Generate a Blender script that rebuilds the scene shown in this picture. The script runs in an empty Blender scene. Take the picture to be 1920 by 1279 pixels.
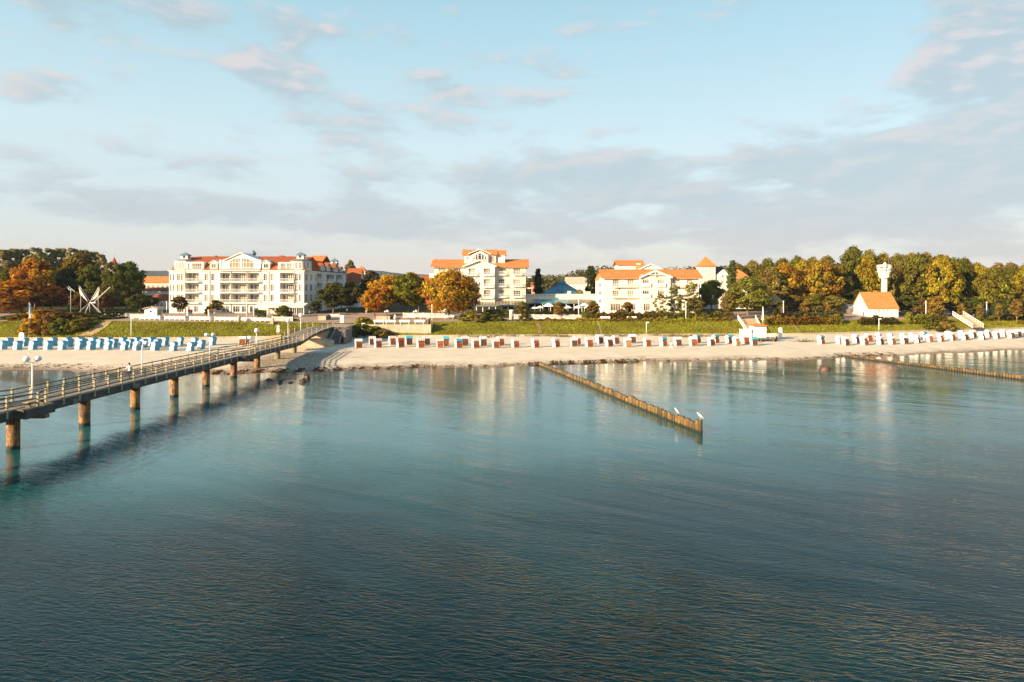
import bpy, math, random
import numpy as np
from mathutils import Vector, Matrix

scene = bpy.context.scene
COL = scene.collection
R = math.radians
rng = random.Random(7)
CAM_H, FPX, HORIZON = 13.4, 1280.0, 540.0

# ------------------------------------------------------------------ camera
cam_data = bpy.data.cameras.new('camera')
cam_data.lens, cam_data.sensor_width = 24.0, 36.0
cam_data.shift_y = -(639.5 - HORIZON) / 1920.0
cam_data.clip_start, cam_data.clip_end = 0.5, 20000
cam = bpy.data.objects.new('camera', cam_data)
cam.location = (0, 0, CAM_H)
cam.rotation_euler = (R(90), 0, 0)
COL.objects.link(cam)
scene.camera = cam

# ------------------------------------------------------------------ sun, exposure
SUN_EL = R(17)
SUN_AZ = math.atan2(-0.80, -0.60)          # compass bearing from +Y towards +X of the sun
to_sun = Vector((math.sin(SUN_AZ) * math.cos(SUN_EL), math.cos(SUN_AZ) * math.cos(SUN_EL), math.sin(SUN_EL)))
sun_data = bpy.data.lights.new('sun', 'SUN')
sun_data.energy = 5.0
sun_data.angle = R(0.6)
sun_data.color = (1.0, 0.77, 0.49)
sun = bpy.data.objects.new('sun', sun_data)
sun.rotation_euler = (-to_sun).to_track_quat('-Z', 'Y').to_euler()
sun.location = to_sun * 300
COL.objects.link(sun)
scene.view_settings.view_transform = 'Standard'
scene.view_settings.look = 'None'
scene.view_settings.gamma = 1.0
scene.view_settings.use_curve_mapping = False
scene.view_settings.exposure = 1.42
scene.render.engine = 'CYCLES'
cy = scene.cycles
cy.use_denoising = True
cy.max_bounces = 6
cy.diffuse_bounces = 3
cy.glossy_bounces = 3
cy.transparent_max_bounces = 8
cy.caustics_reflective = False
cy.caustics_refractive = False
cy.sample_clamp_indirect = 4.0

# ------------------------------------------------------------------ node helper
class NT:
    def __init__(self, tree):
        self.t = tree
        self.t.nodes.clear()
    def n(self, typ, **kw):
        nd = self.t.nodes.new(typ)
        for k, v in kw.items():
            setattr(nd, k, v)
        return nd
    def l(self, a, b):
        self.t.links.new(a, b)
    def put(self, sock, v):
        if hasattr(v, 'is_output'):
            self.l(v, sock)
        elif v is not None:
            sock.default_value = v
    def m(self, op, a, b=None, c=None, clamp=False):
        nd = self.n('ShaderNodeMath', operation=op, use_clamp=clamp)
        for i, v in enumerate((a, b, c)):
            self.put(nd.inputs[i], v)
        return nd.outputs[0]
    def vm(self, op, a, b=None):
        nd = self.n('ShaderNodeVectorMath', operation=op)
        self.put(nd.inputs[0], a)
        if b is not None:
            self.put(nd.inputs[1], b)
        return nd.outputs[0]
    def mix(self, f, a, b, blend='MIX'):
        nd = self.n('ShaderNodeMix', data_type='RGBA', blend_type=blend)
        self.put(nd.inputs[0], f)
        self.put(nd.inputs[6], a)
        self.put(nd.inputs[7], b)
        return nd.outputs[2]
    def noise(self, vec, scale, detail=4, rough=0.5, dist=0.0, dim='3D'):
        nd = self.n('ShaderNodeTexNoise', noise_dimensions=dim)
        if vec is not None:
            self.l(vec, nd.inputs['Vector'])
        nd.inputs['Scale'].default_value = scale
        nd.inputs['Detail'].default_value = detail
        nd.inputs['Roughness'].default_value = rough
        nd.inputs['Distortion'].default_value = dist
        return nd.outputs['Fac']
    def ramp(self, f, stops, interp='LINEAR'):
        nd = self.n('ShaderNodeValToRGB')
        cr = nd.color_ramp
        cr.interpolation = interp
        while len(cr.elements) < len(stops):
            cr.elements.new(0.5)
        for e, (p, c) in zip(cr.elements, stops):
            e.position = p
            e.color = c if len(c) == 4 else (*c, 1)
        self.l(f, nd.inputs[0])
        return nd.outputs[0]
    def rng(self, f, a, b, c=0.0, d=1.0, smooth=True):
        nd = self.n('ShaderNodeMapRange', interpolation_type='SMOOTHSTEP' if smooth else 'LINEAR')
        self.put(nd.inputs[0], f)
        for i, v in enumerate((a, b, c, d)):
            self.put(nd.inputs[1 + i], v)
        return nd.outputs[0]

# ------------------------------------------------------------------ world: Nishita sky with clouds
world = bpy.data.worlds.new('World')
scene.world = world
world.use_nodes = True
w = NT(world.node_tree)
w_out = w.n('ShaderNodeOutputWorld')
bg = w.n('ShaderNodeBackground')
bg.inputs['Strength'].default_value = 0.063
sky = w.n('ShaderNodeTexSky', sky_type='NISHITA')
sky.sun_disc = False
sky.sun_elevation = SUN_EL
sky.sun_rotation = SUN_AZ
sky.altitude = 0
sky.air_density = 1.0
sky.dust_density = 1.2
sky.ozone_density = 2.2
tc = w.n('ShaderNodeTexCoord')
gen = tc.outputs['Generated']
sep = w.n('ShaderNodeSeparateXYZ')
w.l(gen, sep.inputs[0])
dx, dy, dz = sep.outputs
az = w.m('MULTIPLY', w.m('ARCTAN2', dx, dy), 57.2958)
el = w.m('MULTIPLY', w.m('ARCSINE', dz), 57.2958)
elp = w.m('MAXIMUM', el, 0.0)
# clouds lie on a layer overhead: perspective-projected coordinates
zz_ = w.m('ADD', w.m('MAXIMUM', dz, 0.0), 0.055)
cmb = w.n('ShaderNodeCombineXYZ')
w.l(w.m('DIVIDE', dx, zz_), cmb.inputs[0])
w.l(w.m('DIVIDE', dy, zz_), cmb.inputs[1])
cl_a = w.noise(cmb.outputs[0], 0.55, 7, 0.52, 0.3)
cmb2 = w.n('ShaderNodeCombineXYZ')
w.l(w.m('MULTIPLY', az, 0.060), cmb2.inputs[0])
w.l(w.m('MULTIPLY', el, 0.17), cmb2.inputs[1])
cmb2.inputs[2].default_value = 3.7
cl_b = w.noise(cmb2.outputs[0], 2.15, 8, 0.57, 0.2)
base_cov = w.m('ADD', w.m('MULTIPLY', cl_a, 0.30), w.m('MULTIPLY', cl_b, 0.70))
CLOUDS = [  # px, py, half-width, half-height, weight: where the photograph's cloud masses hang
    (1860, 120, 150, 110, .30), (1800, 260, 190, 50, .12), (1165, 315, 110, 42, .17), (980, 315, 120, 45, .12),
    (1500, 320, 200, 60, .12), (1800, 330, 200, 60, .10), (840, 170, 95, 36, .10), (620, 240, 150, 55, .12),
    (170, 50, 140, 45, .10), (330, 30, 80, 35, .09), (545, 62, 60, 30, .09), (440, 110, 150, 40, .10), (60, 155, 130, 28, .09),
    (110, 230, 110, 28, .08), (300, 390, 430, 36, .12), (760, 415, 280, 34, .09), (1300, 405, 500, 60, .14), (1750, 425, 260, 50, .13),
    (560, 130, 90, 40, .07),
]
bias = None
for px, py, hw, hh, wt in CLOUDS:
    a0 = math.degrees(math.atan2(px - 960, FPX))
    ca = math.cos(math.radians(a0))
    e0 = math.degrees(math.atan2((HORIZON - py) * ca, FPX))
    ra, re = math.degrees(hw / FPX) * ca * ca * 1.1, math.degrees(hh / FPX) * ca * 1.15
    q = w.m('ADD', w.m('POWER', w.m('DIVIDE', w.m('SUBTRACT', az, a0), ra), 2.0), w.m('POWER', w.m('DIVIDE', w.m('SUBTRACT', el, e0), re), 2.0))
    g = w.m('MULTIPLY', w.m('EXPONENT', w.m('MULTIPLY', q, -1.0)), wt)
    bias = g if bias is None else w.m('ADD', bias, g)
cover = w.m('ADD', base_cov, w.m('MULTIPLY', w.m('MINIMUM', bias, 0.27), 1.0))
dens = w.rng(cover, 0.515, 0.66)
# the same layer a little nearer the sun gives each cloud its lit and its grey side
cmb3 = w.n('ShaderNodeCombineXYZ')
w.l(w.m('ADD', w.m('MULTIPLY', az, 0.060), -0.05), cmb3.inputs[0])
w.l(w.m('ADD', w.m('MULTIPLY', el, 0.17), 0.10), cmb3.inputs[1])
cmb3.inputs[2].default_value = 3.7
cl_c = w.noise(cmb3.outputs[0], 2.15, 6, 0.57, 0.2)
lit = w.rng(w.m('SUBTRACT', cl_b, cl_c), -0.06, 0.14)
lit = w.m('MULTIPLY', lit, w.rng(el, 4.0, 17.0, 0.25, 1.0))
skycol = sky.outputs[0]
# evening grade of the clear sky, the same all round: turquoise overhead, cream at the horizon
grade = w.ramp(w.m('MAXIMUM', dz, 0.0), [(0.0, (.50, .43, .385)), (0.04, (.50, .46, .43)), (0.10, (.475, .52, .525)), (0.20, (.455, .56, .575)), (0.36, (.31, .485, .545)), (0.60, (.11, .27, .40)), (1.0, (.06, .17, .30))])
grade10 = w.mix(1.0, grade, (10.0, 10.0, 10.0, 1), 'MULTIPLY')
clear = w.mix(0.78, skycol, grade10)
c_lit = w.mix(w.rng(el, 2.0, 16.0), (4.55, 4.05, 3.85, 1), (4.75, 4.15, 4.1, 1))
c_dark = w.mix(w.rng(el, 1.0, 9.0), (3.5, 3.5, 3.6, 1), (2.8, 3.45, 3.8, 1))
c_cloud = w.mix(lit, c_dark, c_lit)
final = w.mix(w.m('MULTIPLY', dens, 0.70), clear, c_cloud)
w.l(final, bg.inputs['Color'])
w.l(bg.outputs[0], w_out.inputs[0])

# ------------------------------------------------------------------ materials
MATS = {}
def mat(name, color, rough=0.8, var=0.0, scale=3.0, bump=0.0, bscale=None, spec=0.3, metal=0.0, objvar=0.0, dirt=None, dirt_amt=0.0, dirt_scale=0.6, stretch=None):
    if name in MATS:
        return MATS[name]
    m = bpy.data.materials.new(name)
    m.use_nodes = True
    t = NT(m.node_tree)
    out = t.n('ShaderNodeOutputMaterial')
    p = t.n('ShaderNodeBsdfPrincipled')
    p.inputs['Roughness'].default_value = rough
    p.inputs['Specular IOR Level'].default_value = spec
    p.inputs['Metallic'].default_value = metal
    geo = t.n('ShaderNodeNewGeometry')
    vec = geo.outputs['Position']
    if stretch:
        vec = t.vm('MULTIPLY', vec, stretch)
    c = (*color, 1)
    if var > 0:
        f = t.noise(vec, scale, 5, 0.6)
        lo = tuple(max(0, x * (1 - var)) for x in color) + (1,)
        hi = tuple(min(1, x * (1 + var)) for x in color) + (1,)
        c = t.mix(t.rng(f, 0.3, 0.7), lo, hi)
    if dirt is not None:
        f = t.noise(vec, dirt_scale, 6, 0.65)
        c = t.mix(t.m('MULTIPLY', t.rng(f, 0.45, 0.72), dirt_amt), c, (*dirt, 1))
    if objvar > 0:
        oi = t.n('ShaderNodeObjectInfo')
        hs = t.n('ShaderNodeHueSaturation')
        t.put(hs.inputs['Color'], c)
        t.l(t.rng(oi.outputs['Random'], 0, 1, 1 - objvar, 1 + objvar, False), hs.inputs['Value'])
        c = hs.outputs[0]
    t.put(p.inputs['Base Color'], c)
    if bump > 0:
        b = t.n('ShaderNodeBump')
        b.inputs['Strength'].default_value = min(1.0, bump)
        b.inputs['Distance'].default_value = 0.05
        t.l(t.noise(vec, bscale or scale * 4, 4, 0.6), b.inputs['Height'])
        t.l(b.outputs[0], p.inputs['Normal'])
    t.l(p.outputs[0], out.inputs[0])
    MATS[name] = m
    return m

# ------------------------------------------------------------------ mesh builder
class MB:
    def __init__(self):
        self.v, self.f, self.s = [], [], []
    def add(self, verts, faces, smooth=False):
        b = len(self.v)
        self.v.extend([tuple(map(float, p)) for p in verts])
        self.f.extend([tuple(b + i for i in q) for q in faces])
        self.s.extend([smooth] * len(faces))
        return self
    def box(self, x0, x1, y0, y1, z0, z1):
        x0, x1 = min(x0, x1), max(x0, x1)
        y0, y1 = min(y0, y1), max(y0, y1)
        z0, z1 = min(z0, z1), max(z0, z1)
        return self.add([(x0, y0, z0), (x1, y0, z0), (x1, y1, z0), (x0, y1, z0), (x0, y0, z1), (x1, y0, z1), (x1, y1, z1), (x0, y1, z1)],
                        [(0, 3, 2, 1), (4, 5, 6, 7), (0, 1, 5, 4), (1, 2, 6, 5), (2, 3, 7, 6), (3, 0, 4, 7)])
    def obox(self, c, ax, ay, az):
        """box with centre c and half-axis vectors"""
        c, ax, ay, az = Vector(c), Vector(ax), Vector(ay), Vector(az)
        vs = [c + sx * ax + sy * ay + sz * az for sz in (-1, 1) for sx, sy in ((-1, -1), (1, -1), (1, 1), (-1, 1))]
        return self.add(vs, [(0, 3, 2, 1), (4, 5, 6, 7), (0, 1, 5, 4), (1, 2, 6, 5), (2, 3, 7, 6), (3, 0, 4, 7)])
    def bar(self, a, b, w_, h_=None, up=(0, 0, 1)):
        a, b = Vector(a), Vector(b)
        d = (b - a)
        L = d.length
        d.normalize()
        s = d.cross(Vector(up))
        if s.length < 1e-4:
            s = d.cross(Vector((1, 0, 0)))
        s.normalize()
        u = s.cross(d)
        return self.obox((a + b) / 2, d * L / 2, s * w_ / 2, u * (h_ or w_) / 2)
    def tube(self, pts, radii, n=8, cap=True, smooth=True):
        b = len(self.v)
        pts = [Vector(p) for p in pts]
        rings = []
        prev = None
        for i, p in enumerate(pts):
            d = (pts[min(i + 1, len(pts) - 1)] - pts[max(i - 1, 0)])
            if d.length < 1e-6:
                d = Vector((0, 0, 1))
            d.normalize()
            ref = Vector((1, 0, 0)) if abs(d.x) < 0.9 else Vector((0, 1, 0))
            if prev is not None:
                ref = prev
            s = (ref - d * ref.dot(d)).normalized()
            prev = s
            u = d.cross(s)
            rings.append([p + (s * math.cos(2 * math.pi * k / n) + u * math.sin(2 * math.pi * k / n)) * radii[i] for k in range(n)])
        for r in rings:
            self.v.extend([tuple(x) for x in r])
        for i in range(len(pts) - 1):
            for k in range(n):
                self.f.append((b + i * n + k, b + i * n + (k + 1) % n, b + (i + 1) * n + (k + 1) % n, b + (i + 1) * n + k))
                self.s.append(smooth)
        if cap:
            self.f.append(tuple(b + k for k in reversed(range(n)))); self.s.append(False)
            self.f.append(tuple(b + (len(pts) - 1) * n + k for k in range(n))); self.s.append(False)
        return self
    def lathe(self, c, prof, n=12, smooth=True, phase=0.0):
        """profile [(radius, z)] turned about the vertical through c"""
        b = len(self.v)
        for r, z in prof:
            for k in range(n):
                a = 2 * math.pi * k / n + phase
                self.v.append((c[0] + r * math.cos(a), c[1] + r * math.sin(a), c[2] + z))
        for i in range(len(prof) - 1):
            for k in range(n):
                self.f.append((b + i * n + k, b + i * n + (k + 1) % n, b + (i + 1) * n + (k + 1) % n, b + (i + 1) * n + k))
                self.s.append(smooth)
        self.f.append(tuple(b + k for k in reversed(range(n)))); self.s.append(False)
        self.f.append(tuple(b + (len(prof) - 1) * n + k for k in range(n))); self.s.append(False)
        return self
    def ball(self, c, rx, ry=None, rz=None, n=12, m=8):
        ry, rz = ry or rx, rz or rx
        b = len(self.v)
        for i in range(m + 1):
            th = math.pi * i / m
            r = max(math.sin(th), 0.02)
            for k in range(n):
                a = 2 * math.pi * k / n
                self.v.append((c[0] + rx * r * math.cos(a), c[1] + ry * r * math.sin(a), c[2] - rz * math.cos(th)))
        for i in range(m):
            for k in range(n):
                self.f.append((b + i * n + k, b + i * n + (k + 1) % n, b + (i + 1) * n + (k + 1) % n, b + (i + 1) * n + k)); self.s.append(True)
        self.f.append(tuple(b + k for k in reversed(range(n)))); self.s.append(True)
        self.f.append(tuple(b + m * n + k for k in range(n))); self.s.append(True)
        return self
    def prism(self, poly, a, b):
        """poly of points extruded: a, b are offset vectors of the two end caps"""
        a, b = Vector(a), Vector(b)
        n = len(poly)
        vs = [Vector(p) + a for p in poly] + [Vector(p) + b for p in poly]
        fs = [tuple(range(n)), tuple(reversed(range(n, 2 * n)))] + [(i, i + n, (i + 1) % n + n, (i + 1) % n) for i in range(n)]
        return self.add(vs, fs)
    def quad(self, *p):
        return self.add(p, [tuple(range(len(p)))])
    def mesh(self, name, m):
        me = bpy.data.meshes.new(name)
        me.from_pydata(self.v, [], self.f)
        me.polygons.foreach_set('use_smooth', self.s)
        if m is not None:
            me.materials.append(m)
        me.validate()
        me.update()
        return me
    def build(self, name, m, parent=None, loc=None, fix=True):
        """verts are in world space; they are stored relative to the parent's place"""
        off = Vector((0, 0, 0))
        p = parent
        while p is not None:
            off += p.location
            p = p.parent
        if loc is not None:
            off = off + Vector(loc)
        if off.length > 0:
            self.v = [(a - off.x, b_ - off.y, c - off.z) for a, b_, c in self.v]
        me = self.mesh(name, m)
        if fix:
            fix_normals(me)
        o = bpy.data.objects.new(name, me)
        COL.objects.link(o)
        if parent is not None:
            o.parent = parent
        if loc is not None:
            o.location = loc
        return o

def fix_normals(me):
    import bmesh
    bm = bmesh.new()
    bm.from_mesh(me)
    bmesh.ops.recalc_face_normals(bm, faces=bm.faces)
    bm.to_mesh(me)
    bm.free()

def tag(o, label=None, cat=None, group=None, kind=None):
    for k, v in (('label', label), ('category', cat), ('group', group), ('kind', kind)):
        if v:
            o[k] = v
    return o

def thing(name, label, cat, loc=(0, 0, 0), group=None, rotz=0.0):
    o = bpy.data.objects.new(name, None)
    COL.objects.link(o)
    o.location = loc
    o.rotation_euler = (0, 0, rotz)
    o.empty_display_size = 0.3
    return tag(o, label, cat, group)

def inst(name, mesh, parent, loc=(0, 0, 0), rotz=0.0, color=None):
    o = bpy.data.objects.new(name, mesh)
    COL.objects.link(o)
    o.parent = parent
    o.location = loc
    o.rotation_euler = (0, 0, rotz)
    if color:
        o.color = (*color, 1)
    return o

KIDS = {}
def copy_tree(root, loc, rotz=0.0, label=None, group=None, scale=None):
    c = root.copy()
    COL.objects.link(c)
    c.location = loc
    c.rotation_euler = (0, 0, rotz)
    if scale:
        c.scale = scale
    if label:
        c['label'] = label
    if group:
        c['group'] = group
    def down(src, dst):
        for ch in src.children:
            k = ch.copy()
            COL.objects.link(k)
            k.parent = dst
            down(ch, k)
    down(root, c)
    return c

# ------------------------------------------------------------------ photo pixels to places
def at(px, py, Y):
    return Vector(((px - 960) * Y / FPX, Y, CAM_H - (py - HORIZON) * Y / FPX))
def on_z(px, py, z):
    Y = FPX * (CAM_H - z) / (py - HORIZON)
    return Vector(((px - 960) * Y / FPX, Y, z))
ORD = ['first', 'second', 'third', 'fourth', 'fifth', 'sixth', 'seventh', 'eighth', 'ninth', 'tenth', 'eleventh', 'twelfth', 'thirteenth', 'fourteenth', 'fifteenth', 'sixteenth', 'seventeenth', 'eighteenth', 'nineteenth', 'twentieth', 'twenty-first', 'twenty-second', 'twenty-third', 'twenty-fourth', 'twenty-fifth', 'twenty-sixth', 'twenty-seventh', 'twenty-eighth', 'twenty-ninth', 'thirtieth', 'thirty-first', 'thirty-second', 'thirty-third', 'thirty-fourth', 'thirty-fifth', 'thirty-sixth', 'thirty-seventh', 'thirty-eighth', 'thirty-ninth', 'fortieth']
# ================================================================== terrain and water
def curve(pts):
    pts = sorted(pts, key=lambda p: p[0])
    xs, ys = [p[0] for p in pts], [p[1] for p in pts]
    s1 = (ys[-1] - ys[-2]) / (xs[-1] - xs[-2])
    def f(x):
        if x > xs[-1]:
            return ys[-1] + min(x - xs[-1], 220) * s1
        return float(np.interp(x, xs, ys))
    return f
def px_curve(pts, z):
    return curve([tuple(on_z(px, py, z)[:2]) for px, py in pts])
shore_base = px_curve([(0, 693), (200, 697), (430, 700), (560, 697), (700, 692), (860, 689), (1020, 686), (1100, 681), (1300, 678), (1500, 674.5), (1600, 670), (1700, 666), (1800, 661.5), (1920, 656)], 0.0)
wall_y = px_curve([(0, 633), (300, 633), (450, 631), (800, 628.5), (1100, 627), (1400, 625.7), (1500, 625), (1700, 620), (1920, 613.5)], 2.2)
def shore(x):
    return shore_base(x) + 0.7 * math.sin(x * 0.31) + 0.5 * math.sin(x * 0.77 + 1.3) + 0.25 * math.sin(x * 1.9)
top_z = curve([(-160, 5.3), (-95, 5.4), (-66, 5.0), (-45, 4.75), (0, 4.82), (60, 4.8), (110, 4.5), (146, 4.35), (200, 4.3)])
SLOPE = 7.5
def ground_z(x, y):
    s, w_, t = shore(x), wall_y(x), wall_y(x) + SLOPE
    zt = top_z(x)
    ys = [s - 40, s - 6, s, s + 2.5, s + 8, w_ - 12, w_, w_ + 0.35, t, t + 9, t + 32, t + 130, t + 400, t + 1200, 5300]
    zs = [-3.2, -0.5, 0.0, 0.28, 0.75, 1.35, 1.72, 2.2, zt, zt + 0.25, 6.1, 6.6, 9.0, 14, 14]
    return float(np.interp(y, ys, zs))
def G(px, py, y0=60, y1=420):
    """the place on the ground seen at a photo pixel"""
    y = y0
    while y < y1:
        if CAM_H - (py - HORIZON) * y / FPX <= ground_z((px - 960) * y / FPX, y):
            break
        y += 0.1
    x = (px - 960) * y / FPX
    return Vector((x, y, ground_z(x, y)))
def GY(px, Y):
    x = (px - 960) * Y / FPX
    return Vector((x, Y, ground_z(x, Y)))

def strip(name, m, ylo, yhi, ny, xs, dz=0.0, wob=0.0, zf=ground_z):
    verts, faces = [], []
    r2 = random.Random(3)
    for x in xs:
        a, b = ylo(x), yhi(x)
        for j in range(ny + 1):
            y = a + (b - a) * j / ny
            verts.append((x, y, zf(x, y) + dz + (wob * (r2.random() - 0.5) if 0 < j < ny else 0)))
    n = ny + 1
    for i in range(len(xs) - 1):
        for j in range(ny):
            faces.append((i * n + j, (i + 1) * n + j, (i + 1) * n + j + 1, i * n + j + 1))
    me = bpy.data.meshes.new(name)
    me.from_pydata(verts, [], faces)
    me.polygons.foreach_set('use_smooth', [True] * len(faces))
    me.materials.append(m)
    o = bpy.data.objects.new(name, me)
    COL.objects.link(o)
    o['kind'] = 'structure'
    return o
XS = list(np.arange(-240, 281, 2.0))
XW = [-3000, -1500, -800, -450] + list(np.arange(-320, 361, 10.0)) + [500, 900, 1600, 3000]

# ---- water
def water_material():
    m = bpy.data.materials.new('sea_water')
    m.use_nodes = True
    t = NT(m.node_tree)
    out = t.n('ShaderNodeOutputMaterial')
    p = t.n('ShaderNodeBsdfPrincipled')
    geo = t.n('ShaderNodeNewGeometry')
    pos = geo.outputs['Position']
    sp = t.n('ShaderNodeSeparateXYZ')
    t.l(pos, sp.inputs[0])
    # open water deep green, shallows over sand paler towards the shore
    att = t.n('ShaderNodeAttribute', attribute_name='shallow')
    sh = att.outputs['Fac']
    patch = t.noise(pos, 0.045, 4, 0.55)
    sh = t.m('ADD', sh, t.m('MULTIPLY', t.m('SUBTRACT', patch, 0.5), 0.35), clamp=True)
    c = t.ramp(sh, [(0.0, (0.0008, 0.0095, 0.0090)), (0.18, (0.004, 0.068, 0.067)), (0.40, (0.014, 0.115, 0.120)), (0.68, (0.045, 0.130, 0.135)), (0.92, (0.10, 0.15, 0.145)), (1.0, (0.16, 0.13, 0.095))])
    p.inputs['Roughness'].default_value = 0.05
    t.l(t.ramp(sh, [(0.05, (0.50, 0.95, 0.95)), (0.55, (0.82, 0.98, 0.99))]), p.inputs['Specular Tint'])  # reflections tinted teal offshore, nearly clear inshore, to colour the sheen
    t.l(t.rng(sh, 0.04, 0.60, 1.27, 2.15), p.inputs['IOR'])  # IOR raised towards the shore only to brighten the reflected sheen
    p.inputs['Specular IOR Level'].default_value = 0.5
    t.l(c, p.inputs['Base Color'])
    # wind ripples: crests lie across the view, in bands running with the gusts
    rot = t.n('ShaderNodeMapping')
    t.l(pos, rot.inputs[0])
    rot.inputs['Rotation'].default_value = (0, 0, R(14))
    rip = t.noise(t.vm('MULTIPLY', rot.outputs[0], (0.50, 2.2, 1.0)), 1.4, 2, 0.5, 0.6)
    rip = t.m('SUBTRACT', 1.0, t.m('ABSOLUTE', t.m('SUBTRACT', t.m('MULTIPLY', rip, 4.4), 2.2)), None, clamp=True)
    rip = t.m('POWER', rip, 2.2)
    rot2 = t.n('ShaderNodeMapping')
    t.l(pos, rot2.inputs[0])
    rot2.inputs['Rotation'].default_value = (0, 0, R(-9))
    rip2 = t.noise(t.vm('MULTIPLY', rot2.outputs[0], (0.9, 1.9, 1.0)), 2.7, 3, 0.6, 0.3)
    rot3 = t.n('ShaderNodeMapping')
    t.l(pos, rot3.inputs[0])
    rot3.inputs['Rotation'].default_value = (0, 0, R(33))
    swell = t.noise(t.vm('MULTIPLY', rot3.outputs[0], (0.10, 0.34, 1.0)), 0.8, 3, 0.5, 0.4)
    band = t.noise(t.vm('MULTIPLY', rot3.outputs[0], (0.018, 0.11, 1.0)), 1.4, 4, 0.55, 0.6)
    calm = t.m('ADD', t.rng(sp.outputs[1], 20.0, 44.0, 1.25, 0.0), t.rng(sp.outputs[1], 40.0, 88.0, 0.36, 0.19))
    calm = t.m('MULTIPLY', calm, t.rng(patch, 0.3, 0.7, 0.75, 1.15))
    amp = t.m('MULTIPLY', calm, t.rng(band, 0.33, 0.67, 0.55, 1.4))
    h = t.m('ADD', t.m('MULTIPLY', rip, 0.0145), t.m('MULTIPLY', rip2, 0.024))
    h = t.m('ADD', t.m('MULTIPLY', h, amp), t.m('MULTIPLY', t.m('MULTIPLY', swell, 0.10), t.rng(sp.outputs[1], 40.0, 95.0, 1.0, 0.55)))
    b = t.n('ShaderNodeBump')
    b.inputs['Strength'].default_value = 1.0
    b.inputs['Distance'].default_value = 1.0
    t.l(h, b.inputs['Height'])
    t.l(b.outputs[0], p.inputs['Normal'])
    t.l(p.outputs[0], out.inputs[0])
    return m
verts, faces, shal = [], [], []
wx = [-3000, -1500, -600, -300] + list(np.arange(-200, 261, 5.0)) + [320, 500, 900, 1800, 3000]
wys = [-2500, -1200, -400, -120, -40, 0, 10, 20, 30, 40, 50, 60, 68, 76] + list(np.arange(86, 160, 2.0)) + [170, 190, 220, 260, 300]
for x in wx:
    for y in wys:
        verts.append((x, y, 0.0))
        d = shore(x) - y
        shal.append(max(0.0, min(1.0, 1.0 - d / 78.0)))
ny = len(wys)
for i in range(len(wx) - 1):
    for j in range(ny - 1):
        faces.append((i * ny + j, (i + 1) * ny + j, (i + 1) * ny + j + 1, i * ny + j + 1))
me = bpy.data.meshes.new('water')
me.from_pydata(verts, [], faces)
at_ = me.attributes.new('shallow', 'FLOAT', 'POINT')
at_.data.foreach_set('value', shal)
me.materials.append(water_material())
water = bpy.data.objects.new('water', me)
COL.objects.link(water)
water['kind'] = 'structure'

# ---- beach
def sand_material():
    m = bpy.data.materials.new('sand')
    m.use_nodes = True
    t = NT(m.node_tree)
    out = t.n('ShaderNodeOutputMaterial')
    p = t.n('ShaderNodeBsdfPrincipled')
    p.inputs['Roughness'].default_value = 0.95
    p.inputs['Specular IOR Level'].default_value = 0.1
    geo = t.n('ShaderNodeNewGeometry')
    pos = geo.outputs['Position']
    att = t.n('ShaderNodeAttribute', attribute_name='inland')
    d = att.outputs['Fac']                      # metres from the waterline
    n1 = t.noise(pos, 0.35, 6, 0.62)
    n2 = t.noise(t.vm('MULTIPLY', pos, (0.5, 2.6, 1)), 0.8, 5, 0.65)
    n3 = t.noise(pos, 5.0, 5, 0.7)
    dry = t.mix(t.rng(n1, 0.3, 0.7), (0.63, 0.52, 0.395, 1), (0.71, 0.60, 0.465, 1))
    dry = t.mix(t.m('MULTIPLY', t.rng(n2, 0.50, 0.68), 0.45), dry, (0.53, 0.43, 0.325, 1))
    wet = (0.30, 0.22, 0.16, 1)
    dw = t.m('ADD', d, t.m('MULTIPLY', t.m('SUBTRACT', n1, 0.5), 3.0))
    c = t.mix(t.rng(dw, 0.3, 3.0), wet, dry)
    # drift line of weed and pebbles
    sep_ = t.n('ShaderNodeSeparateXYZ')
    t.l(pos, sep_.inputs[0])
    weedy = t.m('MULTIPLY', t.rng(dw, 0.0, 1.0), t.rng(dw, 2.6, 7.0, 1.0, 0.0))
    along = t.noise(t.vm('MULTIPLY', pos, (0.05, 0.02, 1)), 1.0, 3, 0.5)
    weedy = t.m('MULTIPLY', weedy, t.rng(along, 0.35, 0.6, 0.25, 1.0))
    weedm = t.m('MULTIPLY', t.rng(t.noise(t.vm('MULTIPLY', pos, (0.8, 2.2, 1)), 1.3, 6, 0.7), 0.44, 0.55), weedy)
    c = t.mix(t.m('MULTIPLY', weedm, 0.7), c, (0.10, 0.055, 0.03, 1))
    # pebbles under the pier
    pm = t.m('MULTIPLY', t.rng(sep_.outputs[0], -48.0, -43.0), t.rng(sep_.outputs[0], -35.0, -28.0, 1.0, 0.0))
    pm = t.m('MULTIPLY', pm, t.rng(d, 1.0, 4.0))
    pm = t.m('MULTIPLY', pm, t.rng(t.m('ADD', d, t.m('MULTIPLY', n1, 10.0)), 24.0, 32.0, 1.0, 0.0))
    vor = t.n('ShaderNodeTexVoronoi')
    t.l(pos, vor.inputs['Vector'])
    vor.inputs['Scale'].default_value = 2.4
    peb = t.mix(t.rng(vor.outputs['Distance'], 0.2, 0.6), (0.52, 0.42, 0.31, 1), (0.20, 0.15, 0.11, 1))
    c = t.mix(t.m('MULTIPLY', pm, 0.85), c, peb)
    t.l(c, p.inputs['Base Color'])
    b = t.n('ShaderNodeBump')
    b.inputs['Strength'].default_value = 0.7
    b.inputs['Distance'].default_value = 0.14
    t.l(t.m('ADD', n3, t.m('MULTIPLY', n2, 1.4)), b.inputs['Height'])
    t.l(b.outputs[0], p.inputs['Normal'])
    t.l(p.outputs[0], out.inputs[0])
    return m
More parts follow.
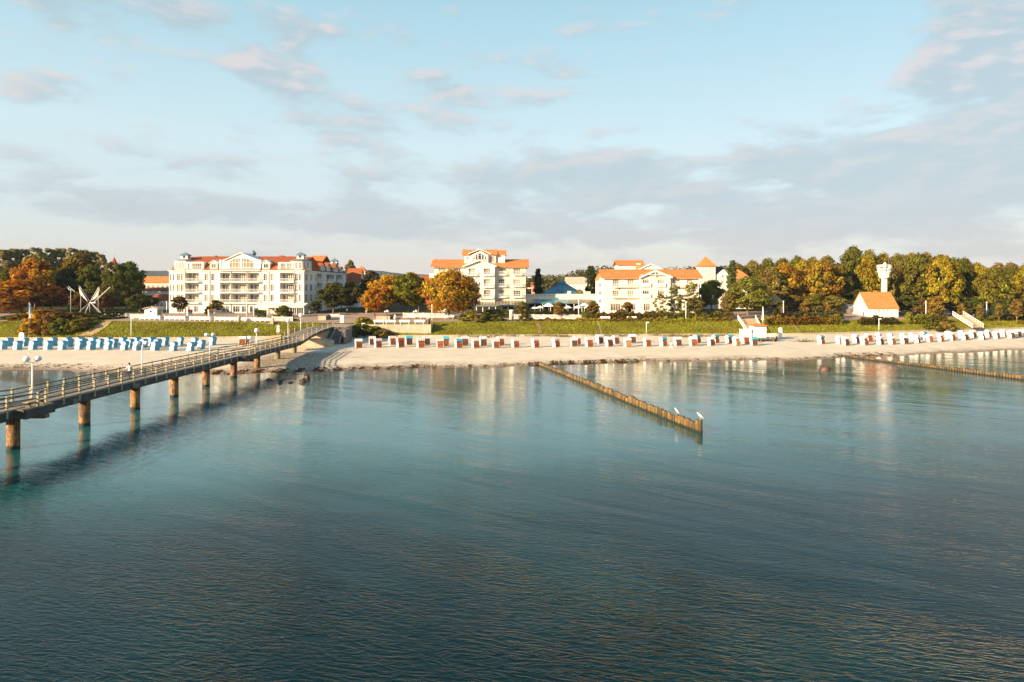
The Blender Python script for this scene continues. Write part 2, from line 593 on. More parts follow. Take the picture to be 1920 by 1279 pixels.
beach = strip('beach', sand_material(), lambda x: shore(x) - 30, lambda x: wall_y(x) + 0.1, 44, XS, wob=0.05)
a_ = beach.data.attributes.new('inland', 'FLOAT', 'POINT')
a_.data.foreach_set('value', [v.co.y - shore(v.co.x) for v in beach.data.vertices])

lawn_m = mat('lawn_grass', (0.13, 0.135, 0.018), 0.95, 0.45, 0.5, 0.6, 6, spec=0.1, dirt=(0.19, 0.13, 0.045), dirt_amt=0.8, dirt_scale=0.16)
lawn = strip('lawn', lawn_m, lambda x: wall_y(x) + 0.1, lambda x: wall_y(x) + SLOPE + 1.0, 10, XS, wob=0.10)
pave_m = mat('promenade_paving', (0.36, 0.255, 0.19), 0.9, 0.12, 0.8, 0.3, 8, spec=0.15, dirt=(0.25, 0.18, 0.13), dirt_amt=0.5)
promenade = strip('promenade', pave_m, lambda x: wall_y(x) + SLOPE + 1.0, lambda x: wall_y(x) + SLOPE + 34, 6, XS)
soil_m = mat('soil_and_turf', (0.055, 0.052, 0.02), 0.95, 0.4, 0.5, spec=0.05)
def far_z(x, y):
    return ground_z(x, y)
def path_strip(name, pts, w2, m):
    P = [G(px, py) for px, py in pts]
    Q = []
    for a, b in zip(P[:-1], P[1:]):
        for k in range(6):
            Q.append(a + (b - a) * (k / 6))
    Q.append(P[-1])
    vs, fs = [], []
    for q in Q:
        for s_ in (-1, 1):
            vs.append((q.x + s_ * w2, q.y, ground_z(q.x + s_ * w2, q.y) + .13))
    for i in range(len(Q) - 1):
        fs.append((2 * i, 2 * i + 1, 2 * i + 3, 2 * i + 2))
    me_ = bpy.data.meshes.new(name)
    me_.from_pydata(vs, [], fs)
    me_.materials.append(m)
    o_2 = bpy.data.objects.new(name, me_)
    COL.objects.link(o_2)
    o_2['kind'] = 'structure'
sandpath = mat('worn_sandy_path', (0.40, 0.27, 0.14), 0.95, 0.25, 1.5)
path_strip('path', [(158, 631), (172, 624), (190, 612), (206, 602)], 1.5, sandpath)
path_strip('path', [(1013, 626), (1011, 616), (1008, 606)], .55, mat('worn_turf', (.22, .14, .05), .95, .3, 1.5))
path_strip('path', [(1128, 626.5), (1125, 616), (1121, 606)], .22, mat('drain_stone', (.30, .23, .16), .9))
path_strip('path', [(1499, 624), (1493, 616), (1486, 607)], .22, MATS['drain_stone'])
land = strip('ground', soil_m, lambda x: wall_y(x) + SLOPE + 34, lambda x: 5300, 60, XS, dz=-0.02)
for sgn in (-1, 1):     # the shore goes on outside the frame
    xs = [-3000, -1200, -500, -240] if sgn < 0 else [280, 500, 1200, 3000]
    strip('ground', soil_m, lambda x: shore(x) - 30, lambda x: 5300, 40, xs, dz=-0.02)
lawn_xs = [x for x in XS]

# ---- hills far inland
def hill_material():
    return mat('wooded_hillside', (0.045, 0.055, 0.03), 1.0, 0.35, 0.02, spec=0.0)
hv, hf = [], []
hp = curve([(-1600, 505), (-200, 506), (230, 506.5), (330, 508), (560, 512), (650, 507), (680, 505), (715, 508), (760, 514), (800, 515), (1000, 519), (1200, 517), (1500, 515), (1900, 518), (2600, 520)])
pxs = list(range(-640, 2601, 14))
YH = 3600.0
r3 = random.Random(11)
for px in pxs:
    ztop = CAM_H + (540 - hp(px) + r3.uniform(-.5, .5)) * YH / FPX
    X = (px - 960) * YH / FPX
    for k, (yy, f) in enumerate(((2300, 0.0), (2700, .3), (3100, .68), (3450, .94), (3600, 1.0), (4000, .9), (5200, .1))):
        hv.append((X * yy / YH, yy, 10 + (ztop - 10) * f))
for i in range(len(pxs) - 1):
    for j in range(6):
        hf.append((i * 7 + j, (i + 1) * 7 + j, (i + 1) * 7 + j + 1, i * 7 + j + 1))
me = bpy.data.meshes.new('hills')
me.from_pydata(hv, [], hf)
me.polygons.foreach_set('use_smooth', [True] * len(hf))
me.materials.append(hill_material())
hills = bpy.data.objects.new('hills', me)
COL.objects.link(hills)
hills['kind'] = 'structure'
# ================================================================== pier
wood_grey = mat('weathered_wood', (0.16, 0.125, 0.095), 0.85, 0.35, 2.0, 0.4, 12, spec=0.2, dirt=(0.30, 0.24, 0.17), dirt_amt=0.5, dirt_scale=1.5)
wood_fascia = mat('dark_fascia_wood', (0.075, 0.062, 0.055), 0.85, 0.3, 1.2, 0.4, 8, spec=0.2)
wood_post = mat('post_wood', (0.42, 0.33, 0.20), 0.8, 0.25, 3.0, 0.3, 14, spec=0.2)
concrete = mat('concrete', (0.42, 0.35, 0.26), 0.9, 0.12, 0.8, 0.2, 5, spec=0.15, dirt=(0.25, 0.2, 0.15), dirt_amt=0.5, dirt_scale=0.7)
concrete_dark = mat('dark_shaded_concrete', (0.17, 0.14, 0.12), 0.9, 0.2, 0.8, spec=0.15)  # concrete tone darkened to stand for shade on walls and stairs
white_paint = mat('white_paint', (0.78, 0.75, 0.70), 0.5, 0.04, 2.0, spec=0.4)
white_metal = mat('white_metal', (0.80, 0.78, 0.75), 0.35, spec=0.5)
globe_m = mat('opal_glass', (0.82, 0.80, 0.80), 0.25, spec=0.5)
dark_metal = mat('dark_metal', (0.03, 0.03, 0.032), 0.5, spec=0.5)
grey_metal = mat('grey_metal', (0.35, 0.35, 0.36), 0.4, spec=0.5)

def deck_material():
    m = bpy.data.materials.new('deck_boards')
    m.use_nodes = True
    t = NT(m.node_tree)
    out = t.n('ShaderNodeOutputMaterial')
    p = t.n('ShaderNodeBsdfPrincipled')
    p.inputs['Roughness'].default_value = 0.8
    geo = t.n('ShaderNodeNewGeometry')
    sp = t.n('ShaderNodeSeparateXYZ')
    t.l(geo.outputs['Position'], sp.inputs[0])
    v = t.m('MULTIPLY', sp.outputs[1], 6.5)
    cell = t.n('ShaderNodeTexWhiteNoise', noise_dimensions='1D')
    t.l(t.m('FLOOR', v), cell.inputs['W'])
    gap = t.m('LESS_THAN', t.m('FRACT', v), 0.08)
    c = t.mix(cell.outputs['Value'], (0.24, 0.19, 0.14, 1), (0.36, 0.28, 0.20, 1))
    c = t.mix(t.rng(t.noise(geo.outputs['Position'], 2.0, 5, 0.6), 0.4, 0.7), c, (0.30, 0.245, 0.19, 1))
    c = t.mix(gap, c, (0.05, 0.04, 0.03, 1))
    t.l(c, p.inputs['Base Color'])
    t.l(p.outputs[0], out.inputs[0])
    return m
def rust_material(name, c1, c2, c3):
    m = bpy.data.materials.new(name)
    m.use_nodes = True
    t = NT(m.node_tree)
    out = t.n('ShaderNodeOutputMaterial')
    p = t.n('ShaderNodeBsdfPrincipled')
    p.inputs['Roughness'].default_value = 0.75
    geo = t.n('ShaderNodeNewGeometry')
    pos = geo.outputs['Position']
    sp = t.n('ShaderNodeSeparateXYZ')
    t.l(pos, sp.inputs[0])
    f = t.noise(t.vm('MULTIPLY', pos, (2.2, 2.2, 1.1)), 1.5, 6, 0.65)
    c = t.mix(t.rng(f, 0.42, 0.57), c1, c2)
    c = t.mix(t.rng(t.noise(t.vm('MULTIPLY', pos, (1, 1, 0.35)), 3.0, 5, 0.7), 0.49, 0.58), c, c3)
    edge = t.m('ADD', sp.outputs[2], t.m('MULTIPLY', f, 0.35))
    c = t.mix(t.rng(edge, 0.42, 0.62), (0.012, 0.012, 0.010, 1), c)
    t.l(c, p.inputs['Base Color'])
    b = t.n('ShaderNodeBump')
    b.inputs['Strength'].default_value = 0.6
    b.inputs['Distance'].default_value = 0.04
    t.l(f, b.inputs['Height'])
    t.l(b.outputs[0], p.inputs['Normal'])
    t.l(p.outputs[0], out.inputs[0])
    return m
rust = rust_material('rusty_steel', (0.17, 0.068, 0.022, 1), (0.34, 0.18, 0.048, 1), (0.075, 0.035, 0.02, 1))
pile_green = rust_material('green_coated_steel', (0.13, 0.15, 0.10, 1), (0.20, 0.18, 0.10, 1), (0.22, 0.10, 0.05, 1))

def dz_(y):                       # height of the pier deck
    return float(np.interp(y, [40, 55, 128, 131, 136.5, 144, 153, 160], [3.68, 3.62, 3.29, 3.32, 4.05, 4.55, 4.80, 4.80]))
PX0, PX1 = -42.95, -40.05
pier = thing('pier', 'long wooden pier on rusty round piles with timber railings', 'pier', (-41.5, 45, 0))
ys = list(np.arange(40, 128.1, 4.0)) + [130.9, 133.7, 136.5, 140, 144, 148.5, 153]
mb = MB()
for a, b in zip(ys[:-1], ys[1:]):
    x0, x1 = PX0 - (1.6 if a > 128 else 0), PX1
    za, zb = dz_(a), dz_(b)
    mb.add([(x0, a, za), (x1, a, za), (x1, b, zb), (x0, b, zb), (x0, a, za - .12), (x1, a, za - .12), (x1, b, zb - .12), (x0, b, zb - .12)],
           [(0, 1, 2, 3), (7, 6, 5, 4), (1, 5, 6, 2), (0, 3, 7, 4), (0, 4, 5, 1), (3, 2, 6, 7)])
mb.build('deck', deck_material(), pier)
for side, x in (('far', PX0), ('near', PX1)):
    for a, b in zip(ys[:-1], ys[1:]):
        xx = x - (1.6 if (a > 128 and side == 'far') else 0)
        z0, z1 = dz_(a) - .125, dz_(b) - .125
        h = 0.72 if a < 128 else 0.5
        s = 1 if side == 'near' else -1
        m_ = MB()
        m_.add([(xx - s * .16, a + .01, z0), (xx - s * .02, a + .01, z0), (xx - s * .02, b - .01, z1), (xx - s * .16, b - .01, z1)] +
               [(xx - s * .16, a + .01, z0 - h), (xx - s * .02, a + .01, z0 - h), (xx - s * .02, b - .01, z1 - h), (xx - s * .16, b - .01, z1 - h)],
               [(0, 1, 2, 3), (7, 6, 5, 4), (1, 5, 6, 2), (0, 3, 7, 4), (0, 4, 5, 1), (3, 2, 6, 7)])
        m_.build('edge_beam', wood_fascia, pier)
BAYS = [(55.0, 58.2), (100.0, 104.6)]
def rail_x(side, y):
    if side == 'near':
        return PX1 + (0.9 if any(a <= y <= b for a, b in BAYS) else 0)
    return PX0 - (0.9 if any(a <= y <= b for a, b in BAYS) else 0) - (1.6 if y > 128.5 else 0)
post_ys = [40.5 + 2.27 * k for k in range(39)]
post_ys = [y for y in post_ys] + [131.2, 133.8, 136.5, 140, 144, 148.5, 152.6]
pm = {}
for side in ('far', 'near'):
    pts = []
    for y in post_ys:
        if side == 'near' and 127.0 < y < 131.0:
            pass
        pts.append(Vector((rail_x(side, y), y, dz_(y))))
    s = 1 if side == 'near' else -1
    for p_ in pts:
        if 'p' not in pm:
            pm['p'] = MB().box(-.075, .075, -.075, .075, -.62, 1.17).mesh('post', wood_post)
        inst('post', pm['p'], pier, p_ - pier.location)
    for k in range(0, len(pts) - 1):
        a, b = pts[k], pts[k + 1]
        if side == 'near' and 126.5 < a.y < 131.3 and 128 < b.y < 131.5:
            continue
        inner = Vector((-s * .09, 0, 0))
        for hz, th in ((1.06, .11), (.66, .10), (.30, .10)):
            MB().bar(a + inner + Vector((0, -.06, hz)), b + inner + Vector((0, .06, hz)), .045, th).build('rail', wood_grey, pier)
# viewing bays with their benches
for (a, b) in BAYS:
    for s, x in ((1, PX1), (-1, PX0)):
        mb = MB().box(x + .003 * s, x + s * 1.02, a - .15, b + .15, dz_(a) - .12, dz_(a) - .004)
        mb.build('bay_deck', wood_grey, pier)
        MB().box(x + s * .88, x + s * 1.03, a - .14, b + .14, dz_(a) - .80, dz_(a) - .13).build('bay_beam', wood_fascia, pier)
        MB().box(x + s * .02, x + s * .87, a - .14, a - .02, dz_(a) - .78, dz_(a) - .13).build('bay_beam', wood_fascia, pier)
        MB().box(x + s * .02, x + s * .87, b + .02, b + .14, dz_(a) - .78, dz_(a) - .13).build('bay_beam', wood_fascia, pier)
        MB().box(x - s * .5, x + s * 1.1, (a + b) / 2 + .3, (a + b) / 2 + .9, dz_(a) - 1.10, dz_(a) - .82).build('bracket', rust, pier)
# piles with their cross beams
pile_mesh = None
for k, y in enumerate([47.5, 56.8, 66.3, 75.2, 83.9, 92.6, 101.8, 111.2, 120.8, 130.0]):
    top = dz_(y) - .86
    mb = MB()
    prof_n = 20
    mb.tube([(-41.5, y, -3), (-41.5, y, 0.2), (-41.5, y, top)], [.49, .49, .49], prof_n)
    mb.build('pile', rust if k < 8 else pile_green, pier)
    MB().box(PX0 + .2, PX1 - .2, y - .38, y + .38, top + .003, dz_(y) - .125).build('cross_beam', wood_fascia, pier)
# small junction boxes hung on the near fascia
for y in (62.6, 72.9, 88.4):
    MB().box(PX1 - .018, PX1 + .14, y - .5, y + .3, dz_(y) - .78, dz_(y) - .30).build('service_box', concrete_dark, pier)
# steps up from the pier deck to the landward ramp, and the abutment
for k in range(5):
    MB().box(PX0 - 3.8, PX0 - 1.75, 130.2 + k * .55, 130.8 + k * .55, 3.3, 3.48 + .17 * k).build('step', wood_post, pier)
abut = thing('pier_abutment', 'sunlit concrete abutment under the landward end of the pier', 'abutment', (-42, 148, 1.5))
MB().box(-44.3, -40.3, 147.0, 153.0, 1.2, 4.15).build('support_wall', concrete, abut)
MB().prism([(-43.5, 0, 1.2), (-37.6, 0, 1.2), (-37.6, 0, 2.35), (-39.5, 0, 2.75), (-42.6, 0, 2.75), (-43.5, 0, 2.3)], (0, 141.0, 0), (0, 144.5, 0)).build('foundation_block', concrete, abut)
MB().box(-39.8, -36.2, 152.4, 152.8, 1.4, 4.6).build('back_wall', concrete_dark, abut)
MB().box(-36.15, -35.75, 146.5, 152.6, 1.4, 4.4).build('side_wall', concrete_dark, abut)
st = thing('beach_stairs', 'shaded concrete stairs going down beside the pier abutment to the sand', 'stairs', (-38, 149, 1.6))
for k in range(11):
    MB().box(-39.0, -37.0, 146.3 + k * .5, 146.8 + k * .5, 1.4, 1.75 + k * .26).build('step', concrete_dark, st)
for x in (-39.1, -36.95):
    MB().prism([(0, 146.2, 1.5), (0, 146.2, 2.3), (0, 152.0, 5.0), (0, 152.0, 4.2)], (x - .05, 0, 0), (x + .05, 0, 0)).build('stringer', grey_metal, st)

# ================================================================== groynes
def groyne_material():
    m = bpy.data.materials.new('groyne_wood')
    m.use_nodes = True
    t = NT(m.node_tree)
    out = t.n('ShaderNodeOutputMaterial')
    p = t.n('ShaderNodeBsdfPrincipled')
    p.inputs['Roughness'].default_value = 0.8
    geo = t.n('ShaderNodeNewGeometry')
    pos = geo.outputs['Position']
    sp = t.n('ShaderNodeSeparateXYZ')
    t.l(pos, sp.inputs[0])
    oi = t.n('ShaderNodeObjectInfo')
    f = t.noise(t.vm('MULTIPLY', pos, (5, 5, 1.2)), 1.6, 5, 0.6)
    c = t.mix(t.rng(f, 0.3, 0.7), (0.085, 0.050, 0.016, 1), (0.27, 0.16, 0.046, 1))
    c = t.mix(t.m('MULTIPLY', t.m('POWER', oi.outputs['Random'], 1.6), 0.9), c, (0.045, 0.03, 0.014, 1))
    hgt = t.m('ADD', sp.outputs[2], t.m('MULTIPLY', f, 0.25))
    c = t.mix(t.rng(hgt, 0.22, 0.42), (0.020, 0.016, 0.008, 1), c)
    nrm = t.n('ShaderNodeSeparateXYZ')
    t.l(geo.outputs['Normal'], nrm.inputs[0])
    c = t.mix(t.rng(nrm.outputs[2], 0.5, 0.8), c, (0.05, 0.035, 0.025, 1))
    t.l(c, p.inputs['Base Color'])
    b = t.n('ShaderNodeBump')
    b.inputs['Strength'].default_value = 0.7
    b.inputs['Distance'].default_value = 0.03
    t.l(f, b.inputs['Height'])
    t.l(b.outputs[0], p.inputs['Normal'])
    t.l(p.outputs[0], out.inputs[0])
    return m
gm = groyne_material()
stump_meshes = []
for k in range(7):
    r_ = rng.uniform(.18, .23)
    mb = MB()
    tl = rng.uniform(-.03, .03)
    n = 9
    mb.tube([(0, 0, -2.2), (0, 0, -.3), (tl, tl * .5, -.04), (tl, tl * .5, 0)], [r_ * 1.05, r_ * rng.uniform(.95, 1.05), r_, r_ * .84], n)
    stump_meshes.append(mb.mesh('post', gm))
def groyne(label, a, b, n, h0, h1, jut):
    a, b = Vector(a), Vector(b)
    root = thing('groyne', label, 'groyne', (a.x, a.y, 0), 'timber groynes running out into the sea')
    d = (b - a) / (n - 1)
    side = Vector((-d.y, d.x, 0)).normalized()
    for k in range(n):
        p_ = a + d * k + side * (rng.uniform(-.035, .035) + .12 * math.sin(k * .06))
        z = h0 + (h1 - h0) * k / (n - 1) + rng.uniform(-.10, .07) - (rng.random() < .1) * .14 + (.22 if k in jut else 0)
        inst('post', stump_meshes[rng.randrange(7)], root, Vector((p_.x, p_.y, z)) - root.location, rng.uniform(0, 6.28))
    return root
g0 = on_z(1013, 686, 0.1)
g1 = on_z(1314, 812, 0.0)
groyne1 = groyne('golden wooden groyne of tight posts ending in open water with gulls', (g0.x, g0.y + .5, 0), (g1.x, g1.y, 0), 99, .62, .92, (70, 71, 97, 98))
g2, g3 = on_z(1586, 669, 0.1), on_z(1920, 713, 0)
gd = (g3 - g2)
g4 = g3 + gd * .3
groyne2 = groyne('low brown wooden groyne beyond the lone boulder, running past the frame', (g2.x, g2.y, 0), (g4.x, g4.y, 0), 96, .45, .72, (41,))

# ---- gulls
def gull(name_label, loc, rz, s=1.0):
    root = thing('gull', name_label, 'bird', loc, 'gulls on the groynes', rz)
    mb = MB()
    prof = [(0.012, -.27), (.045, -.22), (.085, -.10), (.10, .02), (.085, .12), (.055, .19), (.045, .23)]
    pts = [(0, y * .85, .24 + (y + .2) * .78) for _, y in prof] + [(0, .215, .60), (0, .245, .645), (0, .275, .65), (0, .305, .645)]
    rad = [r for r, _ in prof] + [.042, .05, .042, .018]
    mb.tube(pts, rad, 10)
    body = mb.build('body', mat('gull_white', (.8, .8, .8), .7, spec=.2), None)
    body.parent = root
    mb = MB()
    for sx in (-1, 1):
        mb.add([(sx * .085, .12, .49), (sx * .108, .0, .36), (sx * .05, -.33, .10), (sx * .03, -.24, .28), (sx * .06, .04, .52)], [(0, 1, 2, 3, 4)])
    wg = mb.build('wing', mat('gull_grey', (.4, .42, .45), .7, spec=.2), None)
    wg.parent = root
    mb = MB().tube([(0, .295, .645), (0, .34, .635), (0, .37, .615)], [.016, .013, .004], 6)
    bk = mb.build('beak', mat('beak_yellow', (.7, .4, .05), .5), None)
    bk.parent = root
    for sx in (-1, 1):
        lg = MB().tube([(sx * .035, -.01, .28), (sx * .035, .02, .0)], [.009, .009], 5).tube([(sx * .035, .01, .008), (sx * .035, .09, .008)], [.012, .012], 5).build('leg', MATS['beak_yellow'], None)
        lg.parent = root
    root.scale = (s, s, s)
    return root
tip = groyne1.children[-1]
p_ = groyne1.children[-1].location + groyne1.location
gull('white gull standing on the end post of the long groyne', (p_.x, p_.y, p_.z + .0), R(70), 1.0)
p_ = groyne1.children[-9].location + groyne1.location
gull('white gull standing a few posts in from the groyne tip', (p_.x, p_.y, p_.z + .0), R(40), .92)

# ---- boulders in the water
rock_m = mat('wet_boulder', (0.085, 0.04, 0.022), 0.55, 0.5, 1.5, 0.8, 5, spec=0.4, dirt=(0.02, 0.015, 0.012), dirt_amt=.8, dirt_scale=.8)
def boulder(label, px, py, wpx, hpx, group='boulders lying in the shallows', zbase=None, seed=0):
    base = on_z(px, py, 0) if zbase is None else G(px, py)
    sc = base.y / FPX
    rx, rz = wpx * sc / 2, hpx * sc
    rr = random.Random(seed)
    mb = MB()
    n, mm = 14, 9
    ph = [rr.uniform(0, 6) for _ in range(6)]
    for i in range(mm + 1):
        th = math.pi * i / mm
        for k in range(n):
            a = 2 * math.pi * k / n
            d = Vector((math.sin(th) * math.cos(a), math.sin(th) * math.sin(a), -math.cos(th)))
            f = 1 + .13 * math.sin(3 * d.x + ph[0]) + .1 * math.sin(4 * d.y + ph[1]) + .09 * math.sin(5 * d.z + 2 * d.x + ph[2]) + .05 * math.sin(8 * d.x + ph[3]) * math.sin(7 * d.y + ph[4])
            mb.v.append((base.x + d.x * rx * f, base.y + d.y * rx * .8 * f, base.z + d.z * rz * .9 * f))
    for i in range(mm):
        for k in range(n):
            mb.f.append((i * n + k, i * n + (k + 1) % n, (i + 1) * n + (k + 1) % n, (i + 1) * n + k)); mb.s.append(True)
    mb.f.append(tuple(reversed(range(n)))); mb.s.append(True)
    mb.f.append(tuple(mm * n + k for k in range(n))); mb.s.append(True)
    o = mb.build('boulder', rock_m, None, loc=tuple(base))
    return tag(o, label, 'rock', group)
boulder('lone reddish brown boulder in the shallows near the second groyne', 1545, 694, 24, 9, seed=1)
boulder('dark wet boulder with a sunlit side, in front of its larger neighbour', 567, 717, 14, 9, seed=2)
boulder('largest dark boulder of the cluster off the pier', 576, 712, 13, 10, seed=3)
boulder('small dark rock just behind the pair of big boulders', 575, 705, 8, 4, seed=4)
boulder('reddish small rock between the pier and the big boulders', 526, 718, 9, 6, seed=5)
boulder('flat black rock awash beside the reddish small rock', 545, 718, 9, 3, seed=6)
boulder('low dark reef rock close to the pier pile', 505, 713, 16, 3, seed=7)
boulder('low black rock breaking the surface behind the reddish rock', 528, 713, 13, 3, seed=8)
# ================================================================== building kit
plaster_white = mat('white_plaster', (0.70, 0.665, 0.60), 0.85, 0.05, 0.4, spec=0.2, dirt=(0.52, 0.47, 0.40), dirt_amt=0.5, dirt_scale=0.25, stretch=(1, 1, 0.35))
plaster_cream = mat('cream_plaster', (0.68, 0.59, 0.44), 0.85, 0.05, 0.4, spec=0.2, dirt=(0.58, 0.48, 0.34), dirt_amt=0.5, dirt_scale=0.25, stretch=(1, 1, 0.35))
plaster_pale = mat('pale_plaster', (0.70, 0.64, 0.53), 0.85, 0.05, 0.4, spec=0.2, dirt=(0.58, 0.50, 0.38), dirt_amt=0.5, dirt_scale=0.25, stretch=(1, 1, 0.35))
trim_white = mat('white_trim', (0.78, 0.75, 0.70), 0.6, 0.03, 1.0, spec=0.3)
def tile_material(name, c1, c2, dirt):
    m = bpy.data.materials.new(name)
    m.use_nodes = True
    t = NT(m.node_tree)
    out = t.n('ShaderNodeOutputMaterial')
    p = t.n('ShaderNodeBsdfPrincipled')
    p.inputs['Roughness'].default_value = 0.8
    p.inputs['Specular IOR Level'].default_value = 0.2
    geo = t.n('ShaderNodeNewGeometry')
    pos = geo.outputs['Position']
    sp = t.n('ShaderNodeSeparateXYZ')
    t.l(pos, sp.inputs[0])
    row = t.m('MULTIPLY', sp.outputs[2], 4.4)
    wn = t.n('ShaderNodeTexWhiteNoise', noise_dimensions='2D')
    cv = t.n('ShaderNodeCombineXYZ')
    t.l(t.m('FLOOR', row), cv.inputs[0])
    t.l(t.m('FLOOR', t.m('MULTIPLY', t.m('ADD', sp.outputs[0], sp.outputs[1]), 3.3)), cv.inputs[1])
    t.l(cv.outputs[0], wn.inputs['Vector'])
    c = t.mix(wn.outputs['Value'], c1, c2)
    c = t.mix(t.m('MULTIPLY', t.rng(t.noise(pos, 0.5, 6, 0.65), 0.45, 0.75), 0.55), c, dirt)
    t.l(c, p.inputs['Base Color'])
    b = t.n('ShaderNodeBump')
    b.inputs['Strength'].default_value = 0.5
    b.inputs['Distance'].default_value = 0.06
    t.l(t.m('FRACT', row), b.inputs['Height'])
    t.l(b.outputs[0], p.inputs['Normal'])
    t.l(p.outputs[0], out.inputs[0])
    return m
tile_orange = tile_material('orange_roof_tiles', (0.46, 0.155, 0.042, 1), (0.56, 0.215, 0.068, 1), (0.33, 0.10, 0.032, 1))
tile_red = tile_material('red_roof_tiles', (0.27, 0.070, 0.028, 1), (0.36, 0.105, 0.042, 1), (0.17, 0.045, 0.022, 1))
slate = mat('grey_slate', (0.16, 0.16, 0.165), 0.6, 0.15, 1.0, spec=0.4)
copper_blue = mat('blue_metal_roof', (0.10, 0.16, 0.22), 0.45, 0.15, 1.5, spec=0.5)
glass_dark = mat('dark_window_glass', (0.035, 0.032, 0.03), 0.08, 0.3, 0.6, spec=0.7)
glass_curtain = mat('curtained_window_glass', (0.15, 0.105, 0.07), 0.15, 0.35, 0.9, spec=0.6)
glass_net = mat('net_curtain_glass', (0.27, 0.215, 0.155), 0.2, 0.2, 0.9, spec=0.6)
glass_teal = mat('teal_roof_glass', (0.05, 0.23, 0.30), 0.12, 0.4, 0.5, spec=0.8)
copper_green = mat('green_copper', (0.09, 0.25, 0.19), 0.6, 0.2, 1.0, spec=0.3)
drain_m = mat('zinc_pipe', (0.32, 0.29, 0.26), 0.5, spec=0.4)

class Face:
    """a vertical wall plane: u runs along it, d runs into the building"""
    def __init__(self, ox, oy, u, n):
        self.o, self.u, self.n = Vector((ox, oy, 0)), Vector((*u, 0)), Vector((*n, 0))
        self.rot = math.atan2(self.u.y, self.u.x)
        self.Y = oy
    def pt(self, u, z, d=0.0):
        p = self.o + self.u * u + self.n * d
        return (p.x, p.y, z)
    def X(self, px):
        return (px - 960) * self.Y / FPX
    def Z(self, py):
        return CAM_H - (py - HORIZON) * self.Y / FPX
    def sideu(self, px):          # for a wall along +Y at x = o.x seen at pixel px
        return self.o.x * FPX / (px - 960) - self.o.y

def facade(mb, F, u0, u1, z0, z1, ops):
    """wall sheet with openings (u0,u1,z0,z1,depth,back): reveals, and a back wall where asked"""
    us = sorted({u0, u1, *[max(u0, min(u1, a)) for o in ops for a in o[:2]]})
    zs = sorted({z0, z1, *[max(z0, min(z1, a)) for o in ops for a in o[2:4]]})
    def hole(u, z):
        return any(o[0] < u < o[1] and o[2] < z < o[3] for o in ops)
    for a, b in zip(zs[:-1], zs[1:]):
        run = None
        for c, d in zip(us[:-1], us[1:]):
            solid = not hole((c + d) / 2, (a + b) / 2)
            if solid:
                run = (run[0], d) if run else (c, d)
            if (not solid or d == us[-1]) and run:
                mb.quad(F.pt(run[0], a), F.pt(run[1], a), F.pt(run[1], b), F.pt(run[0], b))
                run = None
    for o in ops:
        a, b, c, d, dep = o[:5]
        mb.quad(F.pt(a, c), F.pt(a, c, dep), F.pt(a, d, dep), F.pt(a, d))
        mb.quad(F.pt(b, c), F.pt(b, d), F.pt(b, d, dep), F.pt(b, c, dep))
        mb.quad(F.pt(a, c), F.pt(b, c), F.pt(b, c, dep), F.pt(a, c, dep))
        mb.quad(F.pt(a, d), F.pt(a, d, dep), F.pt(b, d, dep), F.pt(b, d))
        mb.quad(F.pt(a, c, dep), F.pt(b, c, dep), F.pt(b, d, dep), F.pt(a, d, dep))
    return mb

WIN = {}
def window(parent, F, u, z, w_, h, d=0.0, nx=2, ny=3, glass=None, fr=0.09, name='window', arch=False):
    """window centred at u with its sill at z: frame and glazing bars, pane as sub-part"""
    key = (round(w_, 1), round(h, 1), nx, ny, fr, arch)
    w_, h = key[0], key[1]
    if glass is None:
        glass = rng.choice((glass_curtain, glass_curtain, glass_net, glass_net, glass_dark))
    if key not in WIN:
        mb = MB()
        t = .06
        mb.box(-w_ / 2, -w_ / 2 + fr, -t, .03, 0, h).box(w_ / 2 - fr, w_ / 2, -t, .03, 0, h)
        mb.box(-w_ / 2 + fr, w_ / 2 - fr, -t, .03, 0, fr).box(-w_ / 2 + fr, w_ / 2 - fr, -t, .03, h - fr, h)
        for k in range(1, nx):
            x = -w_ / 2 + w_ * k / nx
            mb.box(x - fr * .42, x + fr * .42, -t * .8, .03, fr, h - fr)
        for k in range(1, ny):
            zz = h * k / ny if ny > 2 else h * .68
            mb.box(-w_ / 2 + fr, w_ / 2 - fr, -t * .6, .03, zz - fr * .25, zz + fr * .25)
        mb.box(-w_ / 2 - .08, w_ / 2 + .08, -.16, .03, -.10, -.003)
        if arch:
            n = 8
            pts = [(-w_ / 2 - .1 + (w_ + .2) * i / n, -.07, h + .02 + .34 * math.sin(math.pi * i / n)) for i in range(n + 1)]
            for i in range(n):
                mb.bar(pts[i], pts[i + 1], .09, .12)
        f = mb.mesh('window', trim_white)
        pn = MB().box(-w_ / 2 + fr * .5, w_ / 2 - fr * .5, -.012, .02, fr * .5, h - fr * .5)
        WIN[key] = (f, pn, {})
    f, pn, panes = WIN[key]
    if glass.name not in panes:
        panes[glass.name] = pn.mesh('pane', glass)
    p = Vector(F.pt(u, z, d)) - parent.location
    o = inst(name, f, parent, p, F.rot)
    inst('pane', panes[glass.name], o)
    return o

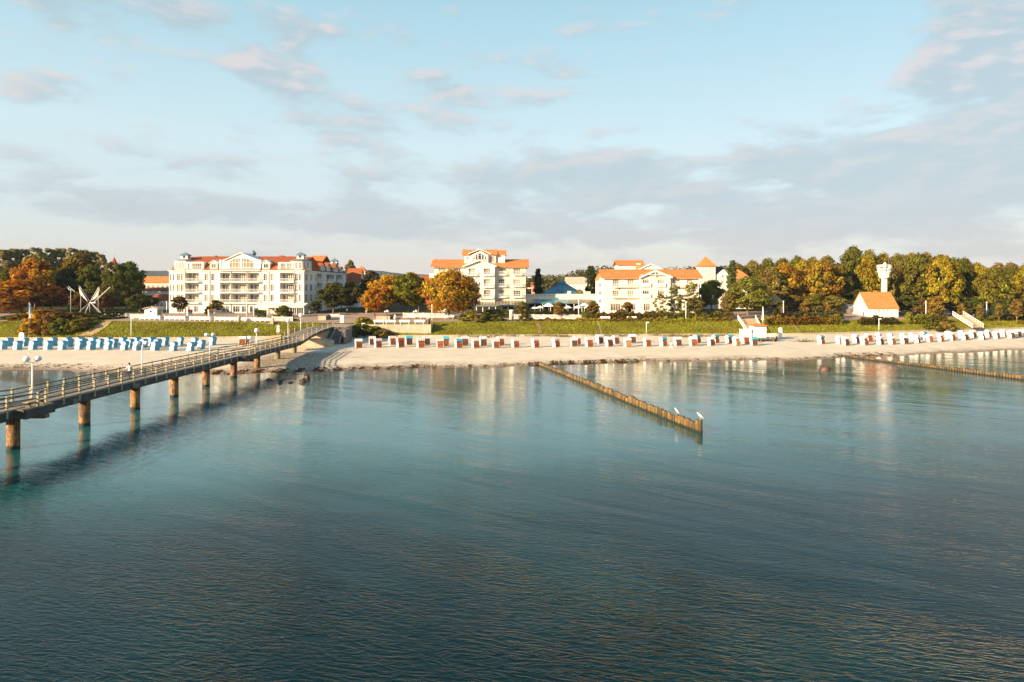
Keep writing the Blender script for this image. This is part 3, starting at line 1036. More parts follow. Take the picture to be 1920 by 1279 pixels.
BALC = {}
def balcony(parent, F, u0, u1, z, out=0.6, d=0.0, hgt=1.0, solid=False, slab_m=None, rail_m=None, inn=0.2):
    L = round(u1 - u0, 1)
    key = (L, out, hgt, solid, (slab_m or trim_white).name, inn)
    rm = rail_m or white_metal
    if key not in BALC:
        s = MB().box(-L / 2, L / 2, -out, inn, -.22, -.02).mesh('balcony', slab_m or trim_white)
        mb = MB()
        if solid:
            mb.box(-L / 2, L / 2, -out, -out + .07, .0, hgt)
        else:
            n = max(2, int(L / .22))
            for k in range(n + 1):
                x = -L / 2 + .03 + (L - .06) * k / n
                mb.box(x - .022, x + .022, -out + .02, -out + .06, 0, hgt - .06)
            mb.box(-L / 2, L / 2, -out, -out + .08, hgt - .06, hgt)
            mb.box(-L / 2, L / 2, -out, -out + .08, .06, .12)
        for sx in (-1, 1):
            if out > .3:
                if solid:
                    mb.box(sx * L / 2 - .035 - sx * .035, sx * L / 2 + .035 - sx * .035, -out + .075, 0, 0, hgt)
                else:
                    for zz in (.1, hgt * .5, hgt - .03):
                        mb.box(sx * L / 2 - .03 - sx * .03, sx * L / 2 + .03 - sx * .03, -out + .085, 0, zz - .03, zz + .03)
        BALC[key] = (s, mb.mesh('railing', rm))
    s, r_ = BALC[key]
    o = inst('balcony', s, parent, Vector(F.pt((u0 + u1) / 2, z, d)) - parent.location, F.rot)
    inst('railing', r_, o)
    return o

def gable_roof(x0, x1, y0, y1, ze, zr, axis='x', over=0.5, th=0.22, hip0=0.0, hip1=0.0):
    """pitched roof: ridge along axis, thick sheets; hip0/hip1 pull the ridge ends in"""
    mb = MB()
    if axis == 'x':
        ym = (y0 + y1) / 2
        sl = (zr - ze) / (ym - y0)
        e = ze - over * sl
        A = [(x0 - over, y0 - over, e), (x1 + over, y0 - over, e), (x1 + over - hip1 * (1 if hip1 else 0), ym, zr), (x0 - over + hip0, ym, zr)]
        B = [(x1 + over, y1 + over, e), (x0 - over, y1 + over, e), (x0 - over + hip0, ym, zr), (x1 + over - hip1, ym, zr)]
        C = [(x1 + over, y0 - over, e), (x1 + over, y1 + over, e), (x1 + over - hip1, ym, zr)] if hip1 else None
        D = [(x0 - over, y1 + over, e), (x0 - over, y0 - over, e), (x0 - over + hip0, ym, zr)] if hip0 else None
    else:
        xm = (x0 + x1) / 2
        sl = (zr - ze) / (xm - x0)
        e = ze - over * sl
        A = [(x0 - over, y1 + over, e), (x0 - over, y0 - over, e), (xm, y0 - over + hip0, zr), (xm, y1 + over - hip1, zr)]
        B = [(x1 + over, y0 - over, e), (x1 + over, y1 + over, e), (xm, y1 + over - hip1, zr), (xm, y0 - over + hip0, zr)]
        C = [(x0 - over, y0 - over, e), (x1 + over, y0 - over, e), (xm, y0 - over + hip0, zr)] if hip0 else None
        D = [(x1 + over, y1 + over, e), (x0 - over, y1 + over, e), (xm, y1 + over - hip1, zr)] if hip1 else None
    for P in (A, B, C, D):
        if P:
            mb.prism(P, (0, 0, 0), (0, 0, th))
    return mb
def pyramid(cx, cy_, half, z0, z1, n=4, th=.15):
    return MB().lathe((cx, cy_, 0), [(half * 1.414 if n == 4 else half, z0), (half * 1.414 if n == 4 else half, z0 + th), (.05, z1)], n, False, math.pi / 4 if n == 4 else math.pi / 8)

# ================================================================== white grand hotel (west, beside the pier)
Y1 = 197.0
F = Face(0, Y1, (1, 0), (0, 1))
hx, hz = F.X, F.Z
Z0 = 5.6
hotel = thing('hotel', 'long white four-storey hotel with red mansard roof, blue corner lanterns and rows of balconies', 'hotel', (hx(443), Y1, Z0), 'seafront hotels')
rows = [(513.5, 527.3), (533, 547), (552.3, 566.3)]
brow = [(511.5, 528.6), (531, 548.6), (551, 568)]
ops, jobs = [], []
def addwin(x0, x1, y0, y1, dep=.22, **kw):
    u0, u1, z0, z1 = hx(x0), hx(x1), hz(y1), hz(y0)
    ops.append((u0, u1, z0, z1, dep))
    jobs.append(('w', (u0 + u1) / 2, z0 + .12, u1 - u0 - .06, z1 - z0 - .16, dep - .05, kw))
for (a, b) in rows:
    addwin(318.8, 321.8, a + .6, b, nx=1, ny=4)
    addwin(323.8, 327, a + .6, b, nx=1, ny=4)
    addwin(332, 338, a, b, nx=2, ny=4)
    addwin(338.8, 344.8, a, b, nx=2, ny=4)
    for x0, x1 in ((383.3, 390), (396, 402.6), (494, 500.7), (507, 513.6)):
        addwin(x0, x1, a, b, nx=2, ny=3, arch=True)
    addwin(553.3, 559.2, a, b, nx=2, ny=3)
    addwin(560.2, 566.1, a, b, nx=2, ny=3)
for x0, x1 in ((332, 345), (353, 357.5), (364, 371.5), (416, 423), (423.6, 430), (437, 450), (453.5, 461.5), (468.5, 485)):
    addwin(x0, x1, 573.5, 586.5, nx=3 if x1 - x0 > 9 else 2, ny=2, glass=rng.choice((glass_dark, glass_dark, glass_curtain)))
loggias = [(347.6, 373.0), (412.2, 431.8), (434.6, 462.8), (465.2, 486.2), (524.6, 551.2)]
for (a, b) in brow:
    for x0, x1 in loggias:
        ops.append((hx(x0), hx(x1), hz(b), hz(a), 1.5))
mb = facade(MB(), F, hx(317), hx(570), Z0 - 1, hz(508), ops)
XR, XL = hx(570), hx(317)
F2 = Face(XR, Y1, (0, 1), (-1, 0))
su = F2.sideu
ops2, jobs2 = [], []
for (a, b) in rows:
    z0, z1 = hz(b), hz(a)
    for x0, x1 in ((572.6, 577.0), (581.6, 585.9), (590.4, 593.2), (606, 607.6)):
        u0, u1 = su(x0), su(x1)
        ops2.append((u0, u1, z0, z1, .2))
        jobs2.append(((u0 + u1) / 2, z0 + .12, u1 - u0 - .06, z1 - z0 - .16, .15))
    for x0, x1 in ((594.2, 603.6), (612, 627), (630.5, 642.5)):
        ops2.append((su(x0), su(x1), z0 - .1, z1 + .3, 1.5))
facade(mb, F2, 0, su(649), Z0 - 1, hz(508), ops2)
YB = Y1 + su(649)
# remaining walls: left end and back, closing the shell
mb.quad((XL, Y1, Z0 - 1), (XL, Y1, hz(508)), (XL, Y1 + 15, hz(508)), (XL, Y1 + 15, Z0 - 1))
mb.quad((XL, Y1 + 15, Z0 - 1), (XL, Y1 + 15, hz(508)), (XR - 12, Y1 + 15, hz(508)), (XR - 12, Y1 + 15, Z0 - 1))
mb.quad((XR, YB, Z0 - 1), (XR, YB, hz(508)), (XR - 12, YB, hz(508)), (XR - 12, YB, Z0 - 1))
mb.quad((XR - 12, Y1 + 15, Z0 - 1), (XR - 12, Y1 + 15, hz(508)), (XR - 12, YB, hz(508)), (XR - 12, YB, Z0 - 1))
mb.build('wall', plaster_white, hotel, fix=False)
# cornice and storey bands
mb = MB().box(XL - .25, XR + .25, Y1 - .25, Y1 + .1, hz(508.6), hz(506.9))
mb.box(XR - .1, XR + .25, Y1 + .1, YB + .2, hz(508.6), hz(506.9))
mb.build('cornice', trim_white, hotel)
MB().box(XL - .06, XR + .06, Y1 - .06, Y1 + .02, hz(570.2), hz(569.2)).build('string_course', trim_white, hotel)
for k, u, z, w_, h, d, kw in jobs:
    window(hotel, F, u, z, w_, h, d, **kw)
for u, z, w_, h, d in jobs2:
    window(hotel, F2, u, z, w_, h, d, nx=2 if w_ > .5 else 1, ny=3, glass=rng.choice((glass_dark, glass_dark, glass_curtain)))
for (a, b) in brow:
    for i, (x0, x1) in enumerate(loggias):
        u0, u1, zf = hx(x0), hx(x1), hz(b)
        balcony(hotel, F, u0 - .15, u1 + .15, zf + .02, .75, rail_m=white_metal)
        W_ = u1 - u0
        window(hotel, F, u0 + W_ * .20, zf + .1, .95, 2.25, 1.46, nx=1, ny=3, glass=rng.choice((glass_dark, glass_dark, glass_curtain)), name='balcony_door')
        window(hotel, F, u0 + W_ * .64, zf + .1, W_ * .55, 2.25, 1.46, nx=4 if W_ > 3.6 else 3, ny=2, glass=rng.choice((glass_net, glass_curtain, glass_net, glass_dark)), name='balcony_door')
    z0 = hz(b)
    for x0, x1 in ((594.2, 603.6), (612, 627), (630.5, 642.5)):
        u0, u1 = su(x0), su(x1)
        balcony(hotel, F2, u0, u1, z0 + .1, .5)
        window(hotel, F2, (u0 + u1) / 2, z0 + .2, (u1 - u0) * .7, 2.2, 1.46, nx=3, ny=2, glass=glass_dark, name='balcony_door')
for px in (347, 393.3, 433.2, 464, 504, 552.2):
    MB().tube([(hx(px), Y1 - .12, Z0), (hx(px), Y1 - .12, hz(508))], [.07, .07], 6).build('drain_pipe', drain_m, hotel)
# mansard roof
ze, zk, zr = hz(506.9), 21.05, 22.75
yk, yr = Y1 + 2.2, Y1 + 7.5
xa, xb = hx(322), hx(572)
prof = [(Y1 - .3, ze), (yk, zk), (yr, zr), (Y1 + 12.8, zk), (Y1 + 15.3, ze)]
mb = MB()
mb.prism([(0, y, z) for y, z in prof], (xa, 0, 0), (xb, 0, 0))
mb.build('roof', tile_red, hotel)
mb = MB()
mb.prism([(0 + XR + .3, 0, ze), (XR - 2.6, 0, zk), (XR - 7.5, 0, zr - .3), (XR - 12.3, 0, ze)], (0, Y1 + 9, 0), (0, YB + .3, 0))
mb.build('roof', mat('shaded_brown_tiles', (.13, .062, .042), .8, .25, 1.0), hotel)  # brown tiles, darkened for the shade on the receding wing
# ridge cap and chimneys
MB().box(xa + 4, xb - 3, yr - .12, yr + .12, zr - .05, zr + .12).build('ridge_cap', tile_red, hotel)
for px, s in ((528, 1.0), (404.5, .35)):
    c = at(px, 482, yr)
    MB().box(c.x - .7 * s, c.x + .7 * s, yr - .4, yr + .4, zr - .4, hz(477) if s == 1 else zr + .35).build('chimney', tile_red, hotel)
c = at(475.5, 480, yr)
mb = MB().lathe((c.x, yr, zr - .3), [(.55, 0), (.55, .9), (.75, .95), (.85, 1.3), (.5, 1.75), (.2, 2.1), (.05, 2.3)], 10)
mb.build('cupola', copper_blue, hotel)

def attic_box(x0, x1, ytop, ybot=507, dep=5.0, y0=.35, wins=(), glass=None, name='attic_wall', roof=None, side=0.0):
    a, b, z1, z0 = hx(x0), hx(x1), hz(ytop), hz(ybot)
    Fa = Face(0, Y1 + y0, (1, 0), (0, 1))
    m_ = MB().box(a, b, Y1 + y0, Y1 + y0 + dep, z0, z1)
    m_.build(name, plaster_white, hotel)
    for (u0, u1, v0, v1, nx, ny) in wins:
        window(hotel, Fa, (hx(u0) + hx(u1)) / 2, hz(v1), hx(u1) - hx(u0), hz(v0) - hz(v1), -.03, nx=nx, ny=ny, glass=glass)
    return Fa
# west corner turret storey, glazed terrace, dormers, big central gable, east terrace and turret
attic_box(326.5, 347.3, 489.2, wins=((329, 333.4, 492.5, 505, 2, 3), (335, 339.4, 492.5, 505, 2, 3), (341, 345.4, 492.5, 505, 2, 3)), glass=glass_net, y0=.03)
attic_box(347.5, 381.5, 491.0, y0=.02, dep=4.6, wins=((351.5, 355.5, 493, 505.5, 1, 3), (360, 378, 493, 505.5, 5, 1)), glass=glass_curtain)
balcony(hotel, F, hx(346), hx(383), hz(507.4) + .1, .15)
for x0, x1 in ((392, 409.5), (490, 507.4)):
    xm = (x0 + x1) / 2
    a, b = hx(x0), hx(x1)
    y_ = Y1 - .02
    mb = MB().prism([(a + .25, y_, hz(505.5)), (b - .25, y_, hz(505.5)), (b - .25, y_, hz(493)), ((a + b) / 2, y_, hz(488.6)), (a + .25, y_, hz(493))], (0, 0, 0), (0, 2.8, 0))
    dm = mb.build('dormer', plaster_white, hotel)
    g_ = MB()
    for sx, xe in ((-1, a - .05), (1, b + .05)):
        g_.prism([(xe, y_ - .25, hz(494.2)), ((a + b) / 2, y_ - .25, hz(487.9)), ((a + b) / 2, y_ - .25, hz(487.1)), (xe, y_ - .25, hz(493.3))], (0, 0, 0), (0, 3.4, 0))
    g_.build('dormer_roof', trim_white, dm)
    window(hotel, F, (a + b) / 2, hz(502.8), 1.35, 1.35, -.05, nx=2, ny=2, arch=True, glass=glass_dark if x0 > 450 else glass_curtain)
# central gable
a, b, m0 = hx(411.7), hx(486.8), hx(452)
yc = Y1 + .05
gz = MB().prism([(a, yc, hz(507)), (b, yc, hz(507)), (b, yc, hz(488.2)), (hx(478), yc, hz(485.0)), (m0, yc, hz(475.3)), (hx(424), yc, hz(486.2)), (a, yc, hz(488.2))], (0, 0, 0), (0, 7, 0))
gz.build('gable_wall', plaster_white, hotel)
mb = MB()
for xe, ye in ((hx(419), 488.4), (hx(485.6), 488.4)):
    mb.prism([(xe, yc - .4, hz(ye + .9)), (m0, yc - .4, hz(474.9)), (m0, yc - .4, hz(473.7)), (xe, yc - .4, hz(ye - .6))], (0, 0, 0), (0, 7.8, 0))
mb.build('gable_roof', trim_white, hotel)
fan = thing('gable_window', None, None, (m0, yc - .03, hz(504)))
bpy.data.objects.remove(fan)
fan_pts = [(hx(431), 504), (hx(475), 504), (hx(475), 489.6), (hx(466), 485.6), (m0, 483), (hx(438), 485.6), (hx(431), 489.6)]
pn = MB().prism([(x, yc - .02, hz(y)) for x, y in fan_pts], (0, 0, 0), (0, .015, 0)).build('gable_window', glass_net, hotel)
mb = MB()
for k in range(len(fan_pts)):
    p0, p1 = fan_pts[k], fan_pts[(k + 1) % len(fan_pts)]
    mb.bar((p0[0], yc - .06, hz(p0[1])), (p1[0], yc - .06, hz(p1[1])), .08, .12, up=(0, 1, 0))
for px in (436.5, 442, 447, 452, 457, 462, 468.5):
    ztop = np.interp(px, [431, 438, 452, 466, 475], [489.6, 485.6, 483, 485.6, 489.6])
    mb.box(hx(px) - (.05 if px != 452 else .3), hx(px) + (.05 if px != 452 else .3), yc - .09, yc - .03, hz(504), hz(ztop))
mb.box(hx(431), hx(475), yc - .085, yc - .035, hz(492) - .05, hz(492) + .05)
mb.build('gable_mullion', trim_white, pn)
for x0, x1 in ((411.2, 415.2), (485.2, 489)):
    MB().box(hx(x0), hx(x1), Y1 - .1, Y1 + 4, hz(507), hz(487)).build('parapet_pier', plaster_white, hotel)
balcony(hotel, F, hx(413), hx(488), hz(507.6) + .1, .55, hgt=.85, slab_m=plaster_white)
attic_box(521.5, 549.5, 491.6, y0=.02, dep=4.6, wins=((526, 535, 493, 506, 3, 1), (537.5, 546, 493, 506, 3, 2)), glass=glass_curtain)
balcony(hotel, F, hx(520), hx(551), hz(507.4) + .1, .15)
# corner turret rooms and lanterns
def turret(cx, cy_, half, z0, z1, zhip, lant, zl0, zl1, ztip, n=8, flag=True):
    ph = math.pi / n
    tb = MB().lathe((cx, cy_, 0), [(half, z0), (half, z1)], n, False, ph).build('turret', plaster_white, hotel)
    MB().lathe((cx, cy_, 0), [(half + .35, z1), (half + .35, z1 + .14), (lant * .9, zhip)], n, False, ph).build('turret_roof', slate, tb)
    if half > 1.5:
        ap = half * math.cos(ph)
        for k in range(n):
            a_ = ph * 2 * k + math.pi / 2 * 0
            ang = 2 * math.pi * k / n
            nx_, ny_ = math.cos(ang), math.sin(ang)
            if ny_ > .3:
                continue
            Ft = Face(cx + nx_ * ap, cy_ + ny_ * ap, (-ny_, nx_), (-nx_, -ny_))
            for du in (-.55, .55):
                window(hotel, Ft, du, z0 + .5, .85, (z1 - z0) - .8, -.03, nx=2, ny=3, glass=glass_curtain if nx_ < .3 else glass_dark)
    lb = MB().box(cx - lant, cx + lant, cy_ - lant, cy_ + lant, zhip - .5, zl1).build('lantern', plaster_white, hotel)
    MB().lathe((cx, cy_ - lant, 0), [(.02, zl0 + .8), (.02, zl0 + .81)], 6).build('louvre', slate, lb)
    mb = MB()
    for d_ in ((0, -1), (1, 0)):
        c_ = Vector((cx + d_[0] * (lant + .012), cy_ + d_[1] * (lant + .012), (zl0 + zl1) / 2 + .1))
        ax = Vector((-d_[1], d_[0], 0)) * lant * .42
        vs = [c_ + ax * math.cos(t_) + Vector((0, 0, lant * .42 * math.sin(t_))) for t_ in [2 * math.pi * k / 10 for k in range(10)]]
        mb.add(vs, [tuple(range(10))])
    mb.build('round_opening', glass_dark, lb, fix=False)
    pr = pyramid(cx, cy_, lant * 1.25, zl1, ztip).build('lantern_roof', copper_blue, lb)
    MB().tube([(cx, cy_, ztip - .1), (cx, cy_, ztip + .75)], [.05, .02], 5).build('spike', slate, pr)
cL = at(347, 480, Y1 + 3.5)
turret(cL.x, Y1 + 3.9, 2.9, hz(507), hz(489.5), hz(484.5), 1.0, hz(484.5), hz(478.3), hz(472.3))
cR = at(565.5, 480, Y1 + 3)
turret(cR.x, Y1 + 2.6, 2.95, hz(507), hz(489.5), hz(484.5), 1.0, hz(484.5), hz(478.3), hz(472))
F3 = Face(0, 236, (1, 0), (0, 1))
cC = at(627.5, 490, 236)
zz3 = F3.Z
turret(cC.x, 236, 1.3, zz3(505), zz3(496), zz3(492), .95, zz3(494), zz3(490.5), zz3(484.5))
# dormer gables and slate skirt along the receding wing
for k, (px, w2, zt) in enumerate(((606, 2.1, 21.2), (617, 2.0, 21.0), (631, 2.3, 20.7), (641, 1.6, 20.2))):
    yy = Y1 + su(px)
    zb = ze + .1
    mb = MB().prism([(0, yy - w2, zb), (0, yy + w2, zb), (0, yy + w2, zb + 1.7), (0, yy, zt + .5), (0, yy - w2, zb + 1.7)], (XR - 6, 0, 0), (XR - .15, 0, 0))
    dm = mb.build('dormer', plaster_white, hotel)
    g_ = MB()
    for s in (-1, 1):
        g_.prism([(0, yy + s * (w2 + .3), zb + 1.45), (0, yy, zt + .52), (0, yy, zt + .78), (0, yy + s * (w2 + .3), zb + 1.7)], (XR - 6.4, 0, 0), (XR + .1, 0, 0))
    g_.build('dormer_roof', tile_red, dm)
    Fd = Face(XR - .15, yy, (0, 1), (-1, 0))
    window(hotel, Fd, 0, zb + .4, 1.2, 1.5, -.03, nx=2, ny=2, glass=glass_dark)
gable_roof(at(588, 0, 212).x, at(611, 0, 212).x, 208, 216, 21.6, 23.2, 'x', .3).build('roof', tile_orange, hotel)
# ground-floor restaurant awning with its posts and glass screen
aw = thing('restaurant_awning', 'long white awning over the restaurant terrace at the foot of the white hotel', 'awning', (hx(532), Y1 - 2.5, 5.3))
a, b = hx(486.5), hx(578.5)
zt, zb_ = hz(568.3), hz(573.6)
n = 7
for k in range(n):
    xa_, xb_ = a + (b - a) * k / n + .05, a + (b - a) * (k + 1) / n - .05
    MB().prism([(0, Y1 - .3, zt), (0, Y1 - 4.6, zb_), (0, Y1 - 4.65, zb_ - .35), (0, Y1 - 4.55, zb_ - .35), (0, Y1 - .3, zt - .12)], (xa_, 0, 0), (xb_, 0, 0)).build('awning_panel', mat('awning_cloth', (.72, .66, .58), .9, .05, .8), aw)
for k in range(n + 1):
    x = a + (b - a) * k / n
    MB().box(x - .06, x + .06, Y1 - 4.5, Y1 - 4.38, 5.2, zb_ - .1).build('post', white_metal, aw)
sc_ = thing('glass_screen', 'glazed wind screen of the restaurant terrace under the white awning', 'screen', (hx(562), Y1 - 4.4, 5.3))
mb = MB()
a2, b2 = hx(546), hx(577)
for k in range(9):
    x = a2 + (b2 - a2) * k / 8
    mb.box(x - .04, x + .04, Y1 - 4.3, Y1 - 4.22, 5.3, 7.9)
mb.box(a2, b2, Y1 - 4.32, Y1 - 4.2, 6.1, 6.16).box(a2, b2, Y1 - 4.32, Y1 - 4.2, 7.85, 7.95)
mb.build('frame', white_metal, sc_)
MB().box(a2, b2, Y1 - 4.27, Y1 - 4.25, 5.4, 7.8).build('pane', glass_dark, sc_)

# ================================================================== cream hotel in the middle
Y2 = 205.0
F = Face(0, Y2, (1, 0), (0, 1))
hx, hz = F.X, F.Z
Z0 = 5.9
hotel2 = thing('hotel', 'cream hotel with bright orange roofs, central pediment and a roof pavilion, behind the golden tree', 'hotel', (hx(900), Y2, Z0), 'seafront hotels')
ops, jobs, bal = [], [], []
wr = [(503.5, 515), (523.6, 537), (544, 557)]
FB = Face(0, Y2 - 1.6, (1, 0), (0, 1))      # the projecting middle bay
opsB, jobsB = [], []
for (a, b) in wr:
    for x0, x1 in ((823, 834.6), (851.2, 863.6), (934.2, 947), (962.6, 976.4)):
        ops.append((hx(x0), hx(x1), hz(b), hz(a), .25))
        jobs.append(((hx(x0) + hx(x1)) / 2, hz(b) + .1, hx(x1) - hx(x0) - .08, hz(a) - hz(b) - .15, .2))
        bal.append((hx(x0) - .35, hx(x1) + .45, hz(b) - .02))
    for x0, x1 in ((878.4, 891.2), (907.2, 919.4)):
        opsB.append((FB.X(x0), FB.X(x1), FB.Z(b), FB.Z(a), .5))
        jobsB.append(((FB.X(x0) + FB.X(x1)) / 2, FB.Z(b) + .1, FB.X(x1) - FB.X(x0) - .08, FB.Z(a) - FB.Z(b) - .15, .42))
mb = facade(MB(), F, hx(814), hx(985.6), Z0 - 1.5, hz(500.5), ops)
xa, xb = hx(814), hx(985.6)
YE = Y2 + 13
for x in (xa, xb):
    mb.quad((x, Y2, Z0 - 1.5), (x, YE, Z0 - 1.5), (x, YE, hz(500.5)), (x, (Y2 + YE) / 2, hz(487.5)), (x, Y2, hz(500.5)))
mb.quad((xa, YE, Z0 - 1.5), (xb, YE, Z0 - 1.5), (xb, YE, hz(500.5)), (xa, YE, hz(500.5)))
mb.build('wall', plaster_cream, hotel2, fix=False)
x0, x1 = FB.X(872.6), FB.X(927.6)
mb = facade(MB(), FB, x0, x1, Z0 - 1.5, FB.Z(499.8), opsB)
for x in (x0, x1):
    mb.quad((x, Y2 - 1.6, Z0 - 1.5), (x, Y2 + .1, Z0 - 1.5), (x, Y2 + .1, FB.Z(499.8)), (x, Y2 - 1.6, FB.Z(499.8)))
xm = FB.X(899)
mb.quad((x0, Y2 - 1.6, FB.Z(499.8)), (x1, Y2 - 1.6, FB.Z(499.8)), (xm, Y2 - 1.6, FB.Z(488.6)))
mb.build('bay_wall', plaster_pale, hotel2, fix=False)
for u, z, w_, h, d in jobs:
    window(hotel2, F, u, z, w_, h, d, nx=3, ny=2)
for u, z, w_, h, d in jobsB:
    window(hotel2, FB, u, z, w_, h, d, nx=3, ny=2)
for u0, u1, z in bal:
    balcony(hotel2, F, u0, u1, z, .8, hgt=.95)
for k, (a, b) in enumerate(wr):
    for q0, q1 in ((874, 894.5), (904.5, 925.5)) if k < 2 else ((895.5, 925.5),):
        balcony(hotel2, FB, FB.X(q0), FB.X(q1), FB.Z(b + 1.5), .75, hgt=1.05)
    MB().box(xa - .05, xb + .05, Y2 - .06, Y2 - .003, hz(b + 3.6), hz(b + 2.8)).build('string_course', trim_white, hotel2)
for u in (873.4, 883.5 - 8.5, 896.5, 902.5, 926.8):
    MB().box(FB.X(u) - .14, FB.X(u) + .14, Y2 - 1.68, Y2 - 1.603, Z0, FB.Z(500)).build('pilaster', trim_white, hotel2)
gable_roof(hx(811.5), hx(988), Y2, YE, hz(501) + .15, hz(486.0), 'x', .7).build('roof', tile_orange, hotel2)
mb = MB()
for k in range(34):                       # rafter ends under the eaves
    x = hx(811) + (hx(989) - hx(811)) * k / 33
    mb.box(x - .07, x + .07, Y2 - .75, Y2, hz(502.4), hz(501.4))
rt = mb.build('rafter_end', trim_white, hotel2)
rt['kind'] = 'stuff'
# pediment of the bay
pz, pe = FB.Z(487.6), FB.Z(500.6)
mb = MB()
for xe in (FB.X(867.5), FB.X(931)):
    mb.prism([(xe, Y2 - 2.3, pe - .1), (xm, Y2 - 2.3, pz - .25), (xm, Y2 - 2.3, pz + .1), (xe, Y2 - 2.3, pe + .3)], (0, 0, 0), (0, 1.2, 0))
mb.build('pediment', trim_white, hotel2)
mb = MB()
for xe in (FB.X(868), FB.X(930.5)):
    mb.prism([(xe, 0, pe + .32), (xm, 0, pz + .12), (xm, 0, pz + .3), (xe, 0, pe + .5)], (0, Y2 - 2.2, 0), (0, Y2 + 5, 0))
mb.build('roof', tile_orange, hotel2)
# roof pavilion
Yp = Y2 + 2.5
Fp = Face(0, Yp, (1, 0), (0, 1))
ax, az = Fp.X, Fp.Z
pv = MB().box(ax(870.5), ax(929.5), Yp, Yp + 7, az(496), az(477)).build('pavilion', plaster_white, hotel2)
MB().box(ax(929.6), ax(946.5), Yp + .6, Yp + 6, az(493), az(477.5)).build('pavilion_annex', plaster_white, hotel2)
gable_roof(ax(868.5), ax(930), Yp, Yp + 7, az(477.6), az(468.2), 'x', .4).build('pavilion_roof', tile_orange, pv)
gable_roof(ax(931), ax(948), Yp + .6, Yp + 6, az(477.6), az(469.2), 'x', .2).build('pavilion_roof', tile_orange, pv)
xm2 = ax(899.5)
mb = MB()
yb = Yp - .9
mb.prism([(ax(884), yb, az(496)), (ax(915.5), yb, az(496)), (ax(915.5), yb, az(478.5)), (xm2, yb, az(469.6)), (ax(884), yb, az(478.5))], (0, 0, 0), (0, 3, 0))
mb.build('pavilion_bay', plaster_white, hotel2)
mb = MB()
for xe in (ax(878), ax(921)):
    mb.prism([(xe, yb - .5, az(477.4)), (xm2, yb - .5, az(468.6)), (xm2, yb - .5, az(467.2)), (xe, yb - .5, az(476.0))], (0, 0, 0), (0, 3.6, 0))
mb.build('bay_gable', trim_white, hotel2)
Fq = Face(0, yb, (1, 0), (0, 1))
for u0, u1, v0 in ((887, 890.5, 480), (891.5, 896, 476.5), (896.5, 902.5, 474.5), (903, 907.5, 476.5), (908.5, 912, 480)):
    window(hotel2, Fq, (Fq.X(u0) + Fq.X(u1)) / 2, Fq.Z(487.5), Fq.X(u1) - Fq.X(u0), Fq.Z(v0) - Fq.Z(487.5), -.03, nx=1, ny=2, glass=glass_dark)
window(hotel2, Fp, (ax(874.5) + ax(878)) / 2, az(487), .6, .9, -.03, nx=1, ny=2, glass=glass_curtain)
window(hotel2, Fp, (ax(918.5) + ax(927)) / 2, az(492), 1.3, 2.0, -.03, nx=2, ny=1, glass=glass_net)
for px, py0, py1 in ((899.5, 468, 460.5), (867.5, 470, 461), (929.5, 469, 464.5), (817, 486, 481), (984.5, 486, 482)):
    p0 = at(px, py0, Yp + 1)
    MB().tube([(p0.x, Yp + 3, Fp.Z(py0) - .4), (p0.x, Yp + 3, Fp.Z(py1))], [.09, .03], 6).build('finial', tile_orange, hotel2)
# end balconies and the glazed veranda on the ground floor
for z in (519.2, 539.5):
    MB().box(hx(985.7), hx(996.5), Y2 + .4, Y2 + 3, hz(z + 1.6), hz(z)).build('end_balcony', trim_white, hotel2)
MB().box(hx(804.5), hx(813.9), Y2 + .4, Y2 + 3, hz(521), hz(513)).build('end_balcony', plaster_white, hotel2)
vr = MB().prism([(0, Y2 - .05, hz(563.5)), (0, Y2 - 5.5, hz(571.2)), (0, Y2 - 5.5, hz(572)), (0, Y2 - .05, hz(564.5))], (hx(893), 0, 0), (hx(978), 0, 0)).build('veranda_roof', glass_net, hotel2)
mb = MB()
for k in range(15):
    x = hx(893) + (hx(978) - hx(893)) * k / 14
    mb.bar((x, Y2 - .05, hz(563.3)), (x, Y2 - 5.55, hz(571.0)), .09, .1)
mb.build('glazing_bar', mat('bronze_frame', (.09, .10, .09), .5), vr)
MB().box(hx(893), hx(978), Y2 - 5.6, Y2 - 5.35, hz(574.2), hz(572.1)).build('gutter', mat('teal_gutter', (.10, .16, .15), .5), hotel2)
MB().box(hx(895), hx(976), Y2 - 5.2, Y2 - 5.15, Z0 - 1, hz(574.3)).build('veranda_glass', glass_dark, hotel2)
for k in range(8):
    x = hx(895) + (hx(976) - hx(895)) * k / 7
    MB().box(x - .09, x + .09, Y2 - 5.32, Y2 - 5.21, Z0 - 1, hz(574.3)).build('veranda_post', trim_white, hotel2)

# ================================================================== glass-domed restaurant between the cream hotels
Y3 = 212.0
F = Face(0, Y3, (1, 0), (0, 1))
hx, hz = F.X, F.Z
rest = thing('restaurant', 'low restaurant with blue glass cone roof between the two cream hotels', 'restaurant', (hx(1055), Y3, 5.8))
wl = MB().box(hx(986.5), hx(1131), Y3, Y3 + 18, hz(569), hz(556)).build('parapet_wall', plaster_pale, rest)
MB().box(hx(992), hx(1126), Y3 + 1.5, Y3 + 17, 4.8, hz(569.1)).build('dining_room', mat('dark_interior', (.035, .028, .022), .9), rest)
mb = MB()
mb.box(hx(986), hx(1131), Y3 + .1, Y3 + .18, hz(552.2), hz(551.4)).box(hx(986), hx(1131), Y3 + .1, Y3 + .18, hz(554), hz(553.6))
for k in range(19):
    x = hx(986) + (hx(1131) - hx(986)) * k / 18
    mb.box(x - .05, x + .05, Y3 + .08, Y3 + .2, hz(556), hz(551.3))
mb.build('terrace_railing', white_metal, rest)
MB().box(hx(987), hx(1130), Y3 + .125, Y3 + .14, hz(555.8), hz(552.6)).build('railing_glass', mat('pale_glass', (.45, .43, .40), .1, spec=.6), rest)
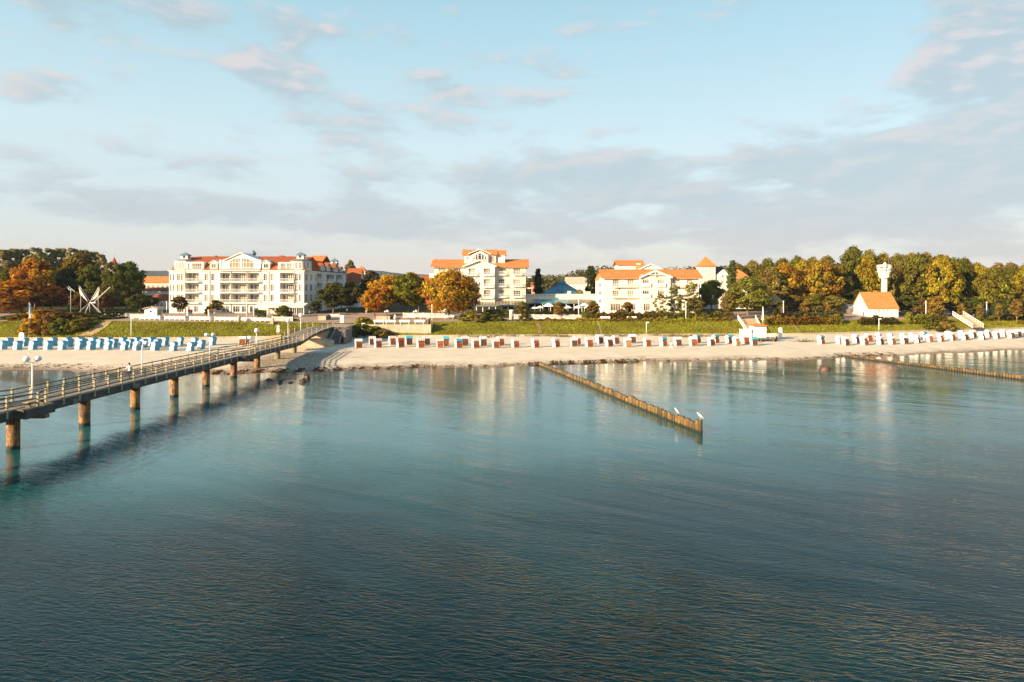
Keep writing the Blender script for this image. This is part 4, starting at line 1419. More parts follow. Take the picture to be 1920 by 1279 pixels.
# canopy: sloping teal glass panels
n = 24
cx0, cx1 = hx(1001), hx(1119)
for k in range(n):
    a, b = cx0 + (cx1 - cx0) * k / n, cx0 + (cx1 - cx0) * (k + 1) / n
    MB().prism([(0, Y3 - .1, hz(561.3)), (0, Y3 - 3.4, hz(567.4)), (0, Y3 - 3.4, hz(568)), (0, Y3 - .1, hz(561.9))], (a + .05, 0, 0), (b - .05, 0, 0)).build('canopy_panel', glass_teal if k < 13 or k > 21 else glass_curtain, rest)
MB().box(cx0 - .2, cx1 + .2, Y3 - 3.55, Y3 - 3.42, hz(569), hz(567.6)).build('canopy_beam', MATS['teal_gutter'], rest)
for k in range(9):
    x = cx0 + .2 + (cx1 - cx0 - .4) * k / 8
    MB().box(x - .07, x + .07, Y3 - 3.4, Y3 - 3.26, 5.0, hz(569.1)).build('canopy_post', trim_white, rest)
# cone: segment panels with ribs between
ctr = at(1054, 552, Y3 + 9)
cz0, cz1 = CAM_H - (553 - 540) * (Y3 + 9) / FPX, CAM_H - (531.5 - 540) * (Y3 + 9) / FPX
Rb, Rt = 43.5 * (Y3 + 9) / FPX, 6.5 * (Y3 + 9) / FPX
n = 28
rib = MB()
for k in range(n):
    a0, a1 = 2 * math.pi * k / n, 2 * math.pi * (k + 1) / n
    for j in range(4):
        r0, r1 = Rb + (Rt - Rb) * j / 4, Rb + (Rt - Rb) * (j + 1) / 4
        za, zb = cz0 + (cz1 - cz0) * j / 4, cz0 + (cz1 - cz0) * (j + 1) / 4
        if math.sin((a0 + a1) / 2) < .35:
            g = .012
            MB().quad((ctr.x + r0 * math.cos(a0 + g), Y3 + 9 + r0 * math.sin(a0 + g), za + .03), (ctr.x + r0 * math.cos(a1 - g), Y3 + 9 + r0 * math.sin(a1 - g), za + .03),
                      (ctr.x + r1 * math.cos(a1 - g), Y3 + 9 + r1 * math.sin(a1 - g), zb - .03), (ctr.x + r1 * math.cos(a0 + g), Y3 + 9 + r1 * math.sin(a0 + g), zb - .03)).build('roof_pane', glass_teal, rest, fix=False)
    rib.bar((ctr.x + Rb * math.cos(a0), Y3 + 9 + Rb * math.sin(a0), cz0 + .03), (ctr.x + Rt * math.cos(a0), Y3 + 9 + Rt * math.sin(a0), cz1 + .03), .10, .10)
for j in range(5):
    rr_, zz_2 = Rb + (Rt - Rb) * j / 4, cz0 + (cz1 - cz0) * j / 4
    for k in range(n):
        a0, a1 = 2 * math.pi * k / n, 2 * math.pi * (k + 1) / n
        rib.bar((ctr.x + rr_ * math.cos(a0), Y3 + 9 + rr_ * math.sin(a0), zz_2 + .02), (ctr.x + rr_ * math.cos(a1), Y3 + 9 + rr_ * math.sin(a1), zz_2 + .02), .08, .07)
rib.build('roof_rib', mat('blue_frame', (.05, .14, .20), .5), rest)
MB().lathe((ctr.x, Y3 + 9, cz1 - .1), [(Rt + .1, 0), (Rt + .1, .55), (Rt + .25, .6), (Rt * .55, 1.0), (.1, 1.25)], 16, False).build('roof_cap', copper_green, rest)
MB().box(hx(1065), hx(1071), Y3 + 1, Y3 + 2.2, hz(551.5), hz(545.8)).build('roof_vent', plaster_cream, rest)
MB().box(hx(1098), hx(1108), Y3 + 1, Y3 + 2.4, hz(551.5), hz(546.8)).build('roof_vent', plaster_cream, rest)

# ================================================================== cream hotel on the east side
Y4 = 200.0
F = Face(0, Y4, (1, 0), (0, 1))
hx, hz = F.X, F.Z
Z0 = 5.9
hotel3 = thing('hotel', 'pale cream three-storey hotel with a long orange roof and centre gable, behind young pines', 'hotel', (hx(1220), Y4, Z0), 'seafront hotels')
FB = Face(0, Y4 - 1.2, (1, 0), (0, 1))
ops, jobs, bal, opsB, jobsB = [], [], [], [], []
wr = [(524.2, 537.2), (544.2, 557.4)]
for i, (a, b) in enumerate(wr):
    for x0, x1 in ((1148.6, 1160.8), (1176.6, 1188.6), (1260.4, 1272), (1288.4, 1298.6)):
        ops.append((hx(x0), hx(x1), hz(b), hz(a), .25))
        jobs.append(((hx(x0) + hx(x1)) / 2, hz(b) + .1, hx(x1) - hx(x0) - .08, hz(a) - hz(b) - .15, .2, 3, 2))
    for x0, x1 in ((1147.5, 1195.5), (1258, 1301)):
        bal.append((hx(x0), hx(x1), hz(b + .6)))
    for x0, x1 in ((1204.8, 1217.6), (1233.2, 1246)):
        opsB.append((FB.X(x0), FB.X(x1), FB.Z(b - 5), FB.Z(a), .3))
        jobsB.append(((FB.X(x0) + FB.X(x1)) / 2, FB.Z(b - 5) + .1, FB.X(x1) - FB.X(x0) - .08, FB.Z(a) - FB.Z(b - 5) - .15, .24, 3, 2))
for x0, x1 in ((1144.8, 1164), (1178, 1192), (1264, 1280)):
    ops.append((hx(x0), hx(x1), hz(583.5), hz(569), .3))
    jobs.append(((hx(x0) + hx(x1)) / 2, hz(583.5) + .05, hx(x1) - hx(x0) - .08, hz(569) - hz(583.5) - .12, .22, 4, 2))
opsB.append((FB.X(1206.8), FB.X(1219.4), FB.Z(583.5), FB.Z(569), .3))
jobsB.append((FB.X(1213.1), FB.Z(583.5) + .05, FB.X(1219.4) - FB.X(1206.8) - .08, FB.Z(569) - FB.Z(583.5) - .12, .24, 3, 2))
xa, xb, YE = hx(1133), hx(1310), Y4 + 11
zE = hz(521)
mb = facade(MB(), F, xa, xb, Z0 - 1.5, zE, ops)
for x in (xa, xb):
    mb.quad((x, Y4, Z0 - 1.5), (x, YE, Z0 - 1.5), (x, YE, zE), (x, (Y4 + YE) / 2, hz(507)), (x, Y4, zE))
mb.quad((xa, YE, Z0 - 1.5), (xb, YE, Z0 - 1.5), (xb, YE, zE), (xa, YE, zE))
mb.build('wall', plaster_pale, hotel3, fix=False)
x0, x1, xm = FB.X(1200.5), FB.X(1257), FB.X(1228.3)
mb = facade(MB(), FB, x0, x1, Z0 - 1.5, FB.Z(519.5), opsB)
for x in (x0, x1):
    mb.quad((x, Y4 - 1.2, Z0 - 1.5), (x, Y4 + .1, Z0 - 1.5), (x, Y4 + .1, FB.Z(519.5)), (x, Y4 - 1.2, FB.Z(519.5)))
mb.quad((x0, Y4 - 1.2, FB.Z(519.5)), (x1, Y4 - 1.2, FB.Z(519.5)), (xm, Y4 - 1.2, FB.Z(508.6)))
mb.build('bay_wall', plaster_pale, hotel3, fix=False)
for u, z, w_, h, d, nx, ny in jobs:
    window(hotel3, F, u, z, w_, h, d, nx=nx, ny=ny)
for u, z, w_, h, d, nx, ny in jobsB:
    window(hotel3, FB, u, z, w_, h, d, nx=nx, ny=ny)
for u0, u1, z in bal:
    balcony(hotel3, F, u0, u1, z, .8, hgt=.95, slab_m=plaster_cream)
for (a, b) in wr:
    for q0, q1 in ((1203.5, 1220), (1231.5, 1248)):
        balcony(hotel3, FB, FB.X(q0), FB.X(q1), FB.Z(b - .5), .4, hgt=.85, solid=True, slab_m=plaster_cream)
gable_roof(hx(1131.5), hx(1313), Y4, YE, hz(521.6) + .1, hz(505.5), 'x', .7).build('roof', tile_orange, hotel3)
mb = MB()
for k in range(34):
    x = hx(1132) + (hx(1313) - hx(1132)) * k / 33
    mb.box(x - .07, x + .07, Y4 - .72, Y4, hz(523), hz(522.1))
mb.build('rafter_end', trim_white, hotel3)['kind'] = 'stuff'
pz, pe = FB.Z(507.2), FB.Z(520.8)
mb = MB()
for xe in (FB.X(1198.5), FB.X(1260)):
    mb.prism([(xe, Y4 - 1.9, pe - .2), (xm, Y4 - 1.9, pz - .35), (xm, Y4 - 1.9, pz + .15), (xe, Y4 - 1.9, pe + .3)], (0, 0, 0), (0, .5, 0))
mb.box(xm - .15, xm + .15, Y4 - 1.7, Y4 - 1.55, FB.Z(519), pz - .1).box(x0, x1, Y4 - 1.72, Y4 - 1.57, FB.Z(516), FB.Z(515))
mb.build('gable_trim', trim_white, hotel3)
MB().prism([(FB.X(1209), 0, FB.Z(518.6)), (FB.X(1247.5), 0, FB.Z(518.6)), (xm, 0, FB.Z(510.5))], (0, Y4 - 1.215, 0), (0, Y4 - 1.25, 0)).build('gable_panel', mat('ochre_panel', (.55, .36, .16), .8, .1, 1.0), hotel3)
mb = MB()
for xe in (FB.X(1198), FB.X(1260.5)):
    mb.prism([(xe, 0, pe + .32), (xm, 0, pz + .16), (xm, 0, pz + .36), (xe, 0, pe + .52)], (0, Y4 - 1.85, 0), (0, Y4 + 5, 0))
mb.build('roof', tile_orange, hotel3)
for z in (534, 554):
    MB().box(xb + .01, hx(1315), Y4 + .4, Y4 + 3, hz(z + 5.5), hz(z - 1)).build('end_balcony', trim_white, hotel3)
MB().box(hx(1152), hx(1156), Y4 - .9, Y4 - .85, hz(540), hz(536)).build('parasol_fold', trim_white, hotel3)
# wing behind
wing = thing('hotel_wing', 'short orange-roofed wing and white gable rising behind the east hotel roof', 'building', (at(1220, 500, 222).x, 222, 6))
Fw = Face(0, 222, (1, 0), (0, 1))
hx, hz = Fw.X, Fw.Z
MB().box(hx(1158.5), hx(1206), 222, 229, 6, hz(497)).build('wall', plaster_white, wing)
gable_roof(hx(1157.5), hx(1207), 222, 229, hz(497), hz(488.3), 'x', .4).build('roof', tile_orange, wing)
MB().box(hx(1192.5), hx(1202), 221.4, 222.8, hz(505), hz(496)).build('chimney', tile_orange, wing)
MB().box(hx(1193.5), hx(1201), 221.6, 222.6, hz(496), hz(494.3)).build('chimney_cap', trim_white, wing)
yg = 219.0
Fg = Face(0, yg, (1, 0), (0, 1))
MB().prism([(Fg.X(1199), yg, 8), (Fg.X(1242), yg, 8), (Fg.X(1242), yg, Fg.Z(505.5)), (Fg.X(1221), yg, Fg.Z(496)), (Fg.X(1199), yg, Fg.Z(505.5))], (0, 0, 0), (0, 3, 0)).build('gable_wall', plaster_white, wing)
mb = MB()
for xe in (Fg.X(1197), Fg.X(1244)):
    mb.prism([(xe, yg - .4, Fg.Z(506.3)), (Fg.X(1221), yg - .4, Fg.Z(495.9)), (Fg.X(1221), yg - .4, Fg.Z(494.7)), (xe, yg - .4, Fg.Z(505.1))], (0, 0, 0), (0, 4, 0))
mb.build('gable_roof', trim_white, wing)
annex = thing('gabled_annex', 'narrow white annex with small orange gables at the west end of the east hotel', 'building', (at(1126, 560, 206).x, 206, 6))
Fa = Face(0, 206, (1, 0), (0, 1))
MB().prism([(Fa.X(1120.5), 206, 5), (Fa.X(1134), 206, 5), (Fa.X(1134), 206, Fa.Z(524)), (Fa.X(1125), 206, Fa.Z(513.5)), (Fa.X(1120.5), 206, Fa.Z(524))], (0, 0, 0), (0, 5, 0)).build('wall', plaster_white, annex)
MB().prism([(Fa.X(1119.5), 205.6, Fa.Z(526)), (Fa.X(1125), 205.6, Fa.Z(513)), (Fa.X(1133), 205.6, Fa.Z(523)), (Fa.X(1133), 205.6, Fa.Z(521.5)), (Fa.X(1125), 205.6, Fa.Z(511.6)), (Fa.X(1119.5), 205.6, Fa.Z(524.6))], (0, 0, 0), (0, 5.6, 0)).build('roof', tile_orange, annex)
for v in (530, 545, 560):
    window(annex, Fa, Fa.X(1124.5), Fa.Z(v + 8), .9, 1.3, -.03, nx=2, ny=2, glass=glass_dark)

# ================================================================== villa with square tower, east
Y5 = 236.0
F = Face(0, Y5, (1, 0), (0, 1))
hx, hz = F.X, F.Z
villa = thing('villa', 'white villa with a square tower under a steep orange pyramid roof, beside a dark thuja', 'villa', (hx(1340), Y5, 6))
MB().box(hx(1313.5), hx(1341.5), Y5, Y5 + 5.2, 5, hz(499.5)).build('tower', plaster_pale, villa)
pyramid((hx(1313.5) + hx(1341.5)) / 2, Y5 + 2.6, 2.95, hz(500), hz(479.8)).build('tower_roof', tile_orange, villa)
for u in (1322.5, 1329, 1335.5):
    window(villa, F, hx(u), hz(503.5), .5, .5, -.03, nx=1, ny=1, glass=glass_dark)
for u in (1326, 1329.6, 1333.2):
    window(villa, F, hx(u), hz(516.5), .42, .85, -.03, nx=1, ny=1, glass=glass_dark)
window(villa, F, hx(1329.5), hz(532.5), 1.3, 1.4, -.03, nx=3, ny=2, glass=glass_dark)
MB().prism([(hx(1342), Y5 + .5, 5), (hx(1367), Y5 + .5, 5), (hx(1367), Y5 + .5, hz(516)), (hx(1359), Y5 + .5, hz(505.3)), (hx(1342), Y5 + .5, hz(517))], (0, 0, 0), (0, 8, 0)).build('gable_wall', plaster_white, villa)
MB().prism([(hx(1341.7), Y5 + 1.2, hz(517)), (hx(1367), Y5 + 1.2, hz(517)), (hx(1367), Y5 + 4.5, hz(500.5)), (hx(1341.7), Y5 + 4.5, hz(500.5))], (0, 0, 0), (0, 0, .2)).build('roof', mat('brown_roof', (.085, .062, .058), .8, .2, 1.0), villa)
for u, v in ((1355.5, 521), (1363, 521), (1354.5, 532.5), (1363, 532.5)):
    window(villa, F, hx(u), hz(v), .75, 1.2, .45, nx=2, ny=2, glass=glass_dark)
MB().prism([(hx(1380), Y5 - 1, hz(527)), (hx(1414), Y5 - 1, hz(527)), (hx(1391), Y5 + 3, hz(506.5)), (hx(1380), Y5 + 3, hz(506.5))], (0, 0, 0), (0, .05, .25)).build('side_roof', tile_orange, villa)
MB().box(hx(1380), hx(1410), Y5 - .6, Y5 + 6, 5, hz(526.5)).build('side_wall', plaster_white, villa)

# ================================================================== white house with steep roof, and the watchtower
house = thing('house', 'small white house with a steep orange tiled roof at the foot of the watchtower', 'house', (108.5, 204.7, 4.6))
xa, xb, ya, yb = 104.4, 113.2, 200.0, 209.4
zb0, ze, zr = 4.0, 7.50, 12.05
Fh = Face(0, ya, (1, 0), (0, 1))
Fs = Face(xa, ya, (0, 1), (1, 0))
ops = [(Fh.X(a), Fh.X(b), Fh.Z(585.8), Fh.Z(580), .15) for a, b in ((1647, 1651.5), (1655, 1659), (1662.2, 1666.2))] + [(Fh.X(1677.5), Fh.X(1681), Fh.Z(586), Fh.Z(581.5), .15)]
mb = facade(MB(), Fh, xa, xb, zb0, ze, ops)
opsS = [(2.5, 3.4, 4.9, 6.5, .15), (6.2, 6.9, 4.9, 6.5, .15)]
facade(mb, Fs, 0, yb - ya, zb0, ze, opsS)
mb.quad((xa, ya, ze), (xa, yb, ze), (xa, (ya + yb) / 2, zr))
mb.quad((xb, ya, zb0), (xb, yb, zb0), (xb, yb, ze), (xb, (ya + yb) / 2, zr), (xb, ya, ze))
mb.quad((xa, yb, zb0), (xb, yb, zb0), (xb, yb, ze), (xa, yb, ze))
mb.build('wall', plaster_white, house, fix=False)
gable_roof(xa, xb, ya, yb, ze, zr, 'x', .25, .16).build('roof', tile_orange, house)
for o in ops:
    window(house, Fh, (o[0] + o[1]) / 2, o[2] + .02, o[1] - o[0], o[3] - o[2] - .05, .1, nx=2, ny=2, glass=glass_dark)
for o in opsS:
    window(house, Fs, (o[0] + o[1]) / 2, o[2] + .02, o[1] - o[0], o[3] - o[2] - .05, .1, nx=1, ny=2, glass=glass_dark)
window(house, Fs, 4.75, 8.6, .95, 1.05, -.03, nx=2, ny=2, glass=glass_dark)
c = at(1641, 550, 204.7)
MB().box(c.x - .3, c.x + .3, 204.4, 205, 11.6, 12.6).build('chimney', tile_orange, house)
lean = thing('lean_to', 'white flat lean-to with a pale canopy against the gable of the white house', 'shed', (at(1592, 590, 210).x, 210, 4.5))
MB().box(at(1586, 0, 210).x, at(1597, 0, 210).x, 209.6, 213, 4.2, 7.0).build('wall', plaster_white, lean)
MB().prism([(0, 209, 7.0), (0, 213.2, 7.0), (0, 213.2, 7.8), (0, 211, 8.4), (0, 209, 7.7)], (at(1588, 0, 210).x, 0, 0), (at(1601, 0, 210).x, 0, 0)).build('canopy', mat('canvas_white', (.7, .68, .64), .9), lean)

Yt = 213.0
tc_ = at(1658.2, 540, Yt)
tower = thing('watchtower', 'white concrete watchtower with an octagonal lookout cabin and railing on top', 'tower', (tc_.x, Yt, 4.5))
tz = lambda py: CAM_H - (py - 540) * Yt / FPX
pxm = Yt / FPX
MB().lathe((tc_.x, Yt, 0), [(5.4 * pxm, 3.5), (5.4 * pxm, tz(520.5))], 20).build('shaft', mat('tower_concrete', (.56, .50, .43), .85, .06, .8, dirt=(.4, .34, .28), dirt_amt=.4, dirt_scale=.5), tower)
ph = math.pi / 8
MB().lathe((tc_.x, Yt, 0), [(8.00 * pxm, tz(521.5)), (9.24 * pxm, tz(519)), (9.94 * pxm, tz(514.6)), (9.94 * pxm, tz(513.8)), (11.09 * pxm, tz(511)), (11.79 * pxm, tz(509.8)), (11.79 * pxm, tz(504.4)), (12.50 * pxm, tz(504.2)), (12.50 * pxm, tz(502.8)), (10.5 * pxm, tz(502.6))], 8, False, ph).build('cabin', plaster_white, tower)
ap = 11.79 * pxm * math.cos(ph)
for k in range(8):
    ang = 2 * math.pi * k / 8
    nx_, ny_ = math.cos(ang), math.sin(ang)
    if ny_ > .3:
        continue
    Ft = Face(tc_.x + nx_ * ap, Yt + ny_ * ap, (-ny_, nx_), (-nx_, -ny_))
    for du in (-.42, .42):
        window(tower, Ft, du, tz(509.2), .6, .75, -.02, nx=1, ny=1, glass=glass_curtain if k % 2 else glass_dark, fr=.07)
mb = MB()
for zt_ in (tz(497.2), tz(499.6)):
    for k in range(8):
        a0, a1 = ph + 2 * math.pi * k / 8, ph + 2 * math.pi * (k + 1) / 8
        r_ = 11.97 * pxm
        mb.bar((tc_.x + r_ * math.cos(a0), Yt + r_ * math.sin(a0), zt_), (tc_.x + r_ * math.cos(a1), Yt + r_ * math.sin(a1), zt_), .12, .12)
for k in range(8):
    a0 = ph + 2 * math.pi * k / 8
    r_ = 11.97 * pxm
    mb.box(tc_.x + r_ * math.cos(a0) - .06, tc_.x + r_ * math.cos(a0) + .06, Yt + r_ * math.sin(a0) - .06, Yt + r_ * math.sin(a0) + .06, tz(503), tz(497))
mb.build('railing', white_metal, tower)
MB().lathe((tc_.x, Yt, 0), [(.35, tz(502.8)), (.35, tz(496.5))], 8).ball((tc_.x + .2, Yt, tz(494.6)), .42).build('searchlight', white_paint, tower)
MB().tube([(tc_.x + 7.4 * pxm, Yt, tz(503)), (tc_.x + 7.4 * pxm, Yt, tz(481))], [.035, .02], 5).build('antenna', grey_metal, tower)

# ================================================================== town houses seen between the trees
def town_house(label, px0, px1, ytop, yeave, ybase, Y, roof_m, wall_m, axis='y', dep=7, wins=0, hip=False, name='town_house'):
    A = lambda px: (px - 960) * Y / FPX
    Zf = lambda py: CAM_H - (py - HORIZON) * Y / FPX
    x0, x1 = A(px0), A(px1)
    root = thing(name, label, 'house', ((x0 + x1) / 2, Y, Zf(ybase)))
    zb, ze_, zt_ = Zf(ybase) - 1, Zf(yeave), Zf(ytop)
    mb = MB()
    xm_ = (x0 + x1) / 2
    if hip:
        mb.box(x0, x1, Y, Y + (x1 - x0), zb, ze_)
    elif axis == 'y':
        mb.prism([(x0, Y, zb), (x1, Y, zb), (x1, Y, ze_), (xm_, Y, zt_), (x0, Y, ze_)], (0, 0, 0), (0, dep, 0))
    else:
        mb.prism([(0, Y, zb), (0, Y + dep, zb), (0, Y + dep, ze_), (0, Y + dep / 2, zt_), (0, Y, ze_)], (x0, 0, 0), (x1, 0, 0))
    mb.build('wall', wall_m, root)
    if hip:
        pyramid(xm_, Y + (x1 - x0) / 2, (x1 - x0) / 2 + .35, ze_, zt_).build('roof', roof_m, root)
    else:
        gable_roof(x0, x1, Y, Y + dep, ze_ + .06, zt_ + .06, axis, .35, .18).build('roof', roof_m, root)
    Ff = Face(0, Y, (1, 0), (0, 1))
    for k in range(wins):
        u = x0 + (x1 - x0) * (k + .5) / wins
        window(root, Ff, u, ze_ - 2.2, 1.0, 1.3, -.03, nx=2, ny=2, glass=rng.choice((glass_dark, glass_curtain)))
    return root
town_house('white corner tower under a steep orange pyramid roof behind the green plane trees', 668.5, 684.5, 497.6, 510.5, 580, 262, tile_orange, plaster_white, hip=True, wins=2, name='corner_tower')
town_house('pale tower with a small orange pyramid roof peeping over the golden trees', 766.5, 781.5, 509.2, 518, 580, 275, tile_orange, plaster_cream, hip=True, wins=1, name='corner_tower')
town_house('town house with a large steep dark red roof next to the white corner tower', 648, 673, 503.5, 530, 580, 250, tile_red, plaster_white, 'x', 10)
town_house('brick-red gabled house right beside the white corner tower', 676, 689, 514, 522, 580, 270, tile_red, tile_red, 'y', 8)
town_house('grey flat-looking house with a dark roof behind the golden treetops', 689, 702, 513, 517, 580, 290, slate, plaster_pale, 'x', 8, 2)
town_house('low red-roofed house close to the cream hotel, half hidden by the golden tree', 786, 808, 517.5, 527, 580, 285, tile_red, tile_red, 'x', 8)
town_house('beige house with an orange low-pitched roof at the west end of the white hotel', 265, 318, 519, 530, 545, 255, tile_orange, plaster_cream, 'x', 9, 6)
town_house('house with a long dull red roof in front of the beige house', 268, 318, 540, 545.5, 552, 240, tile_red, plaster_white, 'x', 8, 0)
town_house('small white gabled house tucked against the west wing of the white hotel', 284, 315, 553, 563, 585, 226, tile_red, plaster_white, 'x', 6, 4)
town_house('white house with a long sloping pink roof on the rise behind the glass cone', 1062, 1112, 520, 532, 560, 330, mat('pale_pink_roof', (.50, .36, .28), .8, .1, 1), plaster_white, 'x', 10, 0)
town_house('tiny red-roofed villa standing above the treetops of the wood', 1838, 1866, 498.5, 507.5, 530, 420, tile_red, plaster_white, hip=True, wins=3)
town_house('pink and red garden house seen past the end balconies of the cream hotel', 997, 1003, 530, 535, 575, 250, tile_red, mat('pink_wall', (.5, .24, .2), .9), 'x', 5)
cs = thing('church_spire', 'slim red church spire with a weathervane poking out of the western trees', 'church', (at(214, 490, 420).x, 420, 8))
A = at(214, 495, 420)
MB().lathe((A.x, 420, 0), [(2.1, 8), (2.1, at(0, 497, 420).z)], 8).build('tower', plaster_cream, cs)
MB().lathe((A.x, 420, 0), [(2.4, at(0, 497, 420).z), (.08, at(0, 482, 420).z)], 8, False).build('spire', tile_red, cs)
MB().tube([(A.x, 420, at(0, 483, 420).z), (A.x, 420, at(0, 467, 420).z)], [.1, .04], 5).box(A.x - .8, A.x + .8, 419.95, 420.05, at(0, 471, 420).z, at(0, 470.2, 420).z).build('weathervane', grey_metal, cs)
gz_ = thing('thatched_pavilion', 'round thatched pavilion under the trees east of the stairs', 'pavilion', (at(1449, 575, 205).x, 205, 5))
A = at(1449, 575, 205)
MB().lathe((A.x, 205, 0), [(3.6, at(0, 571, 205).z), (3.5, at(0, 569.5, 205).z), (2.2, at(0, 560, 205).z), (.7, at(0, 552, 205).z), (.1, at(0, 551.5, 205).z)], 14).build('roof', mat('thatch', (.42, .24, .10), .95, .3, 2.0, .5, 8), gz_)
for k in range(8):
    a_ = 2 * math.pi * k / 8
    MB().tube([(A.x + 3 * math.cos(a_), 205 + 3 * math.sin(a_), 4.5), (A.x + 3 * math.cos(a_), 205 + 3 * math.sin(a_), at(0, 570, 205).z)], [.1, .1], 6).build('post', wood_grey, gz_)
# ================================================================== trees, shrubs, grass
def leaf_material(name, trans=0.35):
    m = bpy.data.materials.new(name)
    m.use_nodes = True
    t = NT(m.node_tree)
    out = t.n('ShaderNodeOutputMaterial')
    oi = t.n('ShaderNodeObjectInfo')
    va = t.n('ShaderNodeAttribute', attribute_name='leafvar')
    vb = t.n('ShaderNodeAttribute', attribute_name='clumpvar')
    hs = t.n('ShaderNodeHueSaturation')
    t.l(oi.outputs['Color'], hs.inputs['Color'])
    t.l(t.rng(vb.outputs['Fac'], 0, 1, 0.47, 0.525, False), hs.inputs['Hue'])
    t.l(t.m('MULTIPLY', t.rng(va.outputs['Fac'], 0, 1, 0.55, 1.45, False), t.rng(vb.outputs['Fac'], 0, 1, 0.75, 1.25, False)), hs.inputs['Value'])
    col = hs.outputs[0]
    d = t.n('ShaderNodeBsdfDiffuse')
    tr = t.n('ShaderNodeBsdfTranslucent')
    t.l(col, d.inputs[0])
    t.l(t.mix(1.0, col, (1.0, 0.95, 0.6, 1), 'MULTIPLY'), tr.inputs[0])
    mx = t.n('ShaderNodeMixShader')
    mx.inputs[0].default_value = trans
    t.l(d.outputs[0], mx.inputs[1])
    t.l(tr.outputs[0], mx.inputs[2])
    t.l(mx.outputs[0], out.inputs[0])
    return m
LEAF = leaf_material('leaves', 0.42)
NEEDLE = leaf_material('needles', 0.15)
bark = mat('bark', (0.17, 0.115, 0.065), 0.9, 0.35, 2.5, 0.5, 9, spec=0.1)
bark_pale = mat('pale_bark', (0.30, 0.20, 0.10), 0.9, 0.3, 2.5, 0.4, 9, spec=0.1)

def leaf_mesh(name, pts, clump, size, m, seed, up=0.25, elong=1.0, out=None):
    """one small quad per leaf spray at pts (N,3)"""
    r = np.random.default_rng(seed)
    n = len(pts)
    nrm = r.normal(size=(n, 3))
    if out is None:
        nrm[:, 2] = np.abs(nrm[:, 2]) + up
    else:
        nrm = nrm * .62 + out * 1.15
        nrm[:, 2] += up
    nrm /= np.linalg.norm(nrm, axis=1)[:, None]
    t = r.normal(size=(n, 3))
    t -= nrm * (t * nrm).sum(1)[:, None]
    t /= np.linalg.norm(t, axis=1)[:, None]
    b = np.cross(nrm, t)
    s = size * r.uniform(.6, 1.35, n)[:, None]
    t, b = t * s * elong, b * s
    fold = nrm * s * .25
    V = np.stack([pts - t - b * .55, pts + t * .1 - b + fold * .4, pts + t + b * .5, pts - t * .2 + b + fold], 1).reshape(-1, 3)
    me = bpy.data.meshes.new(name)
    me.vertices.add(4 * n)
    me.vertices.foreach_set('co', V.astype(np.float32).ravel())
    me.loops.add(4 * n)
    me.loops.foreach_set('vertex_index', np.arange(4 * n, dtype=np.int32))
    me.polygons.add(n)
    me.polygons.foreach_set('loop_start', np.arange(0, 4 * n, 4, dtype=np.int32))
    me.polygons.foreach_set('loop_total', np.full(n, 4, dtype=np.int32))
    for nm, val in (('leafvar', np.repeat(r.random(n), 4)), ('clumpvar', np.repeat(clump, 4))):
        a = me.attributes.new(nm, 'FLOAT', 'POINT')
        a.data.foreach_set('value', val.astype(np.float32))
    me.materials.append(m)
    me.update()
    me.validate()
    return me

def crown_points(seed, H, Wd, z0, nclump, per, shape='broad', crad=.13):
    r = np.random.default_rng(seed)
    P, C, O = [], [], []
    lob = [(r.uniform(0, 6.28), r.uniform(.75, 1.12), r.integers(2, 5)) for _ in range(3)]
    for k in range(nclump):
        u = r.random()
        zt = u
        a = r.uniform(0, 6.28)
        if shape == 'broad':
            prof = math.sin(math.pi * min(1, (.10 + .90 * zt)) ** .78) ** .55
        elif shape == 'round':
            prof = math.sin(math.pi * (.06 + .92 * zt)) ** .6
        elif shape == 'tall':
            prof = (math.sin(math.pi * (.08 + .90 * zt)) ** .45) * (1 - .25 * zt)
        elif shape == 'column':
            prof = min(1, zt * 6 + .35) * (1 - zt ** 1.6) ** .8 + .03
        elif shape == 'dome':
            prof = math.sqrt(max(0, 1 - zt ** 2)) ** .9
        elif shape == 'layer':
            zt = (math.floor(zt * 5) + .25 + r.normal() * .06) / 5
            prof = (1 - .75 * zt) * .9
        f = 1 + .16 * math.sin(a * lob[0][2] + lob[0][0] + zt * 3) + .10 * math.sin(a * 5 + lob[1][0] - zt * 6)
        rad = Wd / 2 * prof * f * (r.random() ** .33 if shape != 'layer' else r.random() ** .5)
        c = np.array([rad * math.cos(a), rad * math.sin(a), z0 + (H - z0) * zt])
        cr = crad * Wd * r.uniform(.6, 1.25)
        q = r.normal(size=(per, 3))
        q /= np.linalg.norm(q, axis=1)[:, None]
        q *= (r.random(per) ** .45)[:, None] * cr
        q[:, 2] *= .62 if shape != 'layer' else .3
        P.append(c + q)
        ax = c - np.array([0, 0, z0 + (H - z0) * .45])
        ax = ax / max(.1, np.linalg.norm(ax))
        O.append(q / (cr * .8) + ax * .55)
        C.append(np.full(per, r.random()))
    return np.concatenate(P), np.concatenate(C), np.concatenate(O)

